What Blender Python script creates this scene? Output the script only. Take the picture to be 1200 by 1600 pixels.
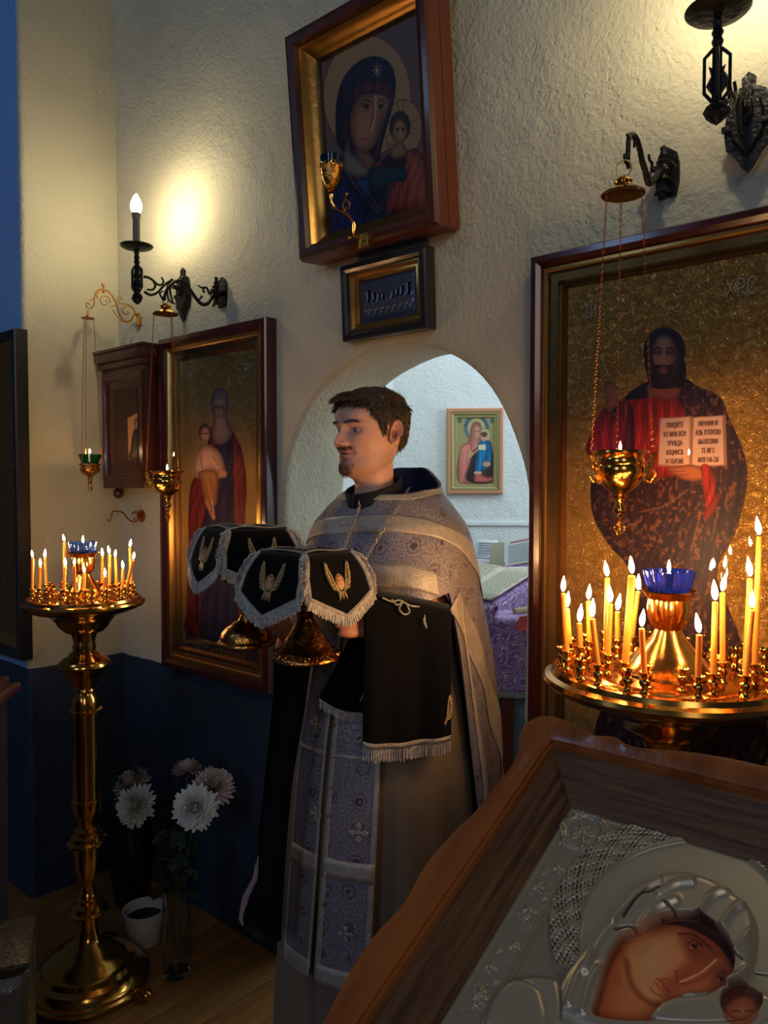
import bpy, bmesh, math, random
import numpy as np
from math import pi, sin, cos, tan, atan, atan2, sqrt, radians, exp
from mathutils import Vector, Matrix
from mathutils.bvhtree import BVHTree
for o in list(bpy.data.objects): bpy.data.objects.remove(o)
SC = bpy.context.scene
COL = SC.collection
random.seed(7); RNG = np.random.default_rng(7)

# ------------------------------------------------------------------ camera, world, light, exposure
CAMZ = 1.55
FZ = -.09                       # floor level
PITCH = atan(43/1200)
cd = bpy.data.cameras.new('camera'); cam = bpy.data.objects.new('camera', cd); COL.objects.link(cam)
cam.location = (0, 0, CAMZ); cam.rotation_euler = (pi/2-PITCH, 0, 0)
cd.sensor_fit = 'VERTICAL'; cd.sensor_height = 32.0; cd.lens = 32.0*1200/1600; cd.clip_start = .02
SC.camera = cam
SC.view_settings.view_transform = 'Standard'; SC.view_settings.look = 'None'
SC.view_settings.gamma = 1; SC.view_settings.use_curve_mapping = False
SC.view_settings.exposure = 0.0
wd = bpy.data.worlds.new('world'); SC.world = wd; wd.use_nodes = True
wd.node_tree.nodes['Background'].inputs[0].default_value = (.42, .55, .85, 1)
wd.node_tree.nodes['Background'].inputs[1].default_value = .034

def light(name, kind, loc, power, color, size=.1, size_y=None, target=None, parent=None):
    l = bpy.data.lights.new(name, kind); l.energy = power; l.color = color
    o = bpy.data.objects.new(name, l); COL.objects.link(o); o.location = loc
    if kind == 'AREA':
        l.shape = 'RECTANGLE'; l.size = size; l.size_y = size_y or size
        d = Vector(target)-Vector(loc); o.rotation_euler = d.to_track_quat('-Z', 'Y').to_euler()
    elif kind == 'POINT': l.shadow_soft_size = size
    if parent: o.parent = parent
    return o
# daylight of a nave window high on the left, and of the altar room's window (to the right of the doorway)
light('nave_window_light', 'AREA', (-2.6, -3.4, 3.0), 28, (.5, .66, 1), 1.0, 1.7, (0.2, 2.2, 1.5))
light('nave_side_blue_light', 'AREA', (-2.9, .5, 3.8), 9, (.35, .58, 1), .7, .9, (-1.5, 3.1, 2.4))  # small unseen source added to light the pier's outer face blue
light('nave_back_fill_light', 'AREA', (.6, -3.5, 3.2), 18, (1, .93, .84), 1.0, 1.8, (0.3, 2.2, 1.3))  # unseen warm fill added behind the camera for the nave's ambient light
light('altar_window_light', 'AREA', (2.9, 3.3, 2.2), 52, (.74, .89, 1), 1.0, 1.6, (0.3, 3.2, 1.5))
light('altar_high_window_light', 'AREA', (.6, 3.6, 3.3), 20, (.72, .88, 1), 1.2, 1.2, (.9, 4.6, 1.0))

# ------------------------------------------------------------------ pixel <-> space helpers
FW = Vector((0, cos(PITCH), -sin(PITCH))); UP = Vector((0, sin(PITCH), cos(PITCH))); RT = Vector((1, 0, 0)); CP = Vector((0, 0, CAMZ))
def ray(px, py): return FW + RT*((px-600)/1200) + UP*((800-py)/1200)
def at(px, py, D):
    r = ray(px, py); return CP + r*(D/r.y)
def proj(p):
    d = Vector(p)-CP; k = d.dot(FW); return 600+1200*d.dot(RT)/k, 800-1200*d.dot(UP)/k
WA = radians(41)
U = Vector((cos(WA), -sin(WA), 0)); V = Vector((sin(WA), cos(WA), 0)); WO = Vector((0, 2.3, 0))
def W(x, y, z): return WO + U*x + V*y + Vector((0, 0, z))
def wl(px, py, off=0.):
    r = ray(px, py); P = CP + r*((WO-V*off-CP).dot(V)/r.dot(V)); return (P-WO).dot(U), P.z
def hit(M, px, py, y=0., axis=1):
    """where a pixel's ray meets the plane local[axis]=y of frame M, in local coordinates"""
    Mi = M.inverted(); o = Mi @ CP; d = (Mi.to_3x3() @ ray(px, py)); t = (y-o[axis])/d[axis]; return o+d*t

# ------------------------------------------------------------------ mesh builder
def sm(a, b, x):
    t = min(1, max(0, (x-a)/(b-a))) if b != a else float(x > a)
    return t*t*(3-2*t)
def catmull(P, n=6, closed=False):
    P = [np.array(p, float) for p in P]; m = len(P); out = []
    rng = range(m if closed else m-1)
    for i in rng:
        p0 = P[i-1] if (closed or i > 0) else 2*P[0]-P[1]
        p1 = P[i]; p2 = P[(i+1) % m]
        p3 = P[(i+2) % m] if (closed or i+2 < m) else 2*P[-1]-P[-2]
        for k in range(n):
            t = k/n; out.append(.5*((2*p1)+(p2-p0)*t+(2*p0-5*p1+4*p2-p3)*t*t+(3*p1-p0-3*p2+p3)*t**3))
    if not closed: out.append(P[-1])
    return out
class MB:
    def __init__(s): s.v = []; s.f = []; s.m = []; s.mi = 0
    def add(s, vs, fs):
        b = len(s.v); s.v += [tuple(map(float, p)) for p in vs]; s.f += [tuple(i+b for i in f) for f in fs]; s.m += [s.mi]*len(fs); return s
    def xf(s, M, start=0):
        for i in range(start, len(s.v)): s.v[i] = tuple(M @ Vector(s.v[i]))
        return s
    def box(s, x0, x1, y0, y1, z0, z1, bev=0., M=None):
        b = len(s.v)
        if bev <= 0:
            s.add([(x, y, z) for x in (x0, x1) for y in (y0, y1) for z in (z0, z1)],
                  [(0, 1, 3, 2), (4, 6, 7, 5), (0, 4, 5, 1), (2, 3, 7, 6), (0, 2, 6, 4), (1, 5, 7, 3)])
        else:
            bm = bmesh.new(); bmesh.ops.create_cube(bm, size=1)
            for v in bm.verts:
                v.co = ((x0+x1)/2+v.co.x*(x1-x0), (y0+y1)/2+v.co.y*(y1-y0), (z0+z1)/2+v.co.z*(z1-z0))
            bmesh.ops.bevel(bm, geom=bm.edges[:], offset=bev, segments=2, affect='EDGES', profile=.6)
            bm.verts.index_update(); s.add([v.co for v in bm.verts], [[v.index for v in f.verts] for f in bm.faces]); bm.free()
        if M: s.xf(M, b)
        return s
    def lathe(s, prof, n=40, c=(0, 0, 0), wob=None, M=None):
        b = len(s.v); vs = []; fs = []; m = len(prof)
        for r, z in prof:
            for k in range(n):
                a = 2*pi*k/n; rr = max(r, 1e-5)*(wob(a, z) if wob else 1)
                vs.append((c[0]+rr*cos(a), c[1]+rr*sin(a), c[2]+z))
        for i in range(m-1):
            for k in range(n): k2 = (k+1) % n; fs.append((i*n+k, i*n+k2, (i+1)*n+k2, (i+1)*n+k))
        s.add(vs, fs)
        if M: s.xf(M, b)
        return s
    def tube(s, pts, r, n=8, cap=True, flat=1.):
        pts = [Vector(p) for p in pts]; m = len(pts); R = r if isinstance(r, (list, tuple)) else [r]*m
        vs = []; fs = []; prev = None
        for i, p in enumerate(pts):
            t = (pts[min(i+1, m-1)]-pts[max(i-1, 0)]); t = t.normalized() if t.length > 1e-9 else Vector((0, 0, 1))
            if prev is None:
                a = Vector((0, 0, 1)) if abs(t.z) < .9 else Vector((1, 0, 0)); nx = t.cross(a).normalized()
            else: nx = (prev-t*prev.dot(t)).normalized()
            prev = nx; ny = t.cross(nx)
            for k in range(n):
                a = 2*pi*k/n; vs.append(p+(nx*cos(a)*flat+ny*sin(a))*R[i])
        for i in range(m-1):
            for k in range(n): k2 = (k+1) % n; fs.append((i*n+k, i*n+k2, (i+1)*n+k2, (i+1)*n+k))
        if cap: fs.append(tuple(range(n-1, -1, -1))); fs.append(tuple((m-1)*n+k for k in range(n)))
        return s.add(vs, fs)
    def ball(s, c, r, n=10, sc=(1, 1, 1), M=None):
        b = len(s.v)
        s.lathe([(r*sin(pi*i/n), -r*cos(pi*i/n)) for i in range(n+1)], n=max(8, int(n*1.5)))
        for i in range(b, len(s.v)): p = s.v[i]; s.v[i] = (p[0]*sc[0], p[1]*sc[1], p[2]*sc[2])
        if M: s.xf(M, b)
        for i in range(b, len(s.v)): p = s.v[i]; s.v[i] = (p[0]+c[0], p[1]+c[1], p[2]+c[2])
        return s
    def prism(s, poly, y0, y1, M=None, plane='xz', bev=0.):
        """polygon in a plane, given thickness along the third axis; bev shrinks the y0 face"""
        b = len(s.v); n = len(poly); cx = sum(p[0] for p in poly)/n; cy = sum(p[1] for p in poly)/n
        def q(p, y, k=1.):
            x, z = cx+(p[0]-cx)*k, cy+(p[1]-cy)*k
            return (x, y, z) if plane == 'xz' else (x, z, y)
        k = 1-bev
        s.add([q(p, y0, k) for p in poly]+[q(p, y1) for p in poly], [tuple(range(n)), tuple(range(2*n-1, n-1, -1))]+[(i, n+i, n+(i+1) % n, (i+1) % n) for i in range(n)])
        if M: s.xf(M, b)
        return s
    def grid(s, F, nu, nv, closed=False):
        vs = [F(i/(nu if closed else nu-1), j/(nv-1)) for j in range(nv) for i in range(nu)]; fs = []
        for j in range(nv-1):
            for i in range(nu if closed else nu-1): i2 = (i+1) % nu; fs.append((j*nu+i, j*nu+i2, (j+1)*nu+i2, (j+1)*nu+i))
        return s.add(vs, fs)
    def ring(s, W_, H_, prof, z0=0.):
        """mitred rectangular moulding; prof = (inset, y)"""
        vs = []; fs = []
        for d, y in prof:
            x = W_/2-d; vs += [(-x, y, z0+d), (x, y, z0+d), (x, y, z0+H_-d), (-x, y, z0+H_-d)]
        for i in range(len(prof)-1):
            for k in range(4): k2 = (k+1) % 4; fs.append((i*4+k, i*4+k2, (i+1)*4+k2, (i+1)*4+k))
        return s.add(vs, fs)
    def torus(s, c, R, r, n=14, m=6, M=None):
        b = len(s.v); vs = []; fs = []
        for i in range(n):
            a = 2*pi*i/n
            for j in range(m):
                t = 2*pi*j/m; vs.append(((R+r*cos(t))*cos(a), (R+r*cos(t))*sin(a), r*sin(t)))
        for i in range(n):
            for j in range(m): fs.append((i*m+j, ((i+1) % n)*m+j, ((i+1) % n)*m+(j+1) % m, i*m+(j+1) % m))
        s.add(vs, fs)
        if M: s.xf(M, b)
        for i in range(b, len(s.v)): p = s.v[i]; s.v[i] = (p[0]+c[0], p[1]+c[1], p[2]+c[2])
        return s
def ob(name, mb, mat, parent=None, smooth=True, angle=40, fix=True, kind=None, label=None, solid=0, sub=0):
    me = bpy.data.meshes.new(name); me.from_pydata(mb.v, [], mb.f); me.validate()
    mats = mat if isinstance(mat, (list, tuple)) else [mat]
    for m_ in mats: me.materials.append(m_)
    if len(mats) > 1 and len(me.polygons) == len(mb.m): me.polygons.foreach_set('material_index', mb.m)
    if fix:
        bm = bmesh.new(); bm.from_mesh(me); bmesh.ops.recalc_face_normals(bm, faces=bm.faces); bm.to_mesh(me); bm.free()
    if smooth:
        me.polygons.foreach_set('use_smooth', [True]*len(me.polygons))
        try: me.set_sharp_from_angle(angle=radians(angle))
        except Exception: pass
    o = bpy.data.objects.new(name, me); COL.objects.link(o)
    if parent: o.parent = parent
    if kind: o['kind'] = kind
    if label: o['label'] = label
    if solid:
        md = o.modifiers.new('solid', 'SOLIDIFY'); md.thickness = solid; md.offset = 0
    if sub:
        md = o.modifiers.new('sub', 'SUBSURF'); md.levels = sub; md.render_levels = sub
    return o
def tag(o, label, cat, group=None):
    o['label'] = label; o['category'] = cat
    if group: o['group'] = group
    return o
def thing(name, label, cat, loc=(0, 0, 0), rotz=0., group=None, M=None):
    o = bpy.data.objects.new(name, None); COL.objects.link(o); o.empty_display_size = .05
    if M is not None: o.matrix_world = M
    else: o.location = loc; o.rotation_euler = (0, 0, rotz)
    bpy.context.view_layer.update()
    return tag(o, label, cat, group)
def wallM(x, z, y=0., tilt=0., ry=0.):
    return Matrix.Translation(W(x, y, z)) @ Matrix.Rotation(-WA, 4, 'Z') @ Matrix.Rotation(tilt, 4, 'X') @ Matrix.Rotation(ry, 4, 'Y')
def copy_tree(o, parent=None):
    c = o.copy(); COL.objects.link(c)
    if parent: c.parent = parent
    for ch in list(o.children):
        copy_tree(ch, c)
    return c

# ------------------------------------------------------------------ materials
def lin(c):
    return tuple(((x/255)/12.92 if x/255 <= .04045 else (((x/255)+.055)/1.055)**2.4) for x in c[:3])
def nt(name):
    m = bpy.data.materials.new(name); m.use_nodes = True; t = m.node_tree; b = t.nodes['Principled BSDF']; return m, t, b
def N(t, ty, **k):
    n = t.nodes.new(ty)
    for a, v in k.items(): setattr(n, a, v)
    return n
def coord(t, scale=(1, 1, 1), kind='Object'):
    tc = N(t, 'ShaderNodeTexCoord'); mp = N(t, 'ShaderNodeMapping'); mp.inputs['Scale'].default_value = scale
    t.links.new(tc.outputs[kind], mp.inputs[0]); return mp.outputs[0]
def mat(name, col, rough=.5, metal=0., col2=None, nscale=8., bump=0., bscale=60., stretch=(1, 1, 1), coat=0., sss=0., emis=None, estr=0., detail=5, trans=0., ior=1.45, sheen=0., spec=None, bstretch=None):
    m, t, b = nt(name)
    b.inputs['Roughness'].default_value = rough; b.inputs['Metallic'].default_value = metal
    b.inputs['Base Color'].default_value = (*lin(col), 1)
    if coat: b.inputs['Coat Weight'].default_value = coat; b.inputs['Coat Roughness'].default_value = .12
    if sss: b.inputs['Subsurface Weight'].default_value = sss; b.inputs['Subsurface Radius'].default_value = (.01, .004, .002); b.inputs['Subsurface Scale'].default_value = 1
    if trans: b.inputs['Transmission Weight'].default_value = trans; b.inputs['IOR'].default_value = ior
    if sheen: b.inputs['Sheen Weight'].default_value = sheen
    if spec is not None: b.inputs['Specular IOR Level'].default_value = spec
    if emis: b.inputs['Emission Color'].default_value = (*lin(emis), 1); b.inputs['Emission Strength'].default_value = estr
    if col2 is not None:
        v = coord(t, stretch); no = N(t, 'ShaderNodeTexNoise'); no.inputs['Scale'].default_value = nscale; no.inputs['Detail'].default_value = detail
        t.links.new(v, no.inputs['Vector']); r = N(t, 'ShaderNodeValToRGB'); r.color_ramp.elements[0].position = .35; r.color_ramp.elements[1].position = .65
        r.color_ramp.elements[0].color = (*lin(col), 1); r.color_ramp.elements[1].color = (*lin(col2), 1)
        t.links.new(no.outputs['Fac'], r.inputs[0]); t.links.new(r.outputs[0], b.inputs['Base Color'])
    if bump:
        v = coord(t, bstretch or stretch); no = N(t, 'ShaderNodeTexNoise'); no.inputs['Scale'].default_value = bscale; no.inputs['Detail'].default_value = 4
        t.links.new(v, no.inputs['Vector']); bp = N(t, 'ShaderNodeBump'); bp.inputs['Strength'].default_value = bump; bp.inputs['Distance'].default_value = .01
        t.links.new(no.outputs['Fac'], bp.inputs['Height']); t.links.new(bp.outputs[0], b.inputs['Normal'])
    return m
def plaster(name, c1, c2, dado=None, dz=.83):
    m, t, b = nt(name); b.inputs['Roughness'].default_value = .85
    tc = N(t, 'ShaderNodeTexCoord'); geo = N(t, 'ShaderNodeNewGeometry')
    def noise(sc, det=4, dist=0.):
        n = N(t, 'ShaderNodeTexNoise'); n.inputs['Scale'].default_value = sc; n.inputs['Detail'].default_value = det; n.inputs['Distortion'].default_value = dist
        t.links.new(geo.outputs['Position'], n.inputs['Vector']); return n.outputs['Fac']
    r = N(t, 'ShaderNodeValToRGB'); r.color_ramp.elements[0].position = .3; r.color_ramp.elements[1].position = .7
    r.color_ramp.elements[0].color = (*lin(c1), 1); r.color_ramp.elements[1].color = (*lin(c2), 1)
    t.links.new(noise(1.8, 6), r.inputs[0]); colout = r.outputs[0]
    if dado:
        sp = N(t, 'ShaderNodeSeparateXYZ'); t.links.new(geo.outputs['Position'], sp.inputs[0])
        ad = N(t, 'ShaderNodeMath', operation='MULTIPLY_ADD'); t.links.new(noise(7, 3), ad.inputs[0]); ad.inputs[1].default_value = .03; t.links.new(sp.outputs['Z'], ad.inputs[2])
        lt = N(t, 'ShaderNodeMath', operation='LESS_THAN'); t.links.new(ad.outputs[0], lt.inputs[0]); lt.inputs[1].default_value = dz+.015
        mx = N(t, 'ShaderNodeMix', data_type='RGBA'); t.links.new(lt.outputs[0], mx.inputs['Factor']); t.links.new(colout, mx.inputs['A']); mx.inputs['B'].default_value = (*lin(dado), 1)
        colout = mx.outputs['Result']
        rr = N(t, 'ShaderNodeMapRange'); t.links.new(lt.outputs[0], rr.inputs[0]); rr.inputs[3].default_value = .85; rr.inputs[4].default_value = .55; t.links.new(rr.outputs[0], b.inputs['Roughness'])
    t.links.new(colout, b.inputs['Base Color'])
    a = N(t, 'ShaderNodeMath', operation='MULTIPLY_ADD'); t.links.new(noise(7, 3), a.inputs[0]); a.inputs[1].default_value = 2.6; t.links.new(noise(75, 3, .4), a.inputs[2])
    vo = N(t, 'ShaderNodeTexVoronoi'); vo.inputs['Scale'].default_value = 38; t.links.new(geo.outputs['Position'], vo.inputs['Vector'])
    pt = N(t, 'ShaderNodeMapRange'); t.links.new(vo.outputs['Distance'], pt.inputs[0]); pt.inputs[1].default_value = .08; pt.inputs[2].default_value = .2
    a2 = N(t, 'ShaderNodeMath', operation='MULTIPLY_ADD'); t.links.new(pt.outputs[0], a2.inputs[0]); a2.inputs[1].default_value = .25; t.links.new(a.outputs[0], a2.inputs[2])
    bp = N(t, 'ShaderNodeBump'); bp.inputs['Strength'].default_value = .75; bp.inputs['Distance'].default_value = .006
    t.links.new(a2.outputs[0], bp.inputs['Height']); t.links.new(bp.outputs[0], b.inputs['Normal'])
    return m
M_wall = plaster('plaster_cream', (184, 178, 154), (200, 194, 170), dado=(42, 54, 72))
M_wall_daylight = plaster('plaster_daylight_blue', (130, 172, 226), (140, 180, 230), dado=(42, 54, 72))  # blue of the daylight on the pier face is put into this colour
M_white = plaster('plaster_white', (222, 228, 228), (232, 236, 236))
M_brass = mat('brass', (228, 170, 84), .17, 1., col2=(206, 146, 66), nscale=5, bump=.06, bscale=12)
M_brassemb = mat('embossed_brass', (222, 158, 74), .26, 1., col2=(180, 118, 50), nscale=60, bump=.6, bscale=80)
M_gold = mat('gilt', (214, 160, 78), .3, 1., bump=.25, bscale=60)
M_copper = mat('copper_brass', (190, 112, 62), .32, 1.)
M_iron = mat('black_iron', (34, 33, 34), .42, .55, bump=.5, bscale=70)
M_cherry = mat('cherry_lacquer', (54, 16, 15), .22, 0, col2=(70, 24, 20), nscale=10, coat=.5, stretch=(1, 1, .3))
M_darkwood = mat('dark_wood', (62, 28, 22), .32, 0, col2=(84, 40, 28), nscale=14, coat=.35, stretch=(1, 1, .2))
M_redwood = mat('red_brown_wood', (112, 46, 22), .4, 0, col2=(90, 36, 18), nscale=9, stretch=(1, 1, .15), coat=.2)
M_blackwood = mat('black_frame_wood', (26, 24, 26), .35, 0, coat=.4)
M_kiotwood = mat('honey_wood', (172, 98, 42), .34, 0, col2=(136, 70, 28), nscale=9, coat=.4, stretch=(3, .5, 3), bump=.15, bscale=40)
M_innerwood = mat('oak_slope', (120, 84, 52), .5, 0, col2=(82, 52, 30), nscale=26, stretch=(6, .35, 6), bump=.25, bscale=60)
M_innerwood2 = mat('oak_slope_across', (120, 84, 52), .5, 0, col2=(82, 52, 30), nscale=26, stretch=(.35, 6, 6), bump=.25, bscale=60)
M_slip = mat('gilt_slip', (176, 134, 70), .3, .85, bump=.1, bscale=30)
M_bluegl = mat('blue_glass', (38, 62, 190), .06, 0, trans=.85)
M_greengl = mat('green_glass', (10, 120, 80), .06, 0, trans=.8)
M_tealgl = mat('teal_glass', (4, 60, 96), .06, 0, trans=.75)
M_clear = mat('clear_glass', (225, 235, 232), .03, 0, trans=1., ior=1.35)
M_wax = mat('beeswax', (240, 160, 56), .45, 0, sss=.7)
M_wick = mat('wick', (20, 16, 14), .9)
M_velvet = mat('black_velvet', (9, 8, 12), .95, 0, sheen=.08, spec=.1)
M_fringe = mat('silver_fringe', (206, 198, 186), .5, .0, col2=(150, 146, 142), nscale=120)
M_silvthread = mat('silver_thread', (186, 178, 160), .42, .45, bump=.6, bscale=260)
M_goldthread = mat('gold_thread', (196, 168, 116), .42, .45, bump=.6, bscale=260)
M_leaf = mat('dark_leaf', (28, 44, 24), .6)
M_stem = mat('stem', (52, 74, 36), .6)
M_petal = mat('white_petal', (218, 216, 206), .6, sss=.1)
M_petalp = mat('pinkish_petal', (188, 168, 160), .6, sss=.1)
M_cream = mat('cream_paper', (224, 214, 188), .7)
M_paper = mat('white_paper', (226, 232, 238), .7)
M_hairm = mat('dark_brown_hair', (58, 47, 40), .42, col2=(88, 70, 54), nscale=60)
def flame_mat():
    m = bpy.data.materials.new('flame'); m.use_nodes = True; t = m.node_tree; t.nodes.clear()
    e = N(t, 'ShaderNodeEmission'); out = N(t, 'ShaderNodeOutputMaterial'); tc = N(t, 'ShaderNodeTexCoord'); sp = N(t, 'ShaderNodeSeparateXYZ')
    t.links.new(tc.outputs['Object'], sp.inputs[0]); r = N(t, 'ShaderNodeValToRGB'); mr = N(t, 'ShaderNodeMapRange')
    mr.inputs[1].default_value = 0; mr.inputs[2].default_value = .03; t.links.new(sp.outputs['Z'], mr.inputs[0]); t.links.new(mr.outputs[0], r.inputs[0])
    r.color_ramp.elements[0].color = (.5, .25, .1, 1); r.color_ramp.elements[1].color = (1, .56, .22, 1)
    r.color_ramp.elements.new(.22).color = (1, .58, .25, 1)
    e.inputs[1].default_value = FLAME; t.links.new(r.outputs[0], e.inputs[0]); t.links.new(e.outputs[0], out.inputs[0]); return m
FLAME = 290.
M_flame = flame_mat()
def glass_pane():
    m = bpy.data.materials.new('picture_glass'); m.use_nodes = True; t = m.node_tree; t.nodes.clear(); out = N(t, 'ShaderNodeOutputMaterial')
    g = N(t, 'ShaderNodeBsdfGlossy'); g.inputs['Roughness'].default_value = .015; tr = N(t, 'ShaderNodeBsdfTransparent'); mx = N(t, 'ShaderNodeMixShader')
    fr = N(t, 'ShaderNodeFresnel'); fr.inputs[0].default_value = 1.5; t.links.new(fr.outputs[0], mx.inputs[0]); t.links.new(tr.outputs[0], mx.inputs[1]); t.links.new(g.outputs[0], mx.inputs[2]); t.links.new(mx.outputs[0], out.inputs[0]); return m
M_pane = glass_pane()
def brocade(name, base, base2, motif, scale=16, metal=.25, rough=.5, k=1.):
    """woven cloth: fine yarn mottling plus small ring-and-cross rosettes; UV in metres"""
    m, t, b = nt(name); b.inputs['Roughness'].default_value = rough; b.inputs['Metallic'].default_value = metal
    tc = N(t, 'ShaderNodeTexCoord'); no = N(t, 'ShaderNodeTexNoise'); no.inputs['Scale'].default_value = 210; no.inputs['Detail'].default_value = 3; t.links.new(tc.outputs['UV'], no.inputs['Vector'])
    r = N(t, 'ShaderNodeValToRGB'); r.color_ramp.elements[0].position = .38; r.color_ramp.elements[1].position = .62
    r.color_ramp.elements[0].color = (*lin(base), 1); r.color_ramp.elements[1].color = (*lin(base2), 1); t.links.new(no.outputs['Fac'], r.inputs[0])
    vo = N(t, 'ShaderNodeTexVoronoi'); vo.inputs['Scale'].default_value = scale; vo.inputs['Randomness'].default_value = .25; t.links.new(tc.outputs['UV'], vo.inputs['Vector'])
    n2 = N(t, 'ShaderNodeTexNoise'); n2.inputs['Scale'].default_value = 90; t.links.new(tc.outputs['UV'], n2.inputs['Vector'])
    ad = N(t, 'ShaderNodeMath', operation='MULTIPLY_ADD'); t.links.new(n2.outputs['Fac'], ad.inputs[0]); ad.inputs[1].default_value = .24*k; t.links.new(vo.outputs['Distance'], ad.inputs[2])
    mr = N(t, 'ShaderNodeValToRGB'); e = mr.color_ramp.elements; e[0].position = 0; e[0].color = (1, 1, 1, 1); e[1].position = 1; e[1].color = (0, 0, 0, 1)
    for p, c in ((.17*k, 0.), (.23*k, 1.), (.31*k, 1.), (.36*k, 0.), (.47*k, 0.), (.50*k, .7), (.53*k, .7), (.57*k, 0.)): x = mr.color_ramp.elements.new(p); x.color = (c, c, c, 1)
    t.links.new(ad.outputs[0], mr.inputs[0])
    mx = N(t, 'ShaderNodeMix', data_type='RGBA'); t.links.new(mr.outputs[0], mx.inputs['Factor']); t.links.new(r.outputs[0], mx.inputs['A']); mx.inputs['B'].default_value = (*lin(motif), 1)
    t.links.new(mx.outputs['Result'], b.inputs['Base Color'])
    bp = N(t, 'ShaderNodeBump'); bp.inputs['Strength'].default_value = .35; bp.inputs['Distance'].default_value = .002; t.links.new(no.outputs['Fac'], bp.inputs['Height']); t.links.new(bp.outputs[0], b.inputs['Normal'])
    return m
M_brocade = brocade('lilac_grey_brocade', (112, 102, 108), (158, 148, 152), (76, 64, 70), 15, k=.62)
def paisley(name, c1, c2, c3):
    m, t, b = nt(name); b.inputs['Roughness'].default_value = .5; tc = N(t, 'ShaderNodeTexCoord'); no = N(t, 'ShaderNodeTexNoise'); no.inputs['Scale'].default_value = 17; no.inputs['Detail'].default_value = 1; no.inputs['Distortion'].default_value = .8; t.links.new(tc.outputs['UV'], no.inputs['Vector'])
    pp = N(t, 'ShaderNodeMath', operation='PINGPONG'); t.links.new(no.outputs['Fac'], pp.inputs[0]); pp.inputs[1].default_value = .045
    r = N(t, 'ShaderNodeValToRGB'); e = r.color_ramp.elements; e[0].position = 0; e[0].color = (*lin(c3), 1); e[1].position = 1; e[1].color = (*lin(c2), 1)
    for p, c in ((.22, c3), (.34, c1), (.78, c1)): x = e.new(p); x.color = (*lin(c), 1)
    mu = N(t, 'ShaderNodeMath', operation='DIVIDE'); t.links.new(pp.outputs[0], mu.inputs[0]); mu.inputs[1].default_value = .045; t.links.new(mu.outputs[0], r.inputs[0]); t.links.new(r.outputs[0], b.inputs['Base Color']); return m
M_purple = paisley('purple_brocade', (146, 98, 168), (110, 70, 138), (200, 184, 214))
M_band = mat('silver_ribbon', (190, 180, 164), .4, .3, bump=.3, bscale=240, col2=(172, 160, 146), nscale=50)
M_linen = mat('beige_underrobe', (126, 108, 86), .85, col2=(112, 96, 76), nscale=3)
M_black = mat('black_cassock', (10, 10, 14), .85)
M_lining = mat('navy_lining', (22, 36, 78), .5)

# ================================================================== STRUCTURE
def struct(name, mb, m, **k): return ob(name, mb, m, kind='structure', **k)
DX0, DX1, DZS = -.45, .481, 1.500                       # doorway in wall coordinates
DR = (DX1-DX0)/2; DC = (DX1+DX0)/2; TH = .30
CORN = -1.49
def door_path(e):
    P = [(DX0-e, FZ)] + [(DX0-e, z) for z in np.linspace(.15, DZS-.15, 10)]
    P += [(DC-(DR+e)*cos(a), DZS+(DR+e)*sin(a)) for a in np.linspace(0, pi, 41)]
    P += [(DX1+e, z) for z in np.linspace(DZS-.15, .15, 10)] + [(DX1+e, FZ)]
    return P
rings = [(door_path(e), y) for e, y in ((.03, 0), (.012, .004), (.003, .014), (0, .03), (0, .15), (0, TH-.03), (.003, TH-.014), (.012, TH-.004), (.03, TH))]
wob = lambda x, z, y: .004*sin(9*z+3*x)+.003*sin(17*z+y*20+1)
b = MB(); vs = []
for P, y in rings:
    for x, z in P: vs.append(W(x+wob(x, z, y), y, z+(wob(z, x, y) if z > 1.4 else 0)))
n = len(rings[0][0]); fs = [(i*n+k, i*n+k+1, (i+1)*n+k+1, (i+1)*n+k) for i in range(len(rings)-1) for k in range(n-1)]
b.add(vs, fs)
X0w, X1w, ZT = CORN-.9, 2.3, 4.3
for i, y in ((0, 0.), (len(rings)-1, TH)):
    P = rings[i][0]; base = i*n
    # outer frame points matched to the path
    o = []
    for k, (x, z) in enumerate(P):
        if k <= 11 and z <= DZS+1e-6: q = (X0w, z)
        elif k >= n-12 and z <= DZS+1e-6: q = (X1w, z)
        else:
            t = (k-11)/(n-23)
            q = (X0w, DZS+(ZT-DZS)*t/.25) if t < .25 else ((X0w+(X1w-X0w)*(t-.25)/.5, ZT) if t < .75 else (X1w, ZT-(ZT-DZS)*(t-.75)/.25))
        o.append(W(q[0], y, q[1]))
    s0 = len(b.v); b.add(o, []); b.f += [(base+k, base+k+1, s0+k+1, s0+k) for k in range(n-1)]; b.m += [0]*(n-1)
struct('wall_front', b, M_wall, angle=50)
# pier of the left wall with a rounded outer arris
PE = .40
poly = []
def wloc(x, y): p = W(x, y, 0); return (p.x, p.y)
pts = [(CORN, 0.03), (CORN, -PE+.02)] + [(CORN-.02+.02*cos(a), -PE+.02-.02*sin(a)) for a in np.linspace(0, pi/2, 6)][1:]
b = MB(); vs = []
zs = [FZ, 1, 2, 3, ZT]
for z in zs:
    for x, y in pts: vs.append(W(x, y, z))
m_ = len(pts); b.add(vs, [(j*m_+i, j*m_+i+1, (j+1)*m_+i+1, (j+1)*m_+i) for j in range(len(zs)-1) for i in range(m_-1)])
struct('wall_left', b, M_wall, angle=60)
b = MB(); vs = []
for z in zs:
    for x in (CORN-.02, CORN-1.3): vs.append(W(x, -PE, z))
b.add(vs, [(2*j, 2*j+1, 2*j+3, 2*j+2) for j in range(len(zs)-1)])
struct('wall_left', b, M_wall_daylight)
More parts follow.
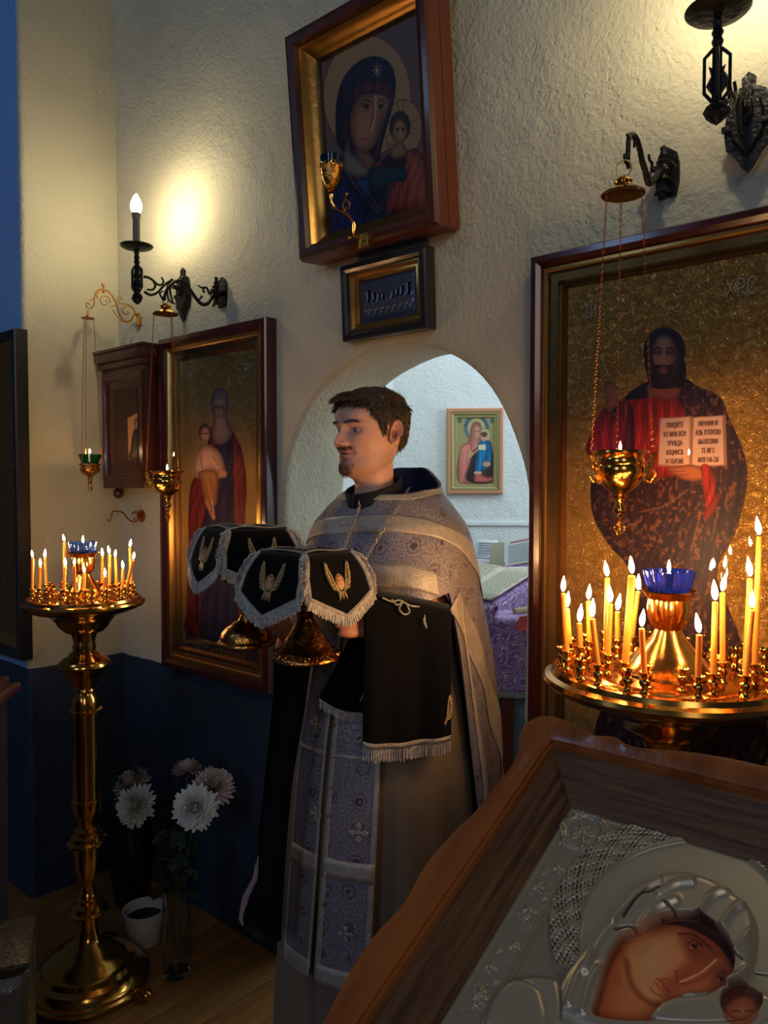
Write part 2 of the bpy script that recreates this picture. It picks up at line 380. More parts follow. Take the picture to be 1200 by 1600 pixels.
# altar room shell behind the doorway
def quad(name, P, m): b = MB(); b.add(P, [(0, 1, 2, 3)]); return struct(name, b, m, smooth=False)
AC = at(614, 600, 4.75); AC.z = FZ                    # corner seen through the arch
AD = Vector((cos(radians(5)), -sin(radians(5)), 0)); R1 = AC+AD*2.9; L1 = AC+Vector((-1.6, -.55, 0))
up4 = Vector((0, 0, 4.0)); A0 = Vector((0, 0, FZ))
quad('wall_back', [AC, R1, R1+up4, AC+up4], M_white)
quad('wall_altar_left', [L1, AC, AC+up4, L1+up4], M_white)
WR = W(X1w, TH, 0); WL = W(CORN-.9, TH, 0)
quad('wall_altar_right', [R1, Vector((3.55, 2.2, FZ)), Vector((3.55, 2.2, 4)), R1+up4], M_white)
quad('wall_altar_side', [L1, Vector((-1.7, 3.9, FZ)), Vector((-1.7, 3.9, 4)), L1+up4], M_white)
b = MB(); b.add([WL+up4, WR+up4+V*0, Vector((3.6, 2.2, 4)), R1+up4, AC+up4, L1+up4], [(0, 1, 2, 3, 4, 5)]); struct('ceiling_altar', b, M_white, smooth=False)
bd = MB()
for x0, x1 in ((0, 1),):
    P0 = AC+AD*.02+Vector((0, -.012, 0)); P1 = AC+AD*2.88+Vector((0, -.012, 0))
    for zz, hh in ((1.39, .02),):
        bd.add([P0+Vector((0, 0, zz)), P1+Vector((0, 0, zz)), P1+Vector((0, 0, zz+hh)), P0+Vector((0, 0, zz+hh)), P0+Vector((0, .012, zz+hh)), P1+Vector((0, .012, zz+hh))], [(0, 1, 2, 3), (3, 2, 5, 4)])
struct('trim_1', bd, M_white, smooth=False)

# floor: substrate + boards running toward the front wall
b = MB(); b.add([(-4, -2.5, FZ-.03), (4.2, -2.5, FZ-.03), (4.2, 5.6, FZ-.03), (-4, 5.6, FZ-.03)], [(0, 1, 2, 3)]); floor = struct('floor', b, mat('subfloor', (30, 22, 16), .9), smooth=False)
def board_mat():
    m, t, b = nt('pine_boards'); b.inputs['Roughness'].default_value = .38; b.inputs['Coat Weight'].default_value = .25
    v = coord(t, (14, .9, 1)); no = N(t, 'ShaderNodeTexNoise'); no.inputs['Scale'].default_value = 3; no.inputs['Detail'].default_value = 6; no.inputs['Distortion'].default_value = 1.2; t.links.new(v, no.inputs['Vector'])
    r = N(t, 'ShaderNodeValToRGB'); r.color_ramp.elements[0].position = .3; r.color_ramp.elements[1].position = .7; r.color_ramp.elements[0].color = (*lin((126, 80, 38)), 1); r.color_ramp.elements[1].color = (*lin((164, 116, 60)), 1); t.links.new(no.outputs['Fac'], r.inputs[0])
    v2 = coord(t, (5, 2.4, 1)); vo = N(t, 'ShaderNodeTexVoronoi'); vo.inputs['Scale'].default_value = 1.9; t.links.new(v2, vo.inputs['Vector'])
    k = N(t, 'ShaderNodeMapRange'); t.links.new(vo.outputs['Distance'], k.inputs[0]); k.inputs[1].default_value = .05; k.inputs[2].default_value = .1; k.inputs[3].default_value = 1; k.inputs[4].default_value = 0
    mx = N(t, 'ShaderNodeMix', data_type='RGBA'); t.links.new(k.outputs[0], mx.inputs['Factor']); t.links.new(r.outputs[0], mx.inputs['A']); mx.inputs['B'].default_value = (*lin((48, 26, 14)), 1); t.links.new(mx.outputs['Result'], b.inputs['Base Color'])
    return m
M_board = board_mat(); bw = .135
bb = MB().box(-bw/2+.0015, bw/2-.0015, 0, 1, -.03, 0, .0015); tmp = ob('board', bb, M_board, floor)
first = True
for i in range(-22, 18):
    x = (i+.5)*bw; segs = [(-2.3, 0.9 if i % 3 else .2), (0.9 if i % 3 else .2, 0.0 if False else -.004)]
    y = -2.3; cuts = [-2.3, -.95+.3*((i*7) % 5)/5*1.0, -.004]
    for a_, c_ in zip(cuts[:-1], cuts[1:]):
        o = tmp if first else tmp.copy()
        if not first: COL.objects.link(o); o.parent = floor
        first = False
        o.matrix_world = Matrix.Translation(W(x, a_+.001, FZ)) @ Matrix.Rotation(-WA, 4, 'Z') @ Matrix.Diagonal((1, c_-a_-.002, 1, 1))
b = MB(); b.add([W(-3, .0, FZ-.004), W(2.3, .0, FZ-.004), W(2.3, 3.6, FZ-.004), W(-3, 3.6, FZ-.004)], [(0, 1, 2, 3)]); struct('floor_altar', b, mat('altar_floor', (120, 110, 100), .7, col2=(100, 92, 84), nscale=4), smooth=False)

# ================================================================== PAINTINGS (flat painted panels, colours painted in code)
class Panel:
    """grid on a plane of frame M; painted in the photograph's pixel frame, carried on the real panel"""
    def __init__(s, M, rect, y, nx, ny, plane='xz'):
        s.M = M; s.nx = nx; s.ny = ny; x0, x1, z0, z1 = rect
        X, Z = np.meshgrid(np.linspace(x0, x1, nx), np.linspace(z0, z1, ny)); s.X = X.ravel(); s.Z = Z.ravel(); s.y = y; s.plane = plane
        Y = np.full_like(s.X, y); P = np.stack([s.X, Y, s.Z] if plane == 'xz' else [s.X, s.Z, Y], 1)
        A = np.array(M); wp = P @ A[:3, :3].T + A[:3, 3]; d = wp-np.array([0, 0, CAMZ]); k = d @ np.array(FW)
        s.PX = 600+1200*(d @ np.array(RT))/k; s.PY = 800-1200*(d @ np.array(UP))/k
        s.C = np.zeros((nx*ny, 4)); s.H = np.zeros(nx*ny); s.s0 = 1.
    def base(s, c, a=0.): s.C[:, :3] = np.array(c)/255; s.C[:, 3] = a
    def _blend(s, idx, w, c, a=None):
        w = w[:, None]; s.C[idx, :3] = s.C[idx, :3]*(1-w)+np.array(c)/255*w
        if a is not None: s.C[idx, 3] = s.C[idx, 3]*(1-w[:, 0])+a*w[:, 0]
    def mask(s, pts, soft=.8, smooth=False):
        if smooth: pts = catmull(pts, 5, True)
        P = np.array(pts, float); lo = P.min(0)-soft*3; hi = P.max(0)+soft*3
        idx = np.nonzero((s.PX > lo[0]) & (s.PX < hi[0]) & (s.PY > lo[1]) & (s.PY < hi[1]))[0]
        if len(idx) == 0: return idx, np.zeros(0)
        x = s.PX[idx]; y = s.PY[idx]; ins = np.zeros(len(idx), bool); dm = np.full(len(idx), 1e9); n = len(P)
        for i in range(n):
            ax, ay = P[i]; bx, by = P[(i+1) % n]
            c = ((ay > y) != (by > y)) & (x < (bx-ax)*(y-ay)/((by-ay) if by != ay else 1e-9)+ax); ins ^= c
            ex, ey = bx-ax, by-ay; L = ex*ex+ey*ey+1e-9; t = np.clip(((x-ax)*ex+(y-ay)*ey)/L, 0, 1); dm = np.minimum(dm, (x-ax-t*ex)**2+(y-ay-t*ey)**2)
        d = np.sqrt(dm)*np.where(ins, 1, -1); s.last = (idx, d); return idx, np.clip(d/soft*.5+.5, 0, 1)
    def poly(s, pts, c, a=None, al=1., soft=.8, smooth=False, h=None, puff=0., pr=8., rnd=False):
        idx, w = s.mask(pts, soft, smooth)
        if len(idx) == 0: return
        s._blend(idx, w*al, c, a)
        if (smooth or rnd) and soft < 3 and al > .75 and puff == 0:      # painted modelling: darker towards a shape's edge, drapery strokes
            P = np.array(pts, float); ext = P.max(0)-P.min(0); R_ = min(16., .26*ext.min()); d = s.last[1]
            skinlike = c[0] > 140 and 80 < c[1] < 170
            m_ = 1-(.42 if skinlike else .30)*(1-np.clip(d/max(R_, 1), 0, 1))**1.5*(d > 0)
            if not skinlike and ext[1] > 45 and s.plane == 'xz':
                x, y = s.PX[idx], s.PY[idx]; f = np.sin(x*.42+np.sin(y*.045+x*.03)*2.6+y*.10)+.6*np.sin(x*.9-y*.07+np.sin(y*.06)*2); m_ = m_*(1+.16*f)
            s.C[idx, :3] *= (1-w[:, None])+w[:, None]*np.clip(m_, .3, 1.5)[:, None]
        if h is not None: s.H[idx] = s.H[idx]*(1-w)+h*w
        if puff: d = s.last[1]; t = np.clip(d/pr, 0, 1); s.H[idx] += puff*np.sqrt(1-(1-t)**2)*(d > 0)
    def ell(s, cx, cy, rx, ry, c, a=None, al=1., soft=.8, rot=0., h=None, puff=0., pr=8.):
        P = [(cx+rx*cos(t)*cos(rot)-ry*sin(t)*sin(rot), cy+rx*cos(t)*sin(rot)+ry*sin(t)*cos(rot)) for t in np.linspace(0, 2*pi, 28, endpoint=False)]
        s.poly(P, c, a, al, soft, h=h, puff=puff, pr=pr, rnd=(a == 0 and min(rx, ry) > 6 and c[0] > 140))
    def line(s, pts, w_, c, a=None, al=1., smooth=True, dh=0.):
        if smooth and len(pts) > 2: pts = catmull(pts, 4)
        P = np.array(pts, float); lo = P.min(0)-w_*3; hi = P.max(0)+w_*3
        idx = np.nonzero((s.PX > lo[0]) & (s.PX < hi[0]) & (s.PY > lo[1]) & (s.PY < hi[1]))[0]
        if len(idx) == 0: return
        x = s.PX[idx]; y = s.PY[idx]; dm = np.full(len(idx), 1e9)
        for (ax, ay), (bx, by) in zip(P[:-1], P[1:]):
            ex, ey = bx-ax, by-ay; L = ex*ex+ey*ey+1e-9; t = np.clip(((x-ax)*ex+(y-ay)*ey)/L, 0, 1); dm = np.minimum(dm, (x-ax-t*ex)**2+(y-ay-t*ey)**2)
        d = np.sqrt(dm); w = np.exp(-(d/(w_*.6))**2)
        if c is not None: s._blend(idx, w*al, c, a)
        if dh: s.H[idx] += dh*w
    def noise(s, pts, c, dens=.5, sc=1.2, al=.8, seed=1, a=None):
        """blotchy woven pattern inside a polygon"""
        idx, w = s.mask(pts, .8)
        if len(idx) == 0: return
        G = np.random.default_rng(seed).random((64, 64)); f = 0
        for k_, am in ((1., 1.), (2.1, .6)):
            x = s.PX[idx]*k_/sc/2.6; y = s.PY[idx]*k_/sc/3.4; i = np.floor(x).astype(int); j = np.floor(y).astype(int); u = x-i; v = y-j; u = u*u*(3-2*u); v = v*v*(3-2*v); g = lambda a_, b_: G[a_ % 64, b_ % 64]
            f = f+am*((g(i, j)*(1-u)+g(i+1, j)*u)*(1-v)+(g(i, j+1)*(1-u)+g(i+1, j+1)*u)*v)
        s._blend(idx, w*al*np.clip((f/1.6-(1-dens)*.8)*7, 0, 1), c, a)
    def build(s, name, m, parent, solid_back=None):
        b = MB(); Y = s.y-s.H if s.plane == 'xz' else s.y+s.H
        co = np.stack([s.X, Y, s.Z] if s.plane == 'xz' else [s.X, s.Z, Y], 1)
        nx, ny = s.nx, s.ny; I = np.arange(nx*ny).reshape(ny, nx)
        F = np.stack([I[:-1, :-1], I[:-1, 1:], I[1:, 1:], I[1:, :-1]], -1).reshape(-1, 4)
        me = bpy.data.meshes.new(name); me.vertices.add(len(co)); me.vertices.foreach_set('co', co.astype(np.float32).ravel())
        me.loops.add(F.size); me.loops.foreach_set('vertex_index', F.ravel().astype(np.int32)); me.polygons.add(len(F))
        me.polygons.foreach_set('loop_start', (np.arange(len(F))*4).astype(np.int32)); me.polygons.foreach_set('loop_total', np.full(len(F), 4, np.int32))
        me.update(calc_edges=True); me.polygons.foreach_set('use_smooth', [True]*len(F))
        c = s.C.copy(); r = c[:, :3]; c[:, :3] = np.where(r <= .04045, r/12.92, ((r+.055)/1.055)**2.4)
        at_ = me.color_attributes.new('Col', 'FLOAT_COLOR', 'POINT'); at_.data.foreach_set('color', c.astype(np.float32).ravel())
        me.materials.append(m); o = bpy.data.objects.new(name, me); COL.objects.link(o); o.parent = parent; return o
def paint_mat(name, rough=.5, metalrough=.36, bump=.0, bscale=120., metal=1.):
    """painted colours from the attribute; its alpha marks leaf metal, which is tooled"""
    m, t, b = nt(name); at_ = N(t, 'ShaderNodeAttribute', attribute_name='Col'); t.links.new(at_.outputs['Color'], b.inputs['Base Color'])
    mm = N(t, 'ShaderNodeMath', operation='MULTIPLY'); t.links.new(at_.outputs['Alpha'], mm.inputs[0]); mm.inputs[1].default_value = metal; t.links.new(mm.outputs[0], b.inputs['Metallic'])
    r = N(t, 'ShaderNodeMapRange'); t.links.new(at_.outputs['Alpha'], r.inputs[0]); r.inputs[3].default_value = rough; r.inputs[4].default_value = metalrough; t.links.new(r.outputs[0], b.inputs['Roughness'])
    if bump:
        tc = N(t, 'ShaderNodeTexCoord'); no = N(t, 'ShaderNodeTexNoise'); no.inputs['Scale'].default_value = bscale; no.inputs['Detail'].default_value = 2; no.inputs['Distortion'].default_value = 1.6; t.links.new(tc.outputs['Object'], no.inputs['Vector'])
        wv = N(t, 'ShaderNodeMath', operation='PINGPONG'); t.links.new(no.outputs['Fac'], wv.inputs[0]); wv.inputs[1].default_value = .07
        mu = N(t, 'ShaderNodeMath', operation='MULTIPLY'); t.links.new(wv.outputs[0], mu.inputs[0]); t.links.new(at_.outputs['Alpha'], mu.inputs[1])
        bp = N(t, 'ShaderNodeBump'); bp.inputs['Strength'].default_value = bump; bp.inputs['Distance'].default_value = .02; t.links.new(mu.outputs[0], bp.inputs['Height']); t.links.new(bp.outputs[0], b.inputs['Normal'])
    return m
M_paintgold = paint_mat('icon_paint_on_tooled_gold', .5, .32, .9, 55., metal=.55)
M_paintflat = paint_mat('icon_paint', .45, .45, 0, metal=.35)
M_riza = paint_mat('silver_riza', .4, .36, 0, metal=.62)
def frame_parts(t, W_, H_, dep, m1, prof1, m2=None, prof2=None, slipname='gilt_slip'):
    ob('frame', MB().ring(W_, H_, [(0, 0)]+[(0, -dep)]+prof1), m1, t, angle=30)
    if m2: ob(slipname, MB().ring(W_, H_, prof2), m2, t, angle=30)
    ob('backing', MB().box(-W_/2+.01, W_/2-.01, -.006, 0, .01, H_-.01), M_darkwood, t, smooth=False)
def pane(t, W_, H_, ins, y):
    b = MB(); b.add([(-W_/2+ins, y, ins), (W_/2-ins, y, ins), (W_/2-ins, y, H_-ins), (-W_/2+ins, y, H_-ins)], [(0, 1, 2, 3)]); return ob('glass', b, M_pane, t, smooth=False)
def text_mesh(name, s, size, m, parent, M, sx=1., ext=.0008):
    cu = bpy.data.curves.new('txt', 'FONT'); cu.body = s; cu.size = size; cu.align_x = 'CENTER'; cu.extrude = ext; cu.resolution_u = 3
    o = bpy.data.objects.new('txt', cu); COL.objects.link(o); bpy.context.view_layer.update()
    me = bpy.data.meshes.new_from_object(o); bpy.data.objects.remove(o)
    me.name = name; me.transform(M @ Matrix.Diagonal((sx, 1, 1, 1))); me.materials.clear(); me.materials.append(m)
    o = bpy.data.objects.new(name, me); COL.objects.link(o); o.parent = parent; return o
RX = Matrix.Rotation(pi/2, 4, 'X')
M_lettr = mat('pale_lettering', (214, 190, 140), .5); M_letgold = mat('gold_lettering', (206, 160, 90), .4, .6); M_ink = mat('brown_ink', (122, 74, 62), .7)

def Z(off, sc, P): return [(off[0]+x/sc, off[1]+y/sc) for x, y in P]

# ---- big icon left of the doorway: mother with child, full length
LW, LH = .636, 1.272
tL = thing('icon', 'tall glazed icon of a standing mother in red carrying a child, left of the doorway', 'icon', M=wallM(-.8, .838))
frame_parts(tL, LW, LH, .045, M_cherry, [(.004, -.050), (.02, -.052), (.034, -.046), (.038, -.036)], M_slip, [(.038, -.038), (.050, -.040), (.062, -.030), (.066, -.022), (.078, -.026), (.086, -.016), (.090, -.008)])
p = Panel(tL.matrix_world, (-LW/2+.085, LW/2-.085, .085, LH-.085), -.010, 190, 420)
p.base((186, 144, 78), 1.)
z1 = lambda P: Z((0, 400), 2.6667, P); z4 = lambda P: Z((240, 480), 2.581, P)
p.poly(z4([(128, 1355), (440, 1370), (440, 1440), (120, 1440)]), (84, 52, 30), .4)
p.poly(z4([(135, 1050), (260, 1000), (440, 1000), (440, 1345), (130, 1340)]), (88, 44, 44), 0)      # ground
p.poly(z4([(235, 480), (300, 480), (330, 520), (360, 590), (375, 720), (370, 900), (400, 1150), (420, 1320), (140, 1320), (150, 1150), (140, 900), (150, 720), (200, 640)]), (108, 30, 28), 0, smooth=True)
p.poly(z4([(245, 560), (315, 540), (322, 700), (330, 950), (330, 1310), (180, 1310), (170, 1000), (210, 820), (240, 700)]), (44, 34, 58), 0, smooth=True)
for q in ([(345, 600), (355, 760), (350, 950), (385, 1280)], [(330, 560), (335, 760), (340, 1000), (350, 1290)], [(165, 720), (160, 900), (165, 1250)], [(190, 1000), (185, 1290)]): p.line(z4(q), 3.2, (140, 42, 34), 0, .6)
for q in ([(260, 900), (255, 1290)], [(300, 700), (305, 1000), (300, 1290)], [(225, 900), (215, 1290)]): p.line(z4(q), 2.4, (22, 16, 34), 0, .7)
p.poly(z4([(232, 390), (238, 345), (266, 328), (294, 340), (302, 380), (296, 440), (318, 500), (300, 540), (262, 556), (236, 520), (240, 450)]), (158, 128, 112), 0, smooth=True)
for q in ([(240, 370), (265, 352), (297, 372)], [(292, 430), (300, 480), (312, 505)], [(250, 520), (280, 530), (305, 505)]): p.line(z4(q), 1.6, (112, 84, 80), 0, .7)
p.ell(*z4([(265, 410)])[0], 8.4, 15.5, (188, 138, 104), 0); p.ell(*z4([(267, 388)])[0], 8.2, 6, (192, 142, 110), 0)
for x in (256, 276): p.line(z4([(x-6, 396), (x+6, 395)]), 1.2, (60, 34, 28), 0); p.line(z4([(x-6, 404), (x+5, 404)]), 1.5, (44, 26, 24), 0)
p.line(z4([(265, 400), (263, 425)]), 1.1, (150, 96, 70), 0); p.line(z4([(258, 438), (271, 438)]), 1.3, (140, 60, 50), 0)
p.poly(z4([(255, 455), (280, 455), (288, 500), (258, 505)]), (176, 130, 100), 0)
# child
p.poly(z4([(190, 560), (225, 556), (262, 580), (282, 620), (288, 670), (262, 690), (232, 660), (180, 690), (160, 670), (160, 620)]), (214, 160, 128), 0, smooth=True)
p.poly(z4([(180, 665), (235, 655), (262, 680), (258, 760), (250, 800), (215, 790), (196, 740), (188, 700)]), (176, 116, 64), 0, smooth=True)
for q in ([(200, 690), (215, 740), (225, 790)], [(225, 680), (240, 740), (244, 790)], [(190, 600), (196, 650)], [(240, 600), (262, 640)]): p.line(z4(q), 1.8, (134, 82, 48), 0, .7)
p.poly(z4([(205, 775), (225, 780), (238, 830), (250, 850), (238, 856), (216, 812)]), (200, 140, 104), 0, smooth=True); p.line(z4([(235, 780), (244, 846)]), 3, (204, 146, 110), 0)
p.ell(*z4([(206, 506)])[0], 9.3, 14.5, (86, 52, 36), 0); p.ell(*z4([(208, 514)])[0], 7.6, 12, (206, 148, 112), 0)
for x in (201, 216): p.line(z4([(x-5, 510), (x+4, 510)]), 1.4, (60, 34, 28), 0)
p.line(z4([(203, 536), (213, 536)]), 1.2, (150, 66, 56), 0)
p.poly(z4([(262, 655), (292, 660), (294, 684), (262, 688)]), (196, 140, 106), 0, smooth=True)
p.C[:, :3] = np.clip(p.C[:, :3]*1.05, 0, 1); p.build('painting', M_paintgold, tL); pane(tL, LW, LH, .038, -.036)
def put_text(t, s, px, py, size, m, y=-.0125, sx=.62):
    h = hit(t.matrix_world, px, py, y); return text_mesh('inscription', s, size, m, t, Matrix.Translation(h) @ RX, sx)
put_text(tL, 'ПРЕСВТАЯ БОГОРОДИЦА', 342, 1031, .058, M_letgold, sx=.42)
put_text(tL, 'МР', 298.5, 594, .045, M_lettr); put_text(tL, 'ѲУ', 387, 582, .045, M_lettr)

# ---- big icon right of the doorway
RW, RH = .70, 1.272
tR = thing('icon', 'large glazed icon of a bearded saint in red and dark mantle holding an open book', 'icon', M=wallM(.525+RW/2, .838))
frame_parts(tR, RW, RH, .052, M_cherry, [(.004, -.058), (.018, -.060), (.028, -.052), (.032, -.040)], M_slip, [(.032, -.044), (.040, -.046), (.048, -.036), (.066, -.034), (.070, -.022), (.076, -.026), (.084, -.012)])
p = Panel(tR.matrix_world, (-RW/2+.078, RW/2-.078, .078, RH-.078), -.014, 330, 640)
p.base((186, 142, 72), 1.)
z6 = lambda P: Z((960, 480), 5., P)
body = [(1010, 598), (975, 622), (955, 640), (940, 690), (925, 735), (925, 800), (950, 850), (985, 900), (975, 1010), (935, 1195), (1190, 1205), (1160, 1010), (1120, 900), (1150, 830), (1168, 750), (1160, 700), (1138, 650), (1125, 620), (1090, 603), (1064, 590)]
p.poly(body, (50, 26, 34), 0, smooth=True)
p.noise(body, (138, 84, 48), .28, 1.9, .7, 3)
for q in ([(1090, 900), (1110, 860), (1130, 790)], [(1060, 960), (1090, 900), (1100, 830)], [(1010, 900), (1040, 850), (1075, 800)], [(1150, 700), (1155, 760), (1140, 840)], [(1095, 610), (1120, 650), (1140, 700)], [(1030, 880), (1020, 990)], [(1070, 940), (1060, 1100)], [(1110, 940), (1120, 1100)]): p.line(q, 4, (26, 12, 22), 0, .75)
for q in ([(1000, 800), (1040, 790), (1075, 765)], [(960, 830), (1000, 815)], [(1080, 860), (1095, 800)], [(1025, 930), (1060, 880)]): p.line(q, 2.2, (150, 96, 50), 0, .7)
p.poly([(975, 622), (985, 616), (1012, 616), (1050, 614), (1068, 640), (1072, 660), (1075, 735), (1040, 745), (1000, 745), (965, 715), (962, 650)], (156, 32, 26), 0, smooth=True)
p.poly([(962, 652), (976, 625), (990, 640), (985, 700), (950, 740), (930, 718), (915, 705), (922, 680), (940, 640), (955, 646)], (146, 32, 46), 0, smooth=True)
for q in ([(985, 640), (983, 690), (965, 730)], [(1010, 625), (1012, 690), (1005, 735)], [(1035, 625), (1040, 650)], [(1020, 625), (1022, 650)], [(1050, 622), (1056, 650)]): p.line(q, 2, (100, 14, 18), 0, .7)
p.line([(978, 632), (980, 670), (982, 700)], 4, (150, 92, 44), 0, .8)
p.poly([(983, 625), (992, 690), (985, 735), (968, 735), (975, 690)], (70, 26, 40), 0, .8, smooth=True)
p.poly([(1014, 596), (985, 612), (978, 624), (1008, 622), (1014, 612)], (44, 26, 34), 0, smooth=True)
p.poly([(1020, 594), (1058, 592), (1062, 616), (1040, 626), (1012, 616)], (150, 80, 50), 0, smooth=True)
p.ell(1038, 548, 33, 37, (46, 26, 22), 0); p.poly([(1010, 560), (1066, 560), (1070, 600), (1056, 606), (1018, 606), (1012, 590)], (44, 24, 20), 0, smooth=True)
p.ell(1038, 553, 19.5, 27, (170, 112, 80), 0); p.poly([(1019, 530), (1038, 518), (1058, 530), (1060, 521), (1038, 512), (1016, 520)], (46, 26, 22), 0)
p.poly([(1022, 574), (1030, 570), (1048, 570), (1060, 566), (1060, 590), (1050, 603), (1036, 605), (1026, 598)], (56, 30, 22), 0, smooth=True)
p.ell(1037, 578, 6.5, 6.5, (140, 84, 62), 0, .8, 1.6); p.line([(1031, 577), (1043, 577)], 1.6, (130, 56, 44), 0)
for x in (1027, 1048): p.line([(x-7, 546), (x, 543), (x+7, 546)], 2, (44, 24, 20), 0); p.line([(x-6, 551), (x+5, 551)], 2.2, (36, 22, 20), 0)
p.ell(1027, 550, 7, 5, (92, 56, 42), 0, .6, 4); p.ell(1049, 550, 7, 5, (92, 56, 42), 0, .6, 4); p.ell(1027, 560, 5, 6, (190, 128, 94), 0, .5, 5); p.ell(1038, 532, 10, 7, (190, 130, 98), 0, .5, 6)
p.line([(1038, 545), (1037, 566)], 2, (196, 140, 104), 0, .8); p.line([(1042, 548), (1043, 566)], 1.6, (120, 70, 50), 0, .8); p.ell(1055, 562, 6, 16, (110, 64, 46), 0, .5, 5)
for q in ([(1004, 538), (985, 528)], [(1004, 552), (980, 555)], [(1005, 566), (985, 574)], [(1071, 532), (1088, 524)], [(1072, 560), (1088, 563)], [(1071, 548), (1090, 546)]): p.line(q, 1.2, (196, 160, 92), 1., .7, False)
# raised hand
p.poly([(944, 602), (950, 596), (958, 600), (965, 606), (966, 622), (962, 636), (950, 640), (946, 622)], (158, 92, 60), 0, smooth=True)
for q in ([(949, 598), (951, 616)], [(956, 602), (957, 618)]): p.line(q, 1, (96, 48, 34), 0, .8)
# book
p.poly([(1031, 654), (1080, 650), (1082, 652), (1134, 648), (1136, 728), (1082, 730), (1028, 729)], (150, 104, 72), 0)
p.poly([(1032, 654), (1080, 652), (1078, 727), (1029, 726)], (206, 164, 140), 0); p.poly([(1084, 653), (1129, 650), (1131, 726), (1081, 728)], (206, 164, 140), 0)
p.line([(1080, 653), (1079, 727)], 4, (150, 98, 66), 0, .9, False)
p.poly([(1042, 733), (1060, 728), (1080, 726), (1096, 732), (1100, 748), (1080, 752), (1060, 746)], (176, 100, 62), 0, smooth=True)
for q in ([(1046, 736), (1070, 736)], [(1052, 742), (1076, 742)]): p.line(q, 1.2, (110, 54, 36), 0)
p.poly([(1096, 728), (1110, 730), (1118, 760), (1112, 790), (1104, 800), (1100, 770)], (160, 36, 24), 0, smooth=True)
p.poly([(1100, 800), (1122, 770), (1120, 790), (1106, 812)], (132, 26, 22), 0, smooth=True)
for i in range(5):
    yy = 664+i*14
    for j in range(9):
        pass
p.C[:, :3] = np.clip(p.C[:, :3]*1.2, 0, 1); p.build('painting', M_paintgold, tR); pane(tR, RW, RH, .032, -.042)
put_text(tR, 'ІИС', 930, 496, .045, M_lettr, -.019); put_text(tR, 'ХРС', 1158, 462, .052, M_lettr, -.019)
for i, s_ in enumerate(('ПРИДИТЕ', 'КО МНѢ ВСИ', 'ТРУЖДА', 'ЮЩИИСЯ', 'И ОБРЕМЕ')): put_text(tR, s_, 1054, 668+i*14.2, .0155, M_ink, -.016, .5)
for i, s_ in enumerate(('НЕННИИ И', 'АЗЪ УПОКОЮ', 'ВЫ ВОЗМИ', 'ТЕ ИГО', 'МОЕ НА СЯ')): put_text(tR, s_, 1106, 665.5+i*14.2, .0155, M_ink, -.016, .5)

# ---- icon above the doorway, leaning forward
TW, THh = .53, .655
tT = thing('icon', 'deep wooden framed icon of a veiled mother and child, hanging tilted above the doorway', 'icon', M=wallM(.012, 2.243, -.004, radians(5)))
b = MB().ring(TW, THh, [(0, 0), (0, -.048)]); b.ring(TW, THh, [(0, -.050), (.0, -.090), (.002, -.094)]); ob('case', b, M_redwood, tT, angle=30)
ob('frame', MB().ring(TW, THh, [(.002, -.094), (.006, -.106), (.018, -.110), (.034, -.104), (.040, -.088)]), M_darkwood, tT, angle=30)
ob('gilt_slip', MB().ring(TW, THh, [(.040, -.088), (.044, -.090), (.050, -.074), (.066, -.058), (.074, -.050), (.080, -.030)]), M_slip, tT, angle=30)
ob('backing', MB().box(-TW/2+.01, TW/2-.01, -.006, 0, .01, THh-.01), M_darkwood, tT, smooth=False)
p = Panel(tT.matrix_world, (-TW/2+.072, TW/2-.072, .072, THh-.072), -.032, 300, 360)
p.base((104, 76, 62), 0); z7 = lambda P: Z((460, 0), 4., P)
p.ell(573.7, 150, 69.5, 96, (120, 44, 36), 0); p.ell(573.7, 150, 68, 94, (160, 118, 72), .1)
p.ell(630, 200, 30, 45, (120, 44, 36), 0); p.ell(630, 200, 28.8, 43.4, (160, 118, 72), .1)
for a_ in (-1.57, -.4, .1, .5, 2.4, 2.8, -2.6, -1.9): p.line([(630+13*cos(a_), 198+18*sin(a_)), (630+28*cos(a_), 200+42*sin(a_))], 1., (96, 50, 36), 0, .9, False)
p.poly(z7([(258, 760), (262, 640), (300, 500), (380, 400), (480, 352), (570, 372), (620, 440), (632, 560), (600, 720), (560, 860), (540, 990), (600, 1040), (690, 1000), (700, 1260), (560, 1380), (185, 1480), (180, 1250), (280, 1120), (300, 960), (262, 880)]), (34, 26, 40), 0, smooth=True)
p.poly(z7([(345, 640), (380, 560), (450, 510), (540, 510), (612, 545), (610, 660), (560, 800), (520, 960), (500, 1000), (470, 980), (420, 960), (340, 930), (310, 800)]), (98, 34, 38), 0, smooth=True)
p.poly(z7([(335, 700), (385, 610), (450, 575), (530, 575), (592, 610), (585, 700), (540, 830), (500, 960), (470, 1010), (430, 960), (350, 900)]), (30, 20, 30), 0, smooth=True)
p.poly(z7([(345, 760), (375, 640), (430, 590), (520, 582), (585, 620), (582, 700), (545, 800), (520, 880), (470, 940), (410, 950), (365, 890)]), (150, 96, 62), 0, smooth=True)
p.ell(*z7([(440, 800)])[0], 14, 26, (176, 116, 76), 0, .5, 9); p.ell(*z7([(540, 640)])[0], 12, 12, (176, 118, 78), 0, .5, 6)
p.poly(z7([(330, 900), (360, 960), (440, 1010), (470, 1000), (450, 1100), (340, 1090), (300, 1010)]), (158, 128, 100), 0, .8, 2, smooth=True)
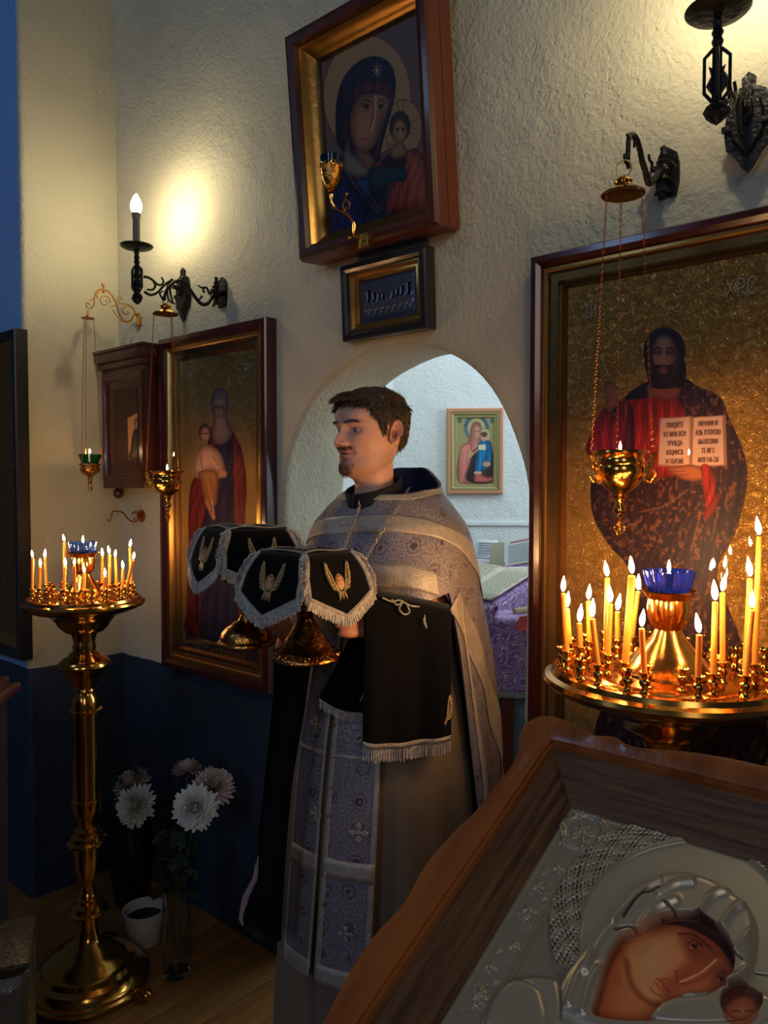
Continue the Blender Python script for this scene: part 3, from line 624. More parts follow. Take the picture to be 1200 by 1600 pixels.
for x, w_ in ((450, 30), (540, 24)):
    p.line(z7([(x-w_, 650), (x-4, 622), (x+w_, 640)]), 2.2, (66, 36, 28), 0); p.line(z7([(x-w_*.9, 668), (x, 650), (x+w_*.9, 664)]), 1.6, (48, 28, 24), 0); p.ell(*z7([(x, 666)])[0], 3.4, 4.4, (36, 24, 22), 0); p.line(z7([(x-w_*.8, 690), (x, 698), (x+w_*.7, 688)]), 1.3, (104, 60, 42), 0)
p.line(z7([(508, 600), (510, 680), (498, 760), (478, 830)]), 2.2, (196, 142, 100), 0, .9); p.line(z7([(488, 640), (492, 700), (478, 780), (466, 822), (480, 840)]), 1.4, (96, 54, 38), 0, .8)
p.line(z7([(420, 872), (436, 862), (458, 872)]), 2.4, (150, 52, 44), 0); p.line(z7([(424, 886), (446, 888)]), 2, (156, 66, 52), 0, .8); p.line(z7([(430, 905), (450, 905)]), 1.4, (104, 60, 42), 0, .7)
p.poly(z7([(380, 940), (470, 960), (500, 1010), (470, 1060), (430, 1040)]), (128, 82, 54), 0, smooth=True)
for a_ in range(8): p.line([(589, 110), (589+7.5*cos(a_*pi/4), 110+11*sin(a_*pi/4))], 1., (206, 160, 110), 0, 1, False)
p.poly(z7([(395, 1135), (460, 1120), (465, 1240), (400, 1160)]), (24, 66, 104), 0, smooth=True)
for q in ([(300, 1000), (380, 1160), (520, 1330)], [(330, 990), (440, 1180), (540, 1310)]): p.line(z7(q), 1.5, (130, 80, 56), 0, .9)
p.poly(z7([(300, 1110), (440, 1270), (520, 1390), (190, 1470), (185, 1260)]), (36, 32, 66), 0, smooth=True)
# child of the upper icon
p.poly(z7([(540, 1000), (620, 960), (700, 940), (770, 930), (810, 1010), (825, 1260), (600, 1330), (570, 1320), (600, 1160), (560, 1100), (480, 1120), (470, 1060)]), (138, 52, 34), 0, smooth=True)
p.poly(z7([(470, 1060), (560, 1030), (690, 1050), (690, 1130), (600, 1140), (520, 1180), (470, 1140)]), (40, 50, 52), 0, smooth=True)
p.poly(z7([(560, 990), (620, 950), (690, 970), (690, 1040), (560, 1040)]), (54, 24, 26), 0, smooth=True)
for k in range(9): p.line(z7([(720+k*11, 960+k*6), (730+k*10, 1100), (715+k*12, 1250-k*4)]), 1., (190, 112, 60), 0, .75)
for k in range(7): p.line(z7([(580+k*16, 1180), (585+k*17, 1300)]), 1., (186, 96, 50), 0, .6)
p.poly(z7([(620, 900), (680, 890), (700, 960), (640, 990), (600, 970)]), (150, 100, 66), 0, smooth=True)
p.ell(*z7([(660, 790)])[0], 16.5, 24, (50, 32, 24), 0); p.ell(*z7([(658, 822)])[0], 11.5, 19, (158, 104, 68), 0)
for x in (645, 678): p.line(z7([(x-10, 803), (x+10, 800)]), 1.4, (50, 28, 22), 0); p.ell(*z7([(x, 812)])[0], 1.8, 2, (36, 22, 20), 0)
p.line(z7([(662, 812), (660, 850)]), 1.1, (190, 136, 92), 0); p.line(z7([(652, 872), (672, 870)]), 1.4, (140, 56, 44), 0)
p.C[:, :3] = np.clip(p.C[:, :3]*1.32, 0, 1); p.build('painting', M_paintflat, tT); pane(tT, TW, THh, .070, -.048)

# ---- small relief picture under it
sW, sH = .325, .225
tS = thing('relief_picture', 'small dark framed silver relief of an arcaded hall, under the tilted icon', 'picture', M=wallM(.033, 1.985, -.001, radians(3)))
frame_parts(tS, sW, sH, .040, M_blackwood, [(.004, -.045), (.016, -.046), (.024, -.040), (.027, -.032)], M_slip, [(.027, -.033), (.033, -.034), (.040, -.024), (.046, -.026), (.050, -.014)])
p = Panel(tS.matrix_world, (-sW/2+.047, sW/2-.047, .047, sH-.047), -.012, 130, 90)
zs = lambda P: Z((520, 370), 7.0588, P)
p.base((96, 96, 100), 1.)
X_, Z_ = p.X/(sW/2-.047), (p.Z-sH/2)/(sH/2-.047)
p.H += .0012*np.clip(np.sin(p.X*900)*np.sin(p.Z*900), -.4, 1)*((abs(X_) > .86) | (abs(Z_) > .8)); inn = (abs(X_) < .84) & (abs(Z_) < .78)
p.H[inn] = .001; p.C[inn, :3] = (.46, .46, .50)
for cx in (-.66, -.46, -.30, -.16, .16, .30, .47, .68):
    hw = .03+.035*abs(cx); top = .12+.5*abs(cx); m_ = (abs(X_-cx) < hw) & (Z_ > -.1) & (Z_ < top+ (hw*1.2)*np.sqrt(np.clip(1-((X_-cx)/hw)**2, 0, 1))); p.H[m_] = -.002; p.C[m_, :3] = (.16, .16, .19)
for k in range(14):
    cx = -.74+k*.113; r2 = ((X_-cx)/.06)**2+((Z_+.12-.05*(k % 2))/.12)**2; p.H += .0035*np.exp(-r2*1.5)
m_ = (abs(X_) < .8) & (Z_ < -.24) & (Z_ > -.42); p.H[m_] = .003; p.C[m_, :3] = (.5, .5, .54)
for k in range(8): cx = -.7+k*.2; m_ = (abs(X_-cx) < .035) & (Z_ <= -.42) & (Z_ > -.62); p.H[m_] = .0025
p.build('relief_plate', paint_mat('pewter_relief', .4, .38, 0, metal=.9), tS)

# ---- small case icon of a monk near the corner
cW, cH = .33, .56
xk = CORN+.178
tC = thing('icon_case', 'small dark wooden case with a cornice holding a narrow icon of a monk', 'icon', M=wallM(xk, 1.535))
b = MB(); b.box(-cW/2, cW/2, -.085, 0, .0, cH-.07, .003); ob('case', b, M_darkwood, tC)
ob('cornice', MB().ring(cW+.05, .07, [(.025, 0), (.025, -.09), (.02, -.096)], z0=cH-.09).box(-cW/2-.012, cW/2+.012, -.098, 0, cH-.075, cH-.05, .003).box(-cW/2-.026, cW/2+.026, -.112, 0, cH-.05, cH-.012, .006).box(-cW/2-.032, cW/2+.032, -.118, 0, cH-.012, cH, .002), M_darkwood, tC)
ob('door_frame', MB().ring(cW-.03, cH-.13, [(0, -.085), (0, -.094), (.02, -.096), (.026, -.088), (.03, -.086)], z0=.03), M_darkwood, tC)
ob('drop_knob', MB().ball((-cW/2+.05, -.045, -.022), .022, 10).lathe([(.012, -.006), (.012, .004)], 12, (-cW/2+.05, -.045, 0)), M_darkwood, tC)
p = Panel(tC.matrix_world, (-.075, .105, .09, .40), -.0875, 60, 130)
zc = lambda P: Z((140, 560), 5.925, P)
p.base((60, 30, 20), 0)
p.poly(zc([(350, 550), (380, 540), (435, 505), (470, 525), (500, 530), (520, 940), (362, 940)]), (206, 146, 74), .3); p.poly(zc([(430, 640), (400, 690), (380, 830), (372, 935), (515, 935), (515, 700), (470, 650)]), (44, 40, 40), 0, smooth=True)
p.ell(*zc([(442, 600)])[0], 5, 8, (70, 54, 40), 0); p.ell(*zc([(442, 598)])[0], 3.4, 5.4, (176, 116, 76), 0); p.ell(*zc([(442, 628)])[0], 3, 4, (170, 150, 130), 0)
p.poly(zc([(440, 830), (470, 760), (495, 770), (490, 880), (400, 925), (400, 880)]), (150, 100, 64), 0, .8, smooth=True)
p.build('painting', M_paintflat, tC)

# ---- dark icon at the left edge, on the pier face coloured for blue daylight
h0 = (W(0, -PE, 0)); 
def wl2(px, py, off): return wl(px, py, off)
xe, zt = wl(22, 512, PE+.05); _, zb = wl(22, 1030, PE+.05)
dW = .62
tD = thing('icon', 'dark framed icon cut by the left edge, on the side wall coloured as in blue daylight', 'icon', M=wallM(xe-dW/2, zb, -PE))
frame_parts(tD, dW, zt-zb, .045, M_blackwood, [(.004, -.05), (.02, -.052), (.034, -.046), (.038, -.036)], M_slip, [(.038, -.038), (.05, -.040), (.062, -.030), (.08, -.010)])
p = Panel(tD.matrix_world, (-dW/2+.075, dW/2-.075, .075, zt-zb-.075), -.012, 40, 60); p.base((120, 88, 46), 1.); p.ell(-60, 650, 26, 40, (110, 60, 40), 0); p.poly([(-110, 1000), (-100, 700), (-60, 660), (-20, 700), (-10, 1000)], (70, 30, 30), 0); p.build('painting', M_paintgold, tD)

# ---- icon in the altar room
yA = 4.55
rz = -radians(5)
c0 = at(700, 771, 4.45); wA = (789-698)*4.45/1200; hA = (772-635)*4.45/1200
n_back = (AD.cross(Vector((0, 0, 1)))).normalized()   # towards camera?
if n_back.y > 0: n_back = -n_back
# put it on the back wall: distance along the wall where the pixel column meets it
def backpt(px, py, off=.0):
    r = ray(px, py); Pn = AC+n_back*off; return CP+r*((Pn-CP).dot(n_back)/r.dot(n_back))
pl = backpt(698, 772, .03); pr = backpt(786, 772, .03); pt = backpt(698, 638, .03)
wA = (pr-pl).length; hA = pt.z-pl.z
tA = thing('icon', 'light wood framed icon of a mother in pink with blue-robed child, beyond the doorway', 'icon', M=Matrix.Translation((pl+pr)/2-n_back*.03) @ Matrix.Rotation(atan2(AD.y, AD.x), 4, 'Z'))
ob('frame', MB().ring(wA, hA, [(0, 0), (0, -.028), (.006, -.032), (.022, -.030), (.024, -.022)]), mat('light_orange_wood', (198, 140, 102), .45), tA, angle=30)
ob('gilt_slip', MB().ring(wA, hA, [(.024, -.024), (.034, -.026), (.042, -.018), (.055, -.016), (.06, -.008)]), mat('pale_gilt', (170, 160, 110), .4, .5), tA, angle=30)
ob('backing', MB().box(-wA/2+.01, wA/2-.01, -.006, 0, .01, hA-.01), M_darkwood, tA, smooth=False)
p = Panel(tA.matrix_world, (-wA/2+.055, wA/2-.055, .055, hA-.055), -.009, 120, 190)
za = lambda P: Z((680, 600), 2.756, P)
p.base((166, 156, 104), .5)
p.ell(*za([(178, 190)])[0], 20, 21.5, (90, 120, 124), .2); p.ell(*za([(178, 192)])[0], 14, 16, (186, 176, 120), .4)
for k in range(11): a_ = -2.9+k*.29; p.ell(743.6+17*cos(a_*1.0), 669+18.5*sin(a_), 1.6, 1.8, (40, 70, 110), 0)
for x in (105, 245): p.ell(*za([(x, 158)])[0], 3.6, 4, (70, 110, 90), 0)
p.ell(*za([(213, 222)])[0], 10, 12, (110, 130, 120), .2); p.ell(*za([(213, 222)])[0], 8.6, 10.6, (190, 180, 124), .4)
p.poly(za([(152, 190), (165, 165), (190, 165), (200, 190), (200, 235), (235, 260), (255, 310), (256, 420), (100, 420), (108, 280), (140, 250)]), (216, 132, 118), 0, smooth=True)
p.poly(za([(150, 300), (210, 260), (250, 300), (255, 418), (140, 418), (135, 340)]), (52, 40, 44), 0, smooth=True)
p.poly(za([(105, 285), (140, 252), (160, 270), (150, 340), (130, 400), (128, 420), (102, 420)]), (222, 138, 122), 0, smooth=True)
p.poly(za([(180, 380), (220, 400), (250, 400), (240, 420), (170, 420)]), (196, 96, 88), 0, smooth=True)
p.poly(za([(190, 250), (238, 248), (245, 300), (235, 350), (190, 385), (172, 380), (176, 320)]), (22, 110, 164), 0, smooth=True)
p.poly(za([(165, 190), (180, 178), (196, 190), (196, 220), (182, 245), (168, 228)]), (200, 146, 116), 0, smooth=True); p.ell(*za([(211, 226)])[0], 5.6, 7.6, (206, 152, 122), 0); p.ell(*za([(211, 216)])[0], 5.2, 3.6, (96, 66, 48), 0)
for x, y in ((174, 204), (187, 204), (206, 226), (216, 226)): p.ell(*za([(x, y)])[0], 1.2, .8, (50, 36, 34), 0)
p.poly(za([(186, 262), (218, 260), (218, 284), (186, 284)]), (222, 210, 190), 0); p.ell(*za([(222, 345)])[0], 6.5, 4, (204, 150, 120), 0); p.ell(*za([(150, 300)])[0], 5, 5, (204, 150, 120), 0); p.line(za([(138, 325), (185, 280)]), 3, (204, 150, 120), 0)
for x in (176, 192): p.ell(*za([(x, 382)])[0], 3.4, 2.4, (214, 176, 150), 0)
for q in ([(120, 300), (112, 410)], [(140, 280), (132, 400)], [(160, 210), (156, 250)]): p.line(za(q), 1.2, (176, 92, 86), 0, .7)
p.build('painting', M_paintflat, tA)

# ================================================================== LAMPS, SCONCES AND BRACKETS
def pl_pts(x, P, dz=0.):
    """pixels on the vertical plane square to the wall at wall coordinate x -> (out, height) in wall coordinates"""
    M = wallM(x, 0); out = []
    for q in P: h = hit(M, q[0], q[1], 0, axis=0); out.append((h.y, h.z+dz))
    return out
def chain(b, p0, p1, link=.0085, r=.0009, w_=.62):
    p0 = Vector(p0); p1 = Vector(p1); L = (p1-p0).length; n = max(2, int(L/(link*.78))); q = (p1-p0).to_track_quat('X', 'Z').to_matrix().to_4x4()
    for i in range(n):
        M = q @ Matrix.Rotation((i % 2)*pi/2+.4, 4, 'X') @ Matrix.Diagonal((link/2/.0035*.82, w_*link/2/.0035*.82, 1, 1))
        b.torus(p0+(p1-p0)*((i+.5)/n), .0035, r, 8, 4, M)
    return b
# iron sconce: plate on the wall, arm standing straight out, column, drip disc, candle sleeve and bulb
SX = -1.013; SZ = wl(218, 386, .2)[1]; SO = .2
M_sleeve = mat('grey_candle_sleeve', (112, 110, 100), .5); M_bulb = mat('lit_bulb', (255, 244, 214), .3, emis=(255, 236, 192), estr=310.)
def make_sconce():
    t = thing('wall_sconce', 'black iron wall sconce with a lit candle bulb, near the left corner', 'wall lamp', M=wallM(SX, SZ), group='iron wall sconces')
    A = lambda P: [(0, y, z-SZ) for y, z in pl_pts(SX, Z((180, 280), 6.6667, P))]
    b = MB()
    for P in ([(300, 1015), (350, 1025), (400, 1060), (440, 1095), (480, 1100), (502, 1065), (480, 1020)], [(305, 1175), (370, 1205), (440, 1180), (500, 1115), (560, 1065), (620, 1060)], [(400, 1060), (418, 1110), (390, 1150), (335, 1148)], [(560, 1070), (540, 1150), (560, 1260), (620, 1300)], [(590, 1040), (570, 1150), (600, 1290)]):
        C = catmull(A(P), 5); n = len(C); b.tube([tuple(c) for c in C], [.0052*(1-.35*i/n) for i in range(n)], 8)
    ob('arm', b, M_iron, t)
    hexs = [(-.044, 0), (-.044, -.012)]
    out = [(0, .10), (.014, .088), (.012, .07), (.034, .058), (.042, .03), (.046, -.02), (.042, -.05), (.026, -.066), (.012, -.09), (0, -.104), (-.012, -.09), (-.026, -.066), (-.042, -.05), (-.046, -.02), (-.042, .03), (-.034, .058), (-.012, .07), (-.014, .088)]
    zc_ = wl(283, 461, .0)[1]-SZ
    b = MB().prism([(x, z+zc_) for x, z in out], -.008, 0).prism([(x*.72, z*.72+zc_) for x, z in out], -.016, -.008, bev=.12)
    b.prism([(x*.3, z*.34+zc_+.02) for x, z in out], -.026, -.014, bev=.2)
    for z in (.05, -.056): b.ball((0, -.014, zc_+z), .006, 6)
    b.box(-.05, .05, -.014, -.004, zc_-.012, zc_+.0); b.tube([(0, -.01, zc_+.015), (0, -.05, zc_+.02)], .009, 8)
    ob('wall_plate', b, M_iron, t, angle=30)
    b = MB(); y = -SO
    b.lathe([(0, -.204), (.005, -.2), (.012, -.19), (.017, -.183), (.013, -.176), (.017, -.168), (.009, -.16), (.009, -.07), (.012, -.066), (.0075, -.06), (.011, -.05), (.0075, -.042), (.011, -.034), (.0075, -.026), (.010, -.016), (.006, -.010), (.012, 0), (0, 0)], 12, (0, y, 0))
    for a in (0, 1, 2, 3):       # four hexagonal loops about the column
        R_ = Matrix.Translation((0, y, 0)) @ Matrix.Rotation(a*pi/2+.35, 4, 'Z')
        pts = [(.006, 0, -.062), (.022, 0, -.078), (.022, 0, -.142), (.006, 0, -.162)]
        b.tube([tuple(R_ @ Vector(q)) for q in pts], .0035, 6); b.prism([(.0, -.17), (.016, -.165), (.024, -.178), (.018, -.19), (.006, -.2)], -.002, .002, M=R_); b.prism([(.006, -.1), (.015, -.094), (.010, -.112), (.019, -.13), (.006, -.15)], -.002, .002, M=R_)
    ob('column', b, M_iron, t)
    ob('drip_disc', MB().lathe([(0, -.004), (.03, -.004), (.052, .001), (.0585, .007), (.0585, .009), (.05, .005), (0, .003)], 36, (0, y, 0)), M_iron, t)
    ob('candle_sleeve', MB().lathe([(.0135, .004), (.013, .1), (.016, .118), (.0165, .124), (.011, .128)], 20, (0, y, 0)), M_sleeve, t)
    ob('bulb', MB().lathe([(.010, .124), (.0155, .130), (.020, .143), (.0195, .156), (.014, .172), (.007, .186), (0, .195)], 20, (0, y, 0)), M_bulb, t)
    return t
s1 = make_sconce(); s2 = copy_tree(s1)
hx, hz = wl(1122, 22, .2275)
s2.matrix_world = wallM(hx, hz, -.028); s2['label'] = 'black iron wall sconce at the top right edge, its bulb out of sight'
#light('sconce_light', 'POINT', W(SX, -SO-.06, SZ+.155), 9, (1, .87, .62), .02, parent=None)
#light('sconce_light', 'POINT', W(hx, -.2275-.06, hz+.155), 5.5, (1, .88, .66), .02)

# hanging lamps
def flame_mesh():
    prof = [(0, 0), (.0026, .002), (.0045, .0075), (.0049, .012), (.0040, .018), (.0022, .024), (.0008, .029), (0, .031)]
    return MB().lathe(prof, 8)
FL0 = ob('flame', flame_mesh(), M_flame); FLM = FL0.data; bpy.data.objects.remove(FL0)
def flame(parent, loc, s=1., lean=(0, 0)):
    o = bpy.data.objects.new('flame', FLM); COL.objects.link(o); o.parent = parent; o.location = loc; o.scale = (s, s, s); o.rotation_euler = (lean[0], lean[1], 0); return o
def gold_lamp(label, x, o_, zrim, hang, cx=None):
    t = thing('hanging_lamp', label, 'oil lamp', M=wallM(x, zrim, -o_), group='gold oil lamps on chains')
    ob('bowl', MB().lathe([(.046, .002), (.056, .004), (.057, .0), (.050, -.003), (.046, -.010), (.049, -.018), (.047, -.024), (.050, -.030), (.049, -.042), (.042, -.058), (.028, -.073), (.013, -.083), (.011, -.088)], 40), M_brass, t)
    ob('lamp_cup', MB().lathe([(.0, -.03), (.03, -.028), (.040, .0), (.043, .006), (.041, .006), (.036, 0)], 28), M_copper, t)
    ob('finial', MB().lathe([(.011, -.086), (.015, -.09), (.009, -.096), (.008, -.104), (.013, -.112), (.013, -.118), (.007, -.124), (.009, -.13), (.004, -.138), (0, -.14)], 20), M_brass, t)
    ob('drop', MB().prism([(0, -.137), (.006, -.145), (.013, -.150), (.012, -.158), (.005, -.166), (0, -.174), (-.005, -.166), (-.012, -.158), (-.013, -.150), (-.006, -.145)], -.002, .002), M_brassemb, t)
    for k in range(3):
        b = MB(); a = 2*pi*k/3+.52+pi/2; Mk = Matrix.Rotation(a, 4, 'Z')
        c = len(b.v); b.prism([(.044, -.055), (.052, -.064), (.062, -.055), (.066, -.04), (.070, -.022), (.074, -.006), (.068, .002), (.062, -.004), (.060, -.016), (.054, -.024), (.050, -.036)], -.0045, .0045, M=Mk, bev=.15)
        b.tube([tuple(Mk @ Vector(q)) for q in ((.048, 0, -.05), (.064, .0, -.058), (.074, 0, -.044), (.068, 0, -.032))], [.004, .004, .003, .002], 6)
        ob('wing', b, M_brassemb, t)
    for k in range(3):
        b = MB(); a = 2*pi*k/3+.52+pi/2; chain(b, (.068*cos(a), .068*sin(a), .002), (.038*cos(a), .038*sin(a), hang-.004))
        ob('chain', b, M_copper, t)
    ob('canopy_disc', MB().lathe([(0, .0), (.025, .001), (.043, -.004), (.044, -.002), (.030, .008), (.018, .013), (.016, .018), (.019, .022), (.015, .028), (.006, .034), (0, .035)], 32, (0, 0, hang)), M_brass, t)
    ob('hanging_ring', MB().torus((0, 0, hang+.048), .017, .0014, 20, 6, Matrix.Rotation(pi/2, 4, 'X') @ Matrix.Rotation(.0, 4, 'Y')), M_brass, t)
    ob('wick', MB().tube([(0, 0, 0), (0, 0, .006)], .0015, 6), M_wick, t); flame(t, (0, 0, .005), .62)
    return t
LX1 = -.772; zr1 = wl(258, 737, .24)[1]
gl1 = gold_lamp('gold oil lamp on chains, hanging in front of the tall icon at left', LX1, .24, zr1, wl(257, 490, .24)[1]-zr1)
xr, zr2 = wl(972, 708, .238); xr = .844
gl2 = gold_lamp('gold oil lamp on chains, hanging before the icon with the open book', xr, .238, zr2, wl(980, 300, .238)[1]-zr2)
def hook_bracket(label, x, P, curl, tip, cl):
    """cast iron arm in the plane square to the wall, ending in a hook; P, curl in pixels"""
    zc_ = wl(*cl)[1]; t = thing('lamp_bracket', label, 'bracket', M=wallM(x, zc_), group='iron lamp brackets')
    A = lambda P: [(0, y, z-zc_) for y, z in pl_pts(x, P)]
    b = MB(); C = catmull([(0, -.012, 0), (0, -.034, .004)]+[q for q in A(P)], 5); n = len(C); b.tube([tuple(c) for c in C], [.0075-.003*i/n for i in range(n)], 8)
    for i in range(2, n-6, 3): b.ball(tuple(C[i]), .0075-.0025*i/n, 6)
    for cu in curl:
        C = catmull(A(cu), 5); b.tube([tuple(c) for c in C], [.0045-.002*i/len(C) for i in range(len(C))], 7)
    ob('arm', b, M_iron, t)
    b = MB(); b.prism([(-.02, -.05), (.02, -.05), (.026, -.02), (.026, .02), (.02, .045), (0, .06), (-.02, .045), (-.026, .02), (-.026, -.02)], -.008, 0)
    for s_ in (-1, 1): b.tube([(0, -.01, 0), (s_*.02, -.03, .012), (s_*.03, -.034, .0), (s_*.022, -.034, -.014)], [.006, .005, .004, .003], 7)
    b.lathe([(.016, -.02), (.011, -.01), (.017, 0), (.012, .012), (.016, .02), (.007, .026), (.010, .034), (.006, .044), (.008, .05), (0, .058)], 12, (0, -.03, .0))
    b.prism([(-.004, -.02), (.004, -.02), (.018, -.05), (0, -.042), (-.018, -.05)], -.036, -.028)
    b.tube([(0, -.01, 0), (0, -.05, 0)], .010, 8); ob('wall_plate', b, M_iron, t); return t
hook_bracket('black iron bracket holding the gold lamp at right', xr, Z((900, 180), 6, [(690, 640), (650, 520), (620, 430), (600, 330), (570, 230), (535, 182), (500, 205), (490, 300), (487, 400), (492, 500)]), [Z((900, 180), 6, [(500, 210), (485, 190), (478, 180)]), Z((900, 180), 6, [(535, 190), (550, 240), (546, 300)]), Z((900, 180), 6, [(492, 470), (460, 420), (452, 360)]), Z((900, 180), 6, [(735, 520), (712, 510), (712, 450), (690, 420), (680, 365)])], None, (1052, 272))
zz8 = lambda P: Z((180, 280), 6.6667, P)
hook_bracket('black iron bracket right of the lit sconce, its arm holding the gold lamp', LX1, zz8([(1010, 1230), (960, 1295), (900, 1300), (840, 1240), (790, 1165), (740, 1100), (690, 1060), (620, 1070), (560, 1120), (520, 1190), (515, 1262)]), [zz8([(905, 1300), (870, 1260), (905, 1225), (890, 1215)]), zz8([(985, 1200), (950, 1130), (900, 1130), (865, 1105)]), zz8([(515, 1262), (490, 1240), (465, 1190), (500, 1165)]), zz8([(930, 1180), (915, 1150), (935, 1130)])], None, (338, 462))

# green glass lamp on a gilt scroll bracket
GX = -1.322; GO = .226
zg = wl(141, 710, GO)[1]; hg = wl(141, 497, GO)[1]-zg
t = thing('hanging_lamp', 'small green glass oil lamp on thin gold chains by the corner', 'oil lamp', M=wallM(GX, zg, -GO))
ob('glass_cup', MB().lathe([(0, -.038), (.030, -.04), (.036, -.02), (.043, 0), (.0415, 0), (.034, -.02), (.028, -.036)], 30, wob=lambda a, z: 1+.02*cos(12*a)), M_greengl, t)
ob('holder', MB().lathe([(.040, -.036), (.041, -.042), (.034, -.046), (.038, -.056), (.033, -.070), (.018, -.082), (.008, -.088), (.010, -.094), (.007, -.1), (.009, -.108), (.005, -.112), (.007, -.128), (.0085, -.140), (0, -.142)], 26), M_brassemb, t)
for k in range(3):
    b = MB(); a = 2*pi*k/3+.9; b.tube([(.040*cos(a), .040*sin(a), -.045), (.044*cos(a), .044*sin(a), .0), (.022*cos(a), .022*sin(a), hg)], .0013, 5)
    ob('chain', b, M_copper, t)
ob('canopy_disc', MB().lathe([(0, 0), (.024, 0), (.025, .003), (.008, .007), (.004, .016), (0, .017)], 24, (0, 0, hg)), M_copper, t)
ob('hanging_ring', MB().torus((0, 0, hg+.022), .008, .0012, 16, 5, Matrix.Rotation(pi/2, 4, 'X')), M_gold, t)
ob('wick', MB().tube([(0, 0, -.02), (0, 0, .004)], .002, 6), M_wick, t); flame(t, (0, 0, .003), .62)
zb = wl(222, 500, 0)[1]
t = thing('lamp_bracket', 'openwork gilt scroll bracket holding the green glass lamp', 'bracket', M=wallM(GX, zb))
zb6 = lambda P: [(0, y, z-zb) for y, z in pl_pts(GX, Z((120, 430), 6.6667, P))]
b = MB()
for P, r0 in (([(720, 415), (610, 405), (560, 470), (500, 480), (440, 400), (410, 290), (350, 190), (270, 150), (205, 170), (185, 230), (180, 300), (150, 345), (110, 335), (97, 295), (130, 295), (132, 315)], .0042),
              ([(610, 405), (585, 340), (520, 315), (480, 350), (490, 400), (530, 408), (540, 385), (520, 380)], .0034), ([(540, 305), (450, 290), (420, 245), (445, 222), (470, 240), (455, 255)], .0026),
              ([(220, 240), (205, 200), (250, 155)], .003), ([(350, 290), (335, 240), (290, 215), (245, 250), (270, 310), (315, 300), (310, 260), (290, 268)], .0026), ([(580, 460), (520, 490), (450, 460), (400, 400), (372, 355)], .0028), ([(400, 315), (365, 325), (340, 330)], .0026), ([(200, 190), (165, 250), (130, 262)], .002)):
    C = catmull(zb6(P), 5); n = len(C); b.tube([tuple(c) for c in C], [r0*(1-.4*i/n) for i in range(n)], 7)
q = zb6([(272, 95), (278, 170)]); b.ball(q[0], .006, 6, (1, 1, 1.3)); b.ball(zb6([(280, 125)])[0], .005, 6); b.ball(q[1], .006, 6)
ob('scroll', b, M_gold, t)
ob('wall_plate', MB().box(-.012, .012, -.012, 0, -.022, .014, .002).tube([(0, -.005, .01), (0, -.02, .02)], .004, 6), M_gold, t)
# small empty bracket below
xb_, zb = wl(222, 806, 0)
t = thing('lamp_bracket', 'small empty bronze scroll bracket low on the wall beside the tall icon', 'bracket', M=wallM(xb_, zb))
zb7 = lambda P: [(0, y, z-zb) for y, z in pl_pts(xb_, Z((140, 560), 5.925, P))]; b = MB()
for P in ([(520, 1465), (460, 1470), (440, 1500), (400, 1510), (350, 1480), (310, 1430), (250, 1415), (210, 1425), (200, 1480), (185, 1510), (160, 1490)], [(455, 1470), (450, 1430), (410, 1425), (392, 1440)], [(262, 1440), (255, 1450)], [(408, 1475), (415, 1495)]):
    C = catmull(zb7(P), 5); n = len(C); b.tube([tuple(c) for c in C], .0034, 7)
ob('scroll', b, M_copper, t); ob('wall_plate', MB().lathe([(0, 0), (.026, 0), (.024, .008), (.012, .012), (.008, .022), (0, .024)], 20, M=Matrix.Rotation(pi/2, 4, 'X')), M_copper, t)

# votive glass on a curved arm fixed to the tilted icon
xq, zq = wl(566, 373, .125)
t = thing('votive_lamp', 'teal glass votive cup in gilt filigree on a curved arm fixed below the tilted icon', 'oil lamp', M=wallM(xq, zq, -.118))
A = lambda P: [(0, y+.118, z-zq) for y, z in pl_pts(xq, Z((460, 0), 4, P))]
b = MB()
C = catmull(A([(410, 1485), (370, 1470), (372, 1400), (330, 1340), (270, 1310), (235, 1270), (232, 1215)]), 5); b.tube([tuple(c) for c in C], [.004+.0015*sin(i*.9) for i in range(len(C))], 8)
C = catmull(A([(335, 1345), (305, 1290), (320, 1250), (345, 1270), (340, 1305), (322, 1295)]), 5); b.tube([tuple(c) for c in C], .002, 7)
C = catmull(A([(318, 1250), (325, 1215)]), 5); b.tube([tuple(c) for c in C], .002, 6); b.ball(A([(328, 1212)])[0], .0045, 6); b.ball(A([(345, 1487)])[0], .005, 6); b.tube([A([(345, 1487)])[0], A([(385, 1480)])[0]], .003, 6)
ob('arm', b, M_gold, t); ob('plate', MB().box(-.016, .016, -.004, .012, -.024, .016, .002).ball((.009, -.004, -.016), .003, 6).ball((-.009, -.004, .01), .003, 6), M_gold, t)
cy, cz = A([(232, 1200)])[0][1:]; ztop = A([(205, 970)])[0][2]; Hc = ztop-cz; s_ = Hc/.118
pf = lambda P: [(r*s_, z*s_) for r, z in P]
ob('filigree_cup', MB().lathe(pf([(.004, 0), (.014, .004), (.008, .010), (.020, .018), (.030, .034), (.0345, .052), (.0365, .072), (.0385, .084), (.037, .084), (.0345, .068), (.03, .04)]), 32, (0, cy, cz)), M_brassemb, t)
b = MB()
for k in range(10): a = 2*pi*k/10; b.torus((.0375*s_*cos(a), cy+.0375*s_*sin(a), cz+.085*s_), .009*s_, .0014, 12, 5, Matrix.Rotation(a, 4, 'Z') @ Matrix.Rotation(pi/2, 4, 'Y'))
ob('filigree_rim', b, M_gold, t)
ob('glass_cup', MB().lathe(pf([(0, .022), (.022, .026), (.031, .05), (.036, .085), (.042, .116), (.041, .117), (.034, .085), (.029, .05), (.02, .03)]), 32, (0, cy, cz)), M_tealgl, t)

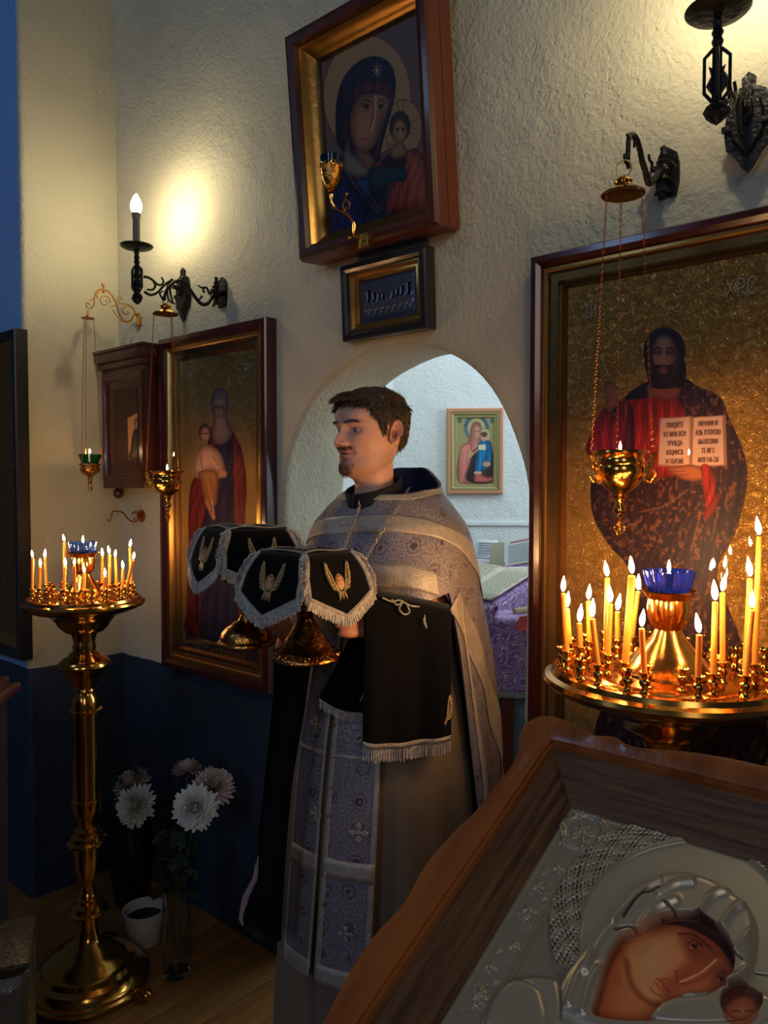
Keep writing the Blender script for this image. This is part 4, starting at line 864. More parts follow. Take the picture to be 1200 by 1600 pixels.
# ================================================================== CANDLE STANDS
CUP = MB().lathe([(.0085, 0), (.009, .004), (.0055, .008), (.005, .013), (.009, .019), (.0085, .024), (.0055, .027), (.0085, .034), (.011, .037), (.0105, .038), (.0065, .033), (.0055, .026)], 14)
cup0 = ob('candle_cup', CUP, M_brass); CUPM = cup0.data; bpy.data.objects.remove(cup0)
def candle_stand(label, loc, s, zd, glass, seed, nout, nin, flip):
    t = thing('candle_stand', label, 'candle stand', loc, group='brass candle stands')
    ob('base', MB().lathe([(0, FZ+.014), (.186, FZ+.014), (.193, FZ+.019), (.192, FZ+.026), (.184, FZ+.031), (.183, FZ+.040), (.172, FZ+.047), (.166, FZ+.062), (.148, FZ+.070), (.142, FZ+.086), (.122, FZ+.096), (.112, FZ+.114), (.086, FZ+.124), (.072, FZ+.142), (.050, FZ+.154), (.038, FZ+.172), (.031, FZ+.20), (.029, FZ+.24)], 56), M_brass, t)
    for k in range(3):
        a = -.35+2*pi*k/3; b = MB().ball((.226*cos(a), .226*sin(a), FZ+.0185), .0185, 10).tube([(.185*cos(a), .185*sin(a), FZ+.028), (.226*cos(a), .226*sin(a), FZ+.024)], .008, 8)
        ob('foot', b, M_brass, t)
    k_ = (zd-.15)/(1.178-.15); f = lambda z: .15+(z-.15)*k_-.030*max(0, 1-(z-.15)/.9)
    pole = [(.029, .165), (.028, .178), (.034, .182), (.060, .186), (.062, .191), (.052, .197), (.049, .212), (.032, .222), (.036, .230), (.024, .238), (.029, .244), (.022, .254), (.021, .272), (.030, .292), (.038, .330), (.041, .376), (.040, .400), (.045, .404), (.062, .409), (.062, .416), (.052, .422), (.050, .434), (.037, .442), (.040, .452), (.026, .462), (.028, .482), (.038, .500), (.043, .520), (.043, .540), (.047, .543), (.047, .549), (.042, .552), (.042, .822), (.050, .826), (.052, .834), (.043, .838), (.042, .850), (.038, .872), (.028, .888), (.033, .894), (.031, .902), (.044, .925), (.058, .948), (.074, .966), (.080, .974), (.079, .983), (.066, .996), (.050, 1.004), (.046, 1.012), (.034, 1.02), (.037, 1.03), (.033, 1.045), (.035, 1.06)]
    ob('pole', MB().lathe([(r, f(z)) for r, z in pole], 44), M_brass, t)
    dish = [(.034, 1.055), (.040, 1.075), (.060, 1.082), (.078, 1.100), (.088, 1.118), (.106, 1.134), (.126, 1.142), (.148, 1.148), (.172, 1.158), (.186, 1.166), (.190, 1.174), (.187, 1.181), (.178, 1.185), (.175, 1.193), (.168, 1.194), (.164, 1.186), (.150, 1.188), (.136, 1.186), (.128, 1.192), (.110, 1.190), (.098, 1.194), (.07, 1.193), (0, 1.195)]
    ob('dish', MB().lathe([(r*(s if z > 1.12 else 1+(s-1)*.5), f(z)) for r, z in dish], 72), M_brass, t)
    z0 = f(1.193)
    ob('pedestal', MB().lathe([(.085*s, z0-.002), (.082*s, z0+.005), (.062*s, z0+.014), (.045*s, z0+.035), (.030, z0+.058), (.022, z0+.074), (.028, z0+.080), (.034, z0+.092), (.037, z0+.112), (.035, z0+.128), (.042, z0+.138), (.048, z0+.142), (.046, z0+.144), (.032, z0+.132)], 44), M_brass, t)
    ob('glass_cup', MB().lathe([(0, z0+.136), (.031, z0+.138), (.037, z0+.152), (.044, z0+.178), (.042, z0+.178), (.034, z0+.152), (.028, z0+.142)], 72, wob=lambda a, z: 1+.035*cos(18*a)), glass, t)
    ob('wick', MB().tube([(0, 0, z0+.14), (0, 0, z0+.176)], .0018, 6), M_wick, t); flame(t, (0, 0, z0+.175), .7)
    return t, z0
def put_cup(t, x, y, z): o = bpy.data.objects.new('candle_cup', CUPM); COL.objects.link(o); o.parent = t; o.location = (x, y, z-.002); return o
CB = ob('wax_body', MB().lathe([(0, 0), (1, 0), (1, .985), (.8, 1), (0, 1)], 12), M_wax); CBM = CB.data; bpy.data.objects.remove(CB)
WK = ob('wick', MB().tube([(0, 0, -.001), (0.0006, 0, .004), (.0012, 0, .007)], .0007, 5), M_wick); WKM = WK.data; bpy.data.objects.remove(WK)
def candle(label, p0, p1, r, fs, group, lean):
    L = (p1-p0).length
    t = thing('candle', label, 'candle', M=Matrix.Translation(p0) @ (p1-p0).to_track_quat('Z', 'X').to_matrix().to_4x4(), group=group)
    o = bpy.data.objects.new('wax_body', CBM); COL.objects.link(o); o.parent = t; o.scale = (r, r, L)
    o = bpy.data.objects.new('wick', WKM); COL.objects.link(o); o.parent = t; o.location = (0, 0, L)
    flame(t, (0, 0, L+.003), fs, lean)
ORD = ['first', 'second', 'third', 'fourth', 'fifth', 'sixth', 'seventh', 'eighth', 'ninth', 'tenth', 'eleventh', 'twelfth', 'thirteenth', 'fourteenth', 'fifteenth', 'sixteenth', 'seventeenth']
def fill_stand(t, z0, c, R, rows, r, fs, where, group, rings_):
    used = []; H = z0+.034; rows = sorted(rows)
    for i, (xt, yt, xb, yb) in enumerate(rows):
        rr = ray(xb, yb); k = (H-CAMZ)/rr.z; D = min(max(rr.y*k, c.y-R), c.y+R); P0 = CP+rr*(D/rr.y)
        d = Vector((P0.x-c.x, P0.y-c.y)); 
        if d.length > R: d *= R/d.length
        P0 = Vector((c.x+d.x, c.y+d.y, H-.012)); P1 = at(xt, yt, P0.y)
        used.append((d.x, d.y)); put_cup(t, d.x, d.y, z0)
        L = P1.z-P0.z; w_ = 'tall ' if L > .13 else ('short ' if L < .065 else '')
        ln = ' leaning' if abs(P1.x-P0.x) > .012 else ''
        candle(f'{w_}orange wax candle{ln}, burning, {ORD[i]} from the left on the {where}', P0, P1, r*(1.35 if (where[0] == 'l' and 976 < xb < 977) else 1), fs*(.9+.2*((i*7) % 5)/5), group, ((.1, .12)[i % 2]*(1 if i % 3 else -1), .14))
    for Rr, n, ph in rings_:
        for k in range(n):
            a = ph+2*pi*k/n; x, y = Rr*cos(a), Rr*sin(a)
            if all((x-u[0])**2+(y-u[1])**2 > .026**2 for u in used): put_cup(t, x, y, z0); used.append((x, y))
cL = at(131, 940, 2.46); cL.z = 0
tl, zl = candle_stand('tall brass candle stand at left, with a pale blue ribbed glass lamp', cL, 1., 1.174, mat('blue_ribbed_glass', (70, 110, 190), .06, 0, trans=.85), 1, 0, 0, 0)
fill_stand(tl, zl, cL, .152, [(51, 872, 50, 921), (63, 886, 61, 920), (70, 872, 72, 914), (100.5, 847, 101, 913), (102, 886, 99, 922), (116, 884, 117, 925), (132, 896, 131, 921), (160, 870, 159, 911), (171, 866, 171, 915), (180, 871, 182, 914), (164, 901, 162, 921), (192, 889, 191, 917), (203, 856, 205, 912), (208, 875, 207, 919)], .0047, .8, 'left brass stand', 'candles on the left stand', [(.155, 22, .1), (.112, 14, .2)])
cR = at(1043, 1065, 1.35); cR.z = 0
tr, zr_ = candle_stand('large brass candle stand at right, with deep blue glass lamp in the middle', cR, 1.14, 1.205, M_bluegl, 2, 0, 0, 0)
fill_stand(tr, zr_, cR, .182, [(880, 927, 886.5, 1018), (886, 951, 891, 1005), (905.4, 973.5, 908, 1011), (919.5, 939, 921, 1002), (925.5, 966.6, 926, 1041), (949, 903, 947, 1020), (954, 943.5, 950, 1023), (964.5, 955.5, 965, 1000), (987.6, 899, 976.5, 1036), (997, 924, 987, 996), (1002.6, 981.6, 1002, 1057), (1092.6, 991.5, 1091, 1060), (1117.5, 940.5, 1114.5, 1053), (1128.6, 926, 1129.5, 1035), (1172.4, 903.6, 1164, 1047), (1175, 952.5, 1167, 1057), (1186.5, 838.5, 1179, 1038)], .0046, 1.0, 'large right stand', 'candles on the right stand', [(.182, 24, .1), (.135, 16, .2)])

# fixed: nave lamps ground the scene only where the photograph shows them

# ================================================================== ALTAR ROOM FURNITURE
def drape(name, F, nu, nv, m, parent=None, th=.004, uvs=None, **k):
    """cloth sheet F(u,v); UV in metres for woven materials"""
    b = MB().grid(F, nu, nv); o = ob(name, b, m, parent, fix=False, angle=180, **k)
    me = o.data; uv = me.uv_layers.new(name='UVMap'); n = nu
    pts = np.array(b.v).reshape(nv, nu, 3); du = np.zeros((nv, nu)); dv = np.zeros((nv, nu))
    du[:, 1:] = np.cumsum(np.linalg.norm(np.diff(pts, axis=1), axis=2), 1); dv[1:] = np.cumsum(np.linalg.norm(np.diff(pts, axis=0), axis=2), 0)
    mid = du[:, nu//2:nu//2+1]; du = du-mid
    li = np.zeros(len(me.loops), int); me.loops.foreach_get('vertex_index', li)
    uv.data.foreach_set('uv', np.stack([du.ravel()[li], dv.ravel()[li]], 1).astype(np.float32).ravel())
    if th: md = o.modifiers.new('solid', 'SOLIDIFY'); md.thickness = th; md.offset = 0
    return o
def fringe_strip(name, pts, downs, m, parent, L=.03, step=.0032, w_=.0022, outs=None, base=True):
    """strands hanging from a polyline; downs = strand direction(s)"""
    pts = [Vector(p) for p in pts]; b = MB(); rnd = random.Random(len(pts)*7+3)
    dn = downs if isinstance(downs, list) else [downs]*len(pts)
    for i in range(len(pts)-1):
        a, c = pts[i], pts[i+1]; seg = (c-a).length; n = max(1, int(seg/step)); T = (c-a).normalized() if seg > 0 else Vector((1, 0, 0))
        for k in range(n):
            f = (k+.5)/n; p0 = a+(c-a)*f; d = Vector(dn[i])*(1-f)+Vector(dn[i+1])*f; l = L*rnd.uniform(.88, 1.08)
            nn_ = T.cross(d).normalized()*w_*.7; j = T*rnd.uniform(-.0015, .0015)+nn_*rnd.uniform(-1.2, 1.2)
            q = p0+d*l+j; t_ = T*w_*.5
            b.add([p0-t_-nn_, p0+t_-nn_, p0+t_+nn_, p0-t_+nn_, q-t_-nn_, q+t_-nn_, q+t_+nn_, q-t_+nn_], [(0, 1, 5, 4), (1, 2, 6, 5), (2, 3, 7, 6), (3, 0, 4, 7), (4, 5, 6, 7)])
    if base: b.tube([p for p in pts], .0028, 6)
    return ob(name, b, m, parent, smooth=False, fix=False, kind='stuff')
DOWN = Vector((0, 0, -1))
# reading desk with the big open book, purple cloth hanging over it
Dk = 3.05
tk = thing('reading_desk', 'reading desk under purple brocade, seen past the priest in the altar room', 'lectern', at(800, 930, Dk)*1.0, 0)
tk.location.z = 0; bpy.context.view_layer.update()
o0 = Vector((tk.location.x, tk.location.y, 0))
P1 = at(757, 944, 2.95); P2 = at(775, 942, 2.93); P3 = at(842, 885, 3.0)    # near edge of the sloping top
ax = (P3-P2); ax.z = 0; axn = ax.normalized(); back = Vector((-axn.y, axn.x, 0)); 
if back.y < 0: back = -back
# desk in its own frame: u across (towards right), w back, slope rising back
tk.matrix_world = Matrix.Translation((P2.x, P2.y, 0)) @ Matrix.Rotation(radians(-50), 4, 'Z'); bpy.context.view_layer.update()
Li = lambda v: tk.matrix_world.inverted() @ Vector(v)
zt0 = P2.z-.012
SL = .34                          # slope of the top
DW, DD = .50, .35
top = lambda u, w: Vector((-DW+.04+u*(DW+.16), w*DD, zt0+w*DD*SL))
b = MB()
for x in (-.52, -.08):
    for y in (.05, .30): b.box(x-.018, x+.018, y-.018, y+.018, FZ-.004, zt0-.02+y*SL, .003)
b.box(-.52, -.08, .04, .06, .06, .09).box(-.52, -.08, .29, .31, .06, .09); ob('leg_frame', b, M_redwood, tk)
M_t = Matrix.Translation((0, 0, zt0-.022)) @ Matrix.Rotation(atan(SL), 4, 'X')
ob('desk_top', MB().box(-.62, -.004, 0, DD*1.04, -.018, 0, .003, M=M_t), M_redwood, tk)
def cl(u, v):
    x = -.625+u*.628
    if v < .3: w = (1-v/.3)*DD; return (x, w, zt0+w*SL+.004-.0)
    d = (v-.3)/.7*.62; return (x+.008*sin(u*19)*d/.6, -.012-.02*sin(u*16+1)*min(1, d*4)*.7, zt0-d+.002-(0.04*u if v > .9 else 0))
def cls(u, v):
    y = u*DD; d = v*(.50); return (.002+.010*sin(u*14)*min(1, d*5), y, zt0+y*SL+.002-d)
drape('cloth_side', cls, 24, 30, M_purple, tk)
c_ = drape('cloth', cl, 60, 40, M_purple, tk)
fringe_strip('fringe', [Vector(cl(u, 1)) for u in np.linspace(0, 1, 30)], DOWN, mat('blue_white_fringe', (178, 186, 214), .6), tk, .022, .004, .003)
# the book
tb = thing('book', 'large open service book with dense text lying on the purple reading desk', 'book', M=tk.matrix_world @ M_t @ Matrix.Translation((-.186, .015, .008)) @ Matrix.Diagonal((1, .9, 1, 1)))
b = MB().box(-.235, .17, -.012, .36, 0, .006, .001); ob('cover', b, mat('pale_blue_cover', (196, 212, 226), .6), tb)
def pg(u, v): x = -.225+u*.385; k = abs(x+.03)/.2; return (x, v*.34, .018+.014*(1-(1-min(1, k*1.1))**2*.8)*(1 if x < .15 else .95))
g = MB().grid(pg, 40, 6); ob('pages', g, M_cream, tb, solid=.006)
ln = MB(); rnd = random.Random(3)
for s_ in (-1, 1):
    for j in range(19):
        x = -.205 if s_ < 0 else -.005; y = .32-j*.016
        while x < (-.055 if s_ < 0 else .145):
            w_ = rnd.uniform(.008, .022); q = [pg((xx+.225)/.385, yy/.34) for xx, yy in ((x, y), (x+w_, y), (x+w_, y+.0045), (x, y+.0045))]
            ln.add([(a, b_, c+.0036) for a, b_, c in q], [(0, 1, 2, 3)]); x += w_+rnd.uniform(.003, .006)
ob('text_lines', ln, mat('grey_ink', (104, 104, 116), .8), tb, smooth=False, kind='stuff')
# second smaller book and paper behind it, leaning on the slope
tb2 = thing('book', 'small thick open book with a red heading, behind the large one', 'book', M=tk.matrix_world @ M_t @ Matrix.Translation((-.21, .345, .03)) @ Matrix.Rotation(radians(30), 4, 'Z') @ Matrix.Rotation(radians(38), 4, 'X') @ Matrix.Rotation(radians(-6), 4, 'Y'))
b = MB().box(-.02, .115, 0, .13, -.045, -.005, .002); ob('page_block', b, M_cream, tb2)
ob('page', MB().box(-.018, .113, .002, .128, -.0045, -.003), M_paper, tb2, smooth=False)
ob('cover_flap', MB().box(-.085, -.022, 0, .13, -.02, -.014, .001, M=Matrix.Rotation(.25, 4, 'Y')), mat('olive_endpaper', (170, 170, 142), .7), tb2)
ob('heading', MB().box(.005, .095, .112, .118, -.003, -.0024), mat('red_ink', (196, 90, 90), .7), tb2, smooth=False)
ln = MB()
for j in range(12): ln.box(-.004, .1-.02*((j*3) % 4)/4, .012+j*.0078, .0145+j*.0078, -.003, -.0024)
ob('text_lines', ln, mat('grey_ink', (120, 130, 142), .8), tb2, smooth=False, kind='stuff')
tp = thing('paper', 'folded white sheet of notes propped behind the open book', 'paper', M=tk.matrix_world @ M_t @ Matrix.Translation((-.36, .345, .02)) @ Matrix.Rotation(radians(30), 4, 'Z') @ Matrix.Rotation(radians(42), 4, 'X') @ Matrix.Rotation(radians(8), 4, 'Y') @ Matrix.Rotation(radians(-8), 4, 'Z'))
ob('sheet', MB().grid(lambda u, v: (-.05+u*.1, v*.12, .012*abs(v-.35)+.004*sin(u*3)), 6, 8), M_paper, tp, solid=.001)
ln = MB()
for j in range(7): ln.box(-.035, .03-.02*((j*3) % 4)/4, .03+j*.012, .033+j*.012, .012*abs((.03+j*.012)/.12-.35)+.0045, .012*abs((.03+j*.012)/.12-.35)+.006)
ob('text_lines', ln, mat('blue_ink', (130, 146, 180), .8), tp, smooth=False, kind='stuff')
# second table to the right, nearer
T0 = at(776, 966, 2.72); zt1 = T0.z
tt = thing('altar_table', 'low side table covered with purple brocade, cut by the doorway edge', 'table', M=Matrix.Translation((T0.x, T0.y, 0)) @ Matrix.Rotation(radians(-12), 4, 'Z'))
for x in (.04, .50):
    for y in (.03, .15): b = MB().box(x-.02, x+.02, y-.02, y+.02, FZ-.004, zt1-.02, .003); ob('leg', b, M_redwood, tt)
ob('table_top', MB().box(.0, .55, .0, .18, zt1-.024, zt1-.004, .004), M_redwood, tt)
def c2(u, v):
    x = -.006+u*.56
    if v < .35: return (x, (1-v/.35)*.18, zt1)
    d = (v-.35)/.65*.26; return (x+.004*sin(u*20)*d/.2, -.006-.010*sin(u*17)*min(1, d*5), zt1-d)
drape('cloth', c2, 50, 30, M_purple, tt)
def c3(u, v):
    if v < .1: return (-.004, u*.18, zt1)
    d = (v-.1)/.9*.26; return (-.008-.012*sin(u*9)*min(1, d*5), u*.18, zt1-d)
drape('cloth_side', c3, 20, 20, M_purple, tt)
drape('under_cloth', lambda u, v: (-.0+u*.54, .02+.012*sin(u*18), zt1-.06-v*(zt1-.08-FZ)), 50, 6, mat('grey_blue_cloth', (96, 110, 122), .8, col2=(120, 134, 146), nscale=20), tt)
drape('under_cloth', lambda u, v: (-.002+.006*sin(u*9), .005+u*.17, zt1-.06-v*(zt1-.08-FZ)), 16, 6, mat('grey_blue_cloth_side', (96, 110, 122), .8, col2=(120, 134, 146), nscale=20), tt)
fringe_strip('fringe', [Vector(c2(u, 1)) for u in np.linspace(0, 1, 24)], DOWN, mat('gold_white_fringe', (170, 166, 150), .6), tt, .020, .004, .003)
tag(ob('rolled_cloth', MB().tube([tuple(at(804, 957, 2.80)+Vector((0, 0, .0))), tuple(at(850, 950, 2.84))], [.015, .015], 14), mat('tan_cloth', (176, 158, 128), .8, bump=.4, bscale=80)), 'tan rolled cloth lying on the purple side table', 'cloth')
rc = [at(804, 982, 2.69), at(811, 985, 2.69), at(860, 990, 2.66), at(860, 955, 2.69), at(812, 964, 2.70)]
b = MB(); b.add([tuple(q) for q in rc], [(0, 1, 2, 3, 4)]); tag(ob('red_cloth', b, mat('coral_cloth', (214, 84, 84), .7), smooth=False, solid=.006), 'small coral red cloth hanging over the edge of the purple side table', 'cloth')

# ================================================================== THE PRIEST
BX, BY, BYAW = .005, 1.845, radians(-30)
man = thing('person', 'bearded man in lilac grey and silver vestments, head turned left, holding two covered vessels', 'person', (BX, BY, FZ), BYAW)
MI = man.matrix_world.inverted()
def L(p): return MI @ Vector(p)                        # world -> man
def bl(x, y, z): return Vector((x, y, z-FZ))            # man frame with world heights
M_flat = paint_mat('skin_and_eyes', .5, .5, 0, metal=0); _b = M_flat.node_tree.nodes['Principled BSDF']
_b.inputs['Subsurface Weight'].default_value = .12; _b.inputs['Subsurface Radius'].default_value = (.012, .004, .002); _b.inputs['Subsurface Scale'].default_value = 1
def ob_col(name, vs, fs, cols, m, parent, angle=60):
    me = bpy.data.meshes.new(name); me.from_pydata([tuple(v) for v in vs], [], fs); c = np.ones((len(vs), 4)); r = np.array(cols, float)/255; c[:, :3] = np.where(r <= .04045, r/12.92, ((r+.055)/1.055)**2.4); c[:, 3] = 0
    a = me.color_attributes.new('Col', 'FLOAT_COLOR', 'POINT'); a.data.foreach_set('color', c.astype(np.float32).ravel()); me.materials.append(m)
    bm = bmesh.new(); bm.from_mesh(me); bmesh.ops.recalc_face_normals(bm, faces=bm.faces); bm.to_mesh(me); bm.free()
    me.polygons.foreach_set('use_smooth', [True]*len(me.polygons)); o = bpy.data.objects.new(name, me); COL.objects.link(o); o.parent = parent; return o
# ---- head surface
RK = np.array([  # z, front, back, half width, tilt, exponent
 (-.14, .044, .070, .060, .0, 2), (-.11, .040, .066, .056, .0, 2), (-.07, .037, .064, .052, .025, 2), (-.04, .034, .063, .049, .045, 2), (-.022, .036, .063, .048, .055, 1.95), (-.011, .052, .064, .050, .057, 1.8), (-.001, .080, .067, .056, .054, 1.7), (.012, .091, .071, .0605, .048, 1.75),
 (.034, .090, .075, .0635, .036, 1.85), (.05, .089, .079, .0645, .026, 1.9), (.07, .091, .083, .069, .014, 2.05), (.09, .090, .089, .0715, .006, 2.1), (.11, .088, .094, .074, 0, 2.1), (.127, .092, .097, .0755, 0, 2.15), (.145, .094, .099, .077, 0, 2.2), (.165, .087, .097, .075, 0, 2.2), (.185, .069, .085, .065, 0, 2.1), (.199, .044, .062, .048, 0, 2), (.208, .020, .034, .026, 0, 2), (.2105, .002, .004, .003, 0, 2)])
def hr(z):
    return [float(np.interp(z, RK[:, 0], RK[:, k])) for k in range(1, 6)]
KZ = RK[:, 0]
def smooth_tab(n=400):
    zz = np.linspace(KZ[0], KZ[-1], n); T = np.stack([np.interp(zz, KZ, RK[:, k]) for k in range(1, 6)], 1); ker = np.hanning(15); ker /= ker.sum(); P = np.pad(T, ((7, 7), (0, 0)), 'edge')
    S_ = np.stack([np.convolve(P[:, k], ker, 'valid') for k in range(5)], 1); S_[-8:] = T[-8:]; return zz, S_
TZ, TS = smooth_tab()
def G(x, z, cx, cz, sx, sz): return exp(-((x-cx)/sx)**2-((z-cz)/sz)**2)
def head_pt(az, z, off=0., feat=True):
    f, b, w, t, n = [float(np.interp(z, TZ, TS[:, k])) for k in range(5)]
    s, c = sin(az), cos(az); e = 2/n
    x = w*math.copysign(abs(s)**e, s); y = -f*abs(c)**e if c > 0 else b*abs(c)
    zz = z+t*sin(az/2)**2
    if feat and c > 0:
        ax_ = abs(x); d = 0
        nz = np.interp(z, [.060, .066, .070, .076, .082, .092, .104, .116, .126, .135], [0, .003, .013, .0260, .0255, .0185, .0115, .0075, .004, 0]); sg = np.interp(z, [.07, .085, .11, .13], [.0115, .0095, .0082, .010])
        d += nz*exp(-(x/sg)**2) + .0095*G(ax_, z, .0125, .0755, .0055, .0065)
        d += -.0125*G(ax_, z, .031, .109, .0145, .0085)-.005*G(ax_, z, .016, .113, .007, .009)+.005*G(ax_, z, .027, .1265, .019, .0055)+.0045*G(ax_, z, .046, .088, .015, .012)-.003*G(ax_, z, .045, .055, .012, .015)
        d += .0065*G(x, z, 0, .0565, .019, .0036)+.0065*G(x, z, 0, .0468, .016, .0038)-.0065*G(x, z, 0, .0516, .021, .0015)-.003*G(ax_, z, .025, .051, .005, .006)-.0045*G(x, z, 0, .0375, .014, .0045)+.006*G(x, z, 0, .018, .014, .010)-.002*G(x, z, 0, .063, .003, .005)
        d += .002*G(x, z, 0, .15, .04, .015)-.002*G(ax_, z, .024, .066, .006, .008)
        y -= d
    nx, ny = x/(w*w+1e-9), y/((f if y < 0 else b)**2+1e-9); l = sqrt(nx*nx+ny*ny)+1e-9
    nzv = 0.
    if z > .15: nzv = (z-.15)/.06*1.6
    L3 = sqrt(1+nzv*nzv)
    return Vector((x+off*nx/l/L3, y+off*ny/l/L3, zz+off*nzv/L3))
def skin(x, y, z, c):
    base = np.array((222, 170, 146.)); front = y < .0
    if front:
        base = base*(1-.25*G(abs(x), z, .05, .085, .02, .018))+np.array((206, 118, 96))*.25*G(abs(x), z, .05, .085, .02, .018)
        k = G(x, z, 0, .078, .014, .012)*.3; base = base*(1-k)+np.array((204, 108, 88))*k
        k = max(G(x, z, 0, .0565, .018, .0038), G(x, z, 0, .0468, .017, .0042))*.8; base = base*(1-k)+np.array((168, 84, 74))*k
        k = G(x, z, 0, .0516, .022, .0014); base = base*(1-k)+np.array((70, 34, 30))*k
        k = min(1, G(abs(x), z, .013, .0655, .018, .0055)*.6+G(abs(x), z, .03, .055, .006, .012)*.5); base = base*(1-k)+np.array((140, 96, 72))*k     # moustache
        k = min(1, G(x, z, 0, .02, .022, .017)*.8+G(x, z, 0, .036, .006, .006)*.5); base = base*(1-k)+np.array((112, 70, 50))*k                            # chin beard
        k = G(abs(x), z, .028, .1285, .019, .0036)*.9; base = base*(1-k)+np.array((96, 66, 50))*k                                                            # brows
        k = G(abs(x), z, .031, .105, .014, .009)*.3; base = base*(1-k)+np.array((150, 92, 84))*k
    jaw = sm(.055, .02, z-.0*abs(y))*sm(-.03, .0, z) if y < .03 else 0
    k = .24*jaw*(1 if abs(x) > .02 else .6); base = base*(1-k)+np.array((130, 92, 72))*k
    return base
NA, NZ = 220, 210
azs = []
for i in range(NA):
    u = (i/NA)*2-1; azs.append(pi*(abs(u)**1.35)*(1 if u >= 0 else -1))
zsr = np.concatenate([np.linspace(-.14, -.02, 16, endpoint=False), np.linspace(-.02, .14, 150, endpoint=False), np.linspace(.14, .2105, 44)])
hv, hf, hc = [], [], []
for j, z in enumerate(zsr):
    for i, a in enumerate(azs):
        q = head_pt(a, float(z)); hv.append(q); hc.append(skin(q.x, q.y, float(z), 0))
NZ = len(zsr)
for j in range(NZ-1):
    for i in range(NA): i2 = (i+1) % NA; hf.append((j*NA+i, j*NA+i2, (j+1)*NA+i2, (j+1)*NA+i))
hf.append(tuple((NZ-1)*NA+i for i in range(NA)))
def addm(vs, fs, cols):
    b = len(hv); hv.extend(vs); hf.extend([tuple(k+b for k in f) for f in fs]); hc.extend(cols)
# lids
EC = [(sx*.031, -.0640, .1095) for sx in (-1, 1)]; ER = .0122
for cx, cy, cz in EC:
    for lo, hi in ((radians(9), radians(80)), (radians(-75), radians(-15))):
        vs, fs = [], []; nu, nv = 22, 8
        for j in range(nv):
            for i in range(nu):
                a = radians(-88)+radians(176)*i/(nu-1); el = lo+(hi-lo)*j/(nv-1)
                edge = (lo if lo > 0 else hi); k = (abs(a)/radians(88))**2
                el = el+( -el*k*.65 if abs(el-edge) < 1.2 else 0)*(1-abs(el-edge)/1.2)
                r = ER+.0011+.0004*(1 if abs(el) > radians(40) else 0)
                vs.append(Vector((cx+r*cos(el)*sin(a), cy-r*cos(el)*cos(a), cz+r*sin(el))))
        for j in range(nv-1):
            for i in range(nu-1): fs.append((j*nu+i, j*nu+i+1, (j+1)*nu+i+1, (j+1)*nu+i))
        cl_ = [((120, 78, 66) if ((j == 0) == (lo > 0) and (j == 0 or j == nv-1)) else (190, 134, 110)) for j in range(nv) for i in range(nu)]
        addm(vs, fs, cl_)
# ears
for sx in (-1, 1):
    vs, fs, cs = [], [], []; nr, na_ = 12, 36
    Ma = Matrix.Translation((sx*.0725, .004, .104)) @ Matrix.Rotation(sx*radians(-24), 4, 'Z') @ Matrix.Rotation(radians(-10), 4, 'X')
    for j in range(nr+1):
        rho = j/nr
        for i in range(na_):
            th = 2*pi*i/na_; R_ = .0175+.0035*sin(th)*1.0; hh = .033
            yy = .016*cos(th)*(1.05 if cos(th) > 0 else .85)*rho*(1+.18*sin(th)); zz = (.0335*sin(th) if sin(th) > 0 else .029*sin(th))*rho
            if sin(th) < -.3: yy *= .8; yy -= .004*rho
            rim = exp(-((rho-.86)/.12)**2)*(.006 if (cos(th) > -.35 or sin(th) > .5) else .002); con = -.005*exp(-((yy+.002)/.008)**2-((zz+.003)/.011)**2); anti = .003*exp(-((rho-.55)/.12)**2)*(1 if cos(th) > -.2 else 0)
            back = -.006*max(0, rho-.9)*10*.6
            vs.append(Ma @ Vector((sx*(.010+.006*max(0, cos(th))*rho+rim+con+anti+back), yy+.008, zz)))
            cs.append((176, 104, 84) if con < -.002 else (214, 150, 124))
    for j in range(nr):
        for i in range(na_): i2 = (i+1) % na_; fs.append((j*na_+i, j*na_+i2, (j+1)*na_+i2, (j+1)*na_+i))
    b0 = nr*na_; n0 = len(vs)
    for i in range(na_): q = Ma.inverted() @ vs[b0+i]; vs.append(Ma @ Vector((sx*-.004, q.y*.6+.002, q.z*.7))); cs.append((196, 130, 106))
    for i in range(na_): i2 = (i+1) % na_; fs.append((b0+i, b0+i2, n0+i2, n0+i))
    addm(vs, fs, cs)
HS = .925
HW = Matrix.Translation((-.031, 1.80, 1.572)) @ Matrix.Rotation(radians(-49), 4, 'Z') @ Matrix.Rotation(radians(0), 4, 'X') @ Matrix.Scale(HS, 4)
HM = MI @ HW
hvm = [HM @ v for v in hv]
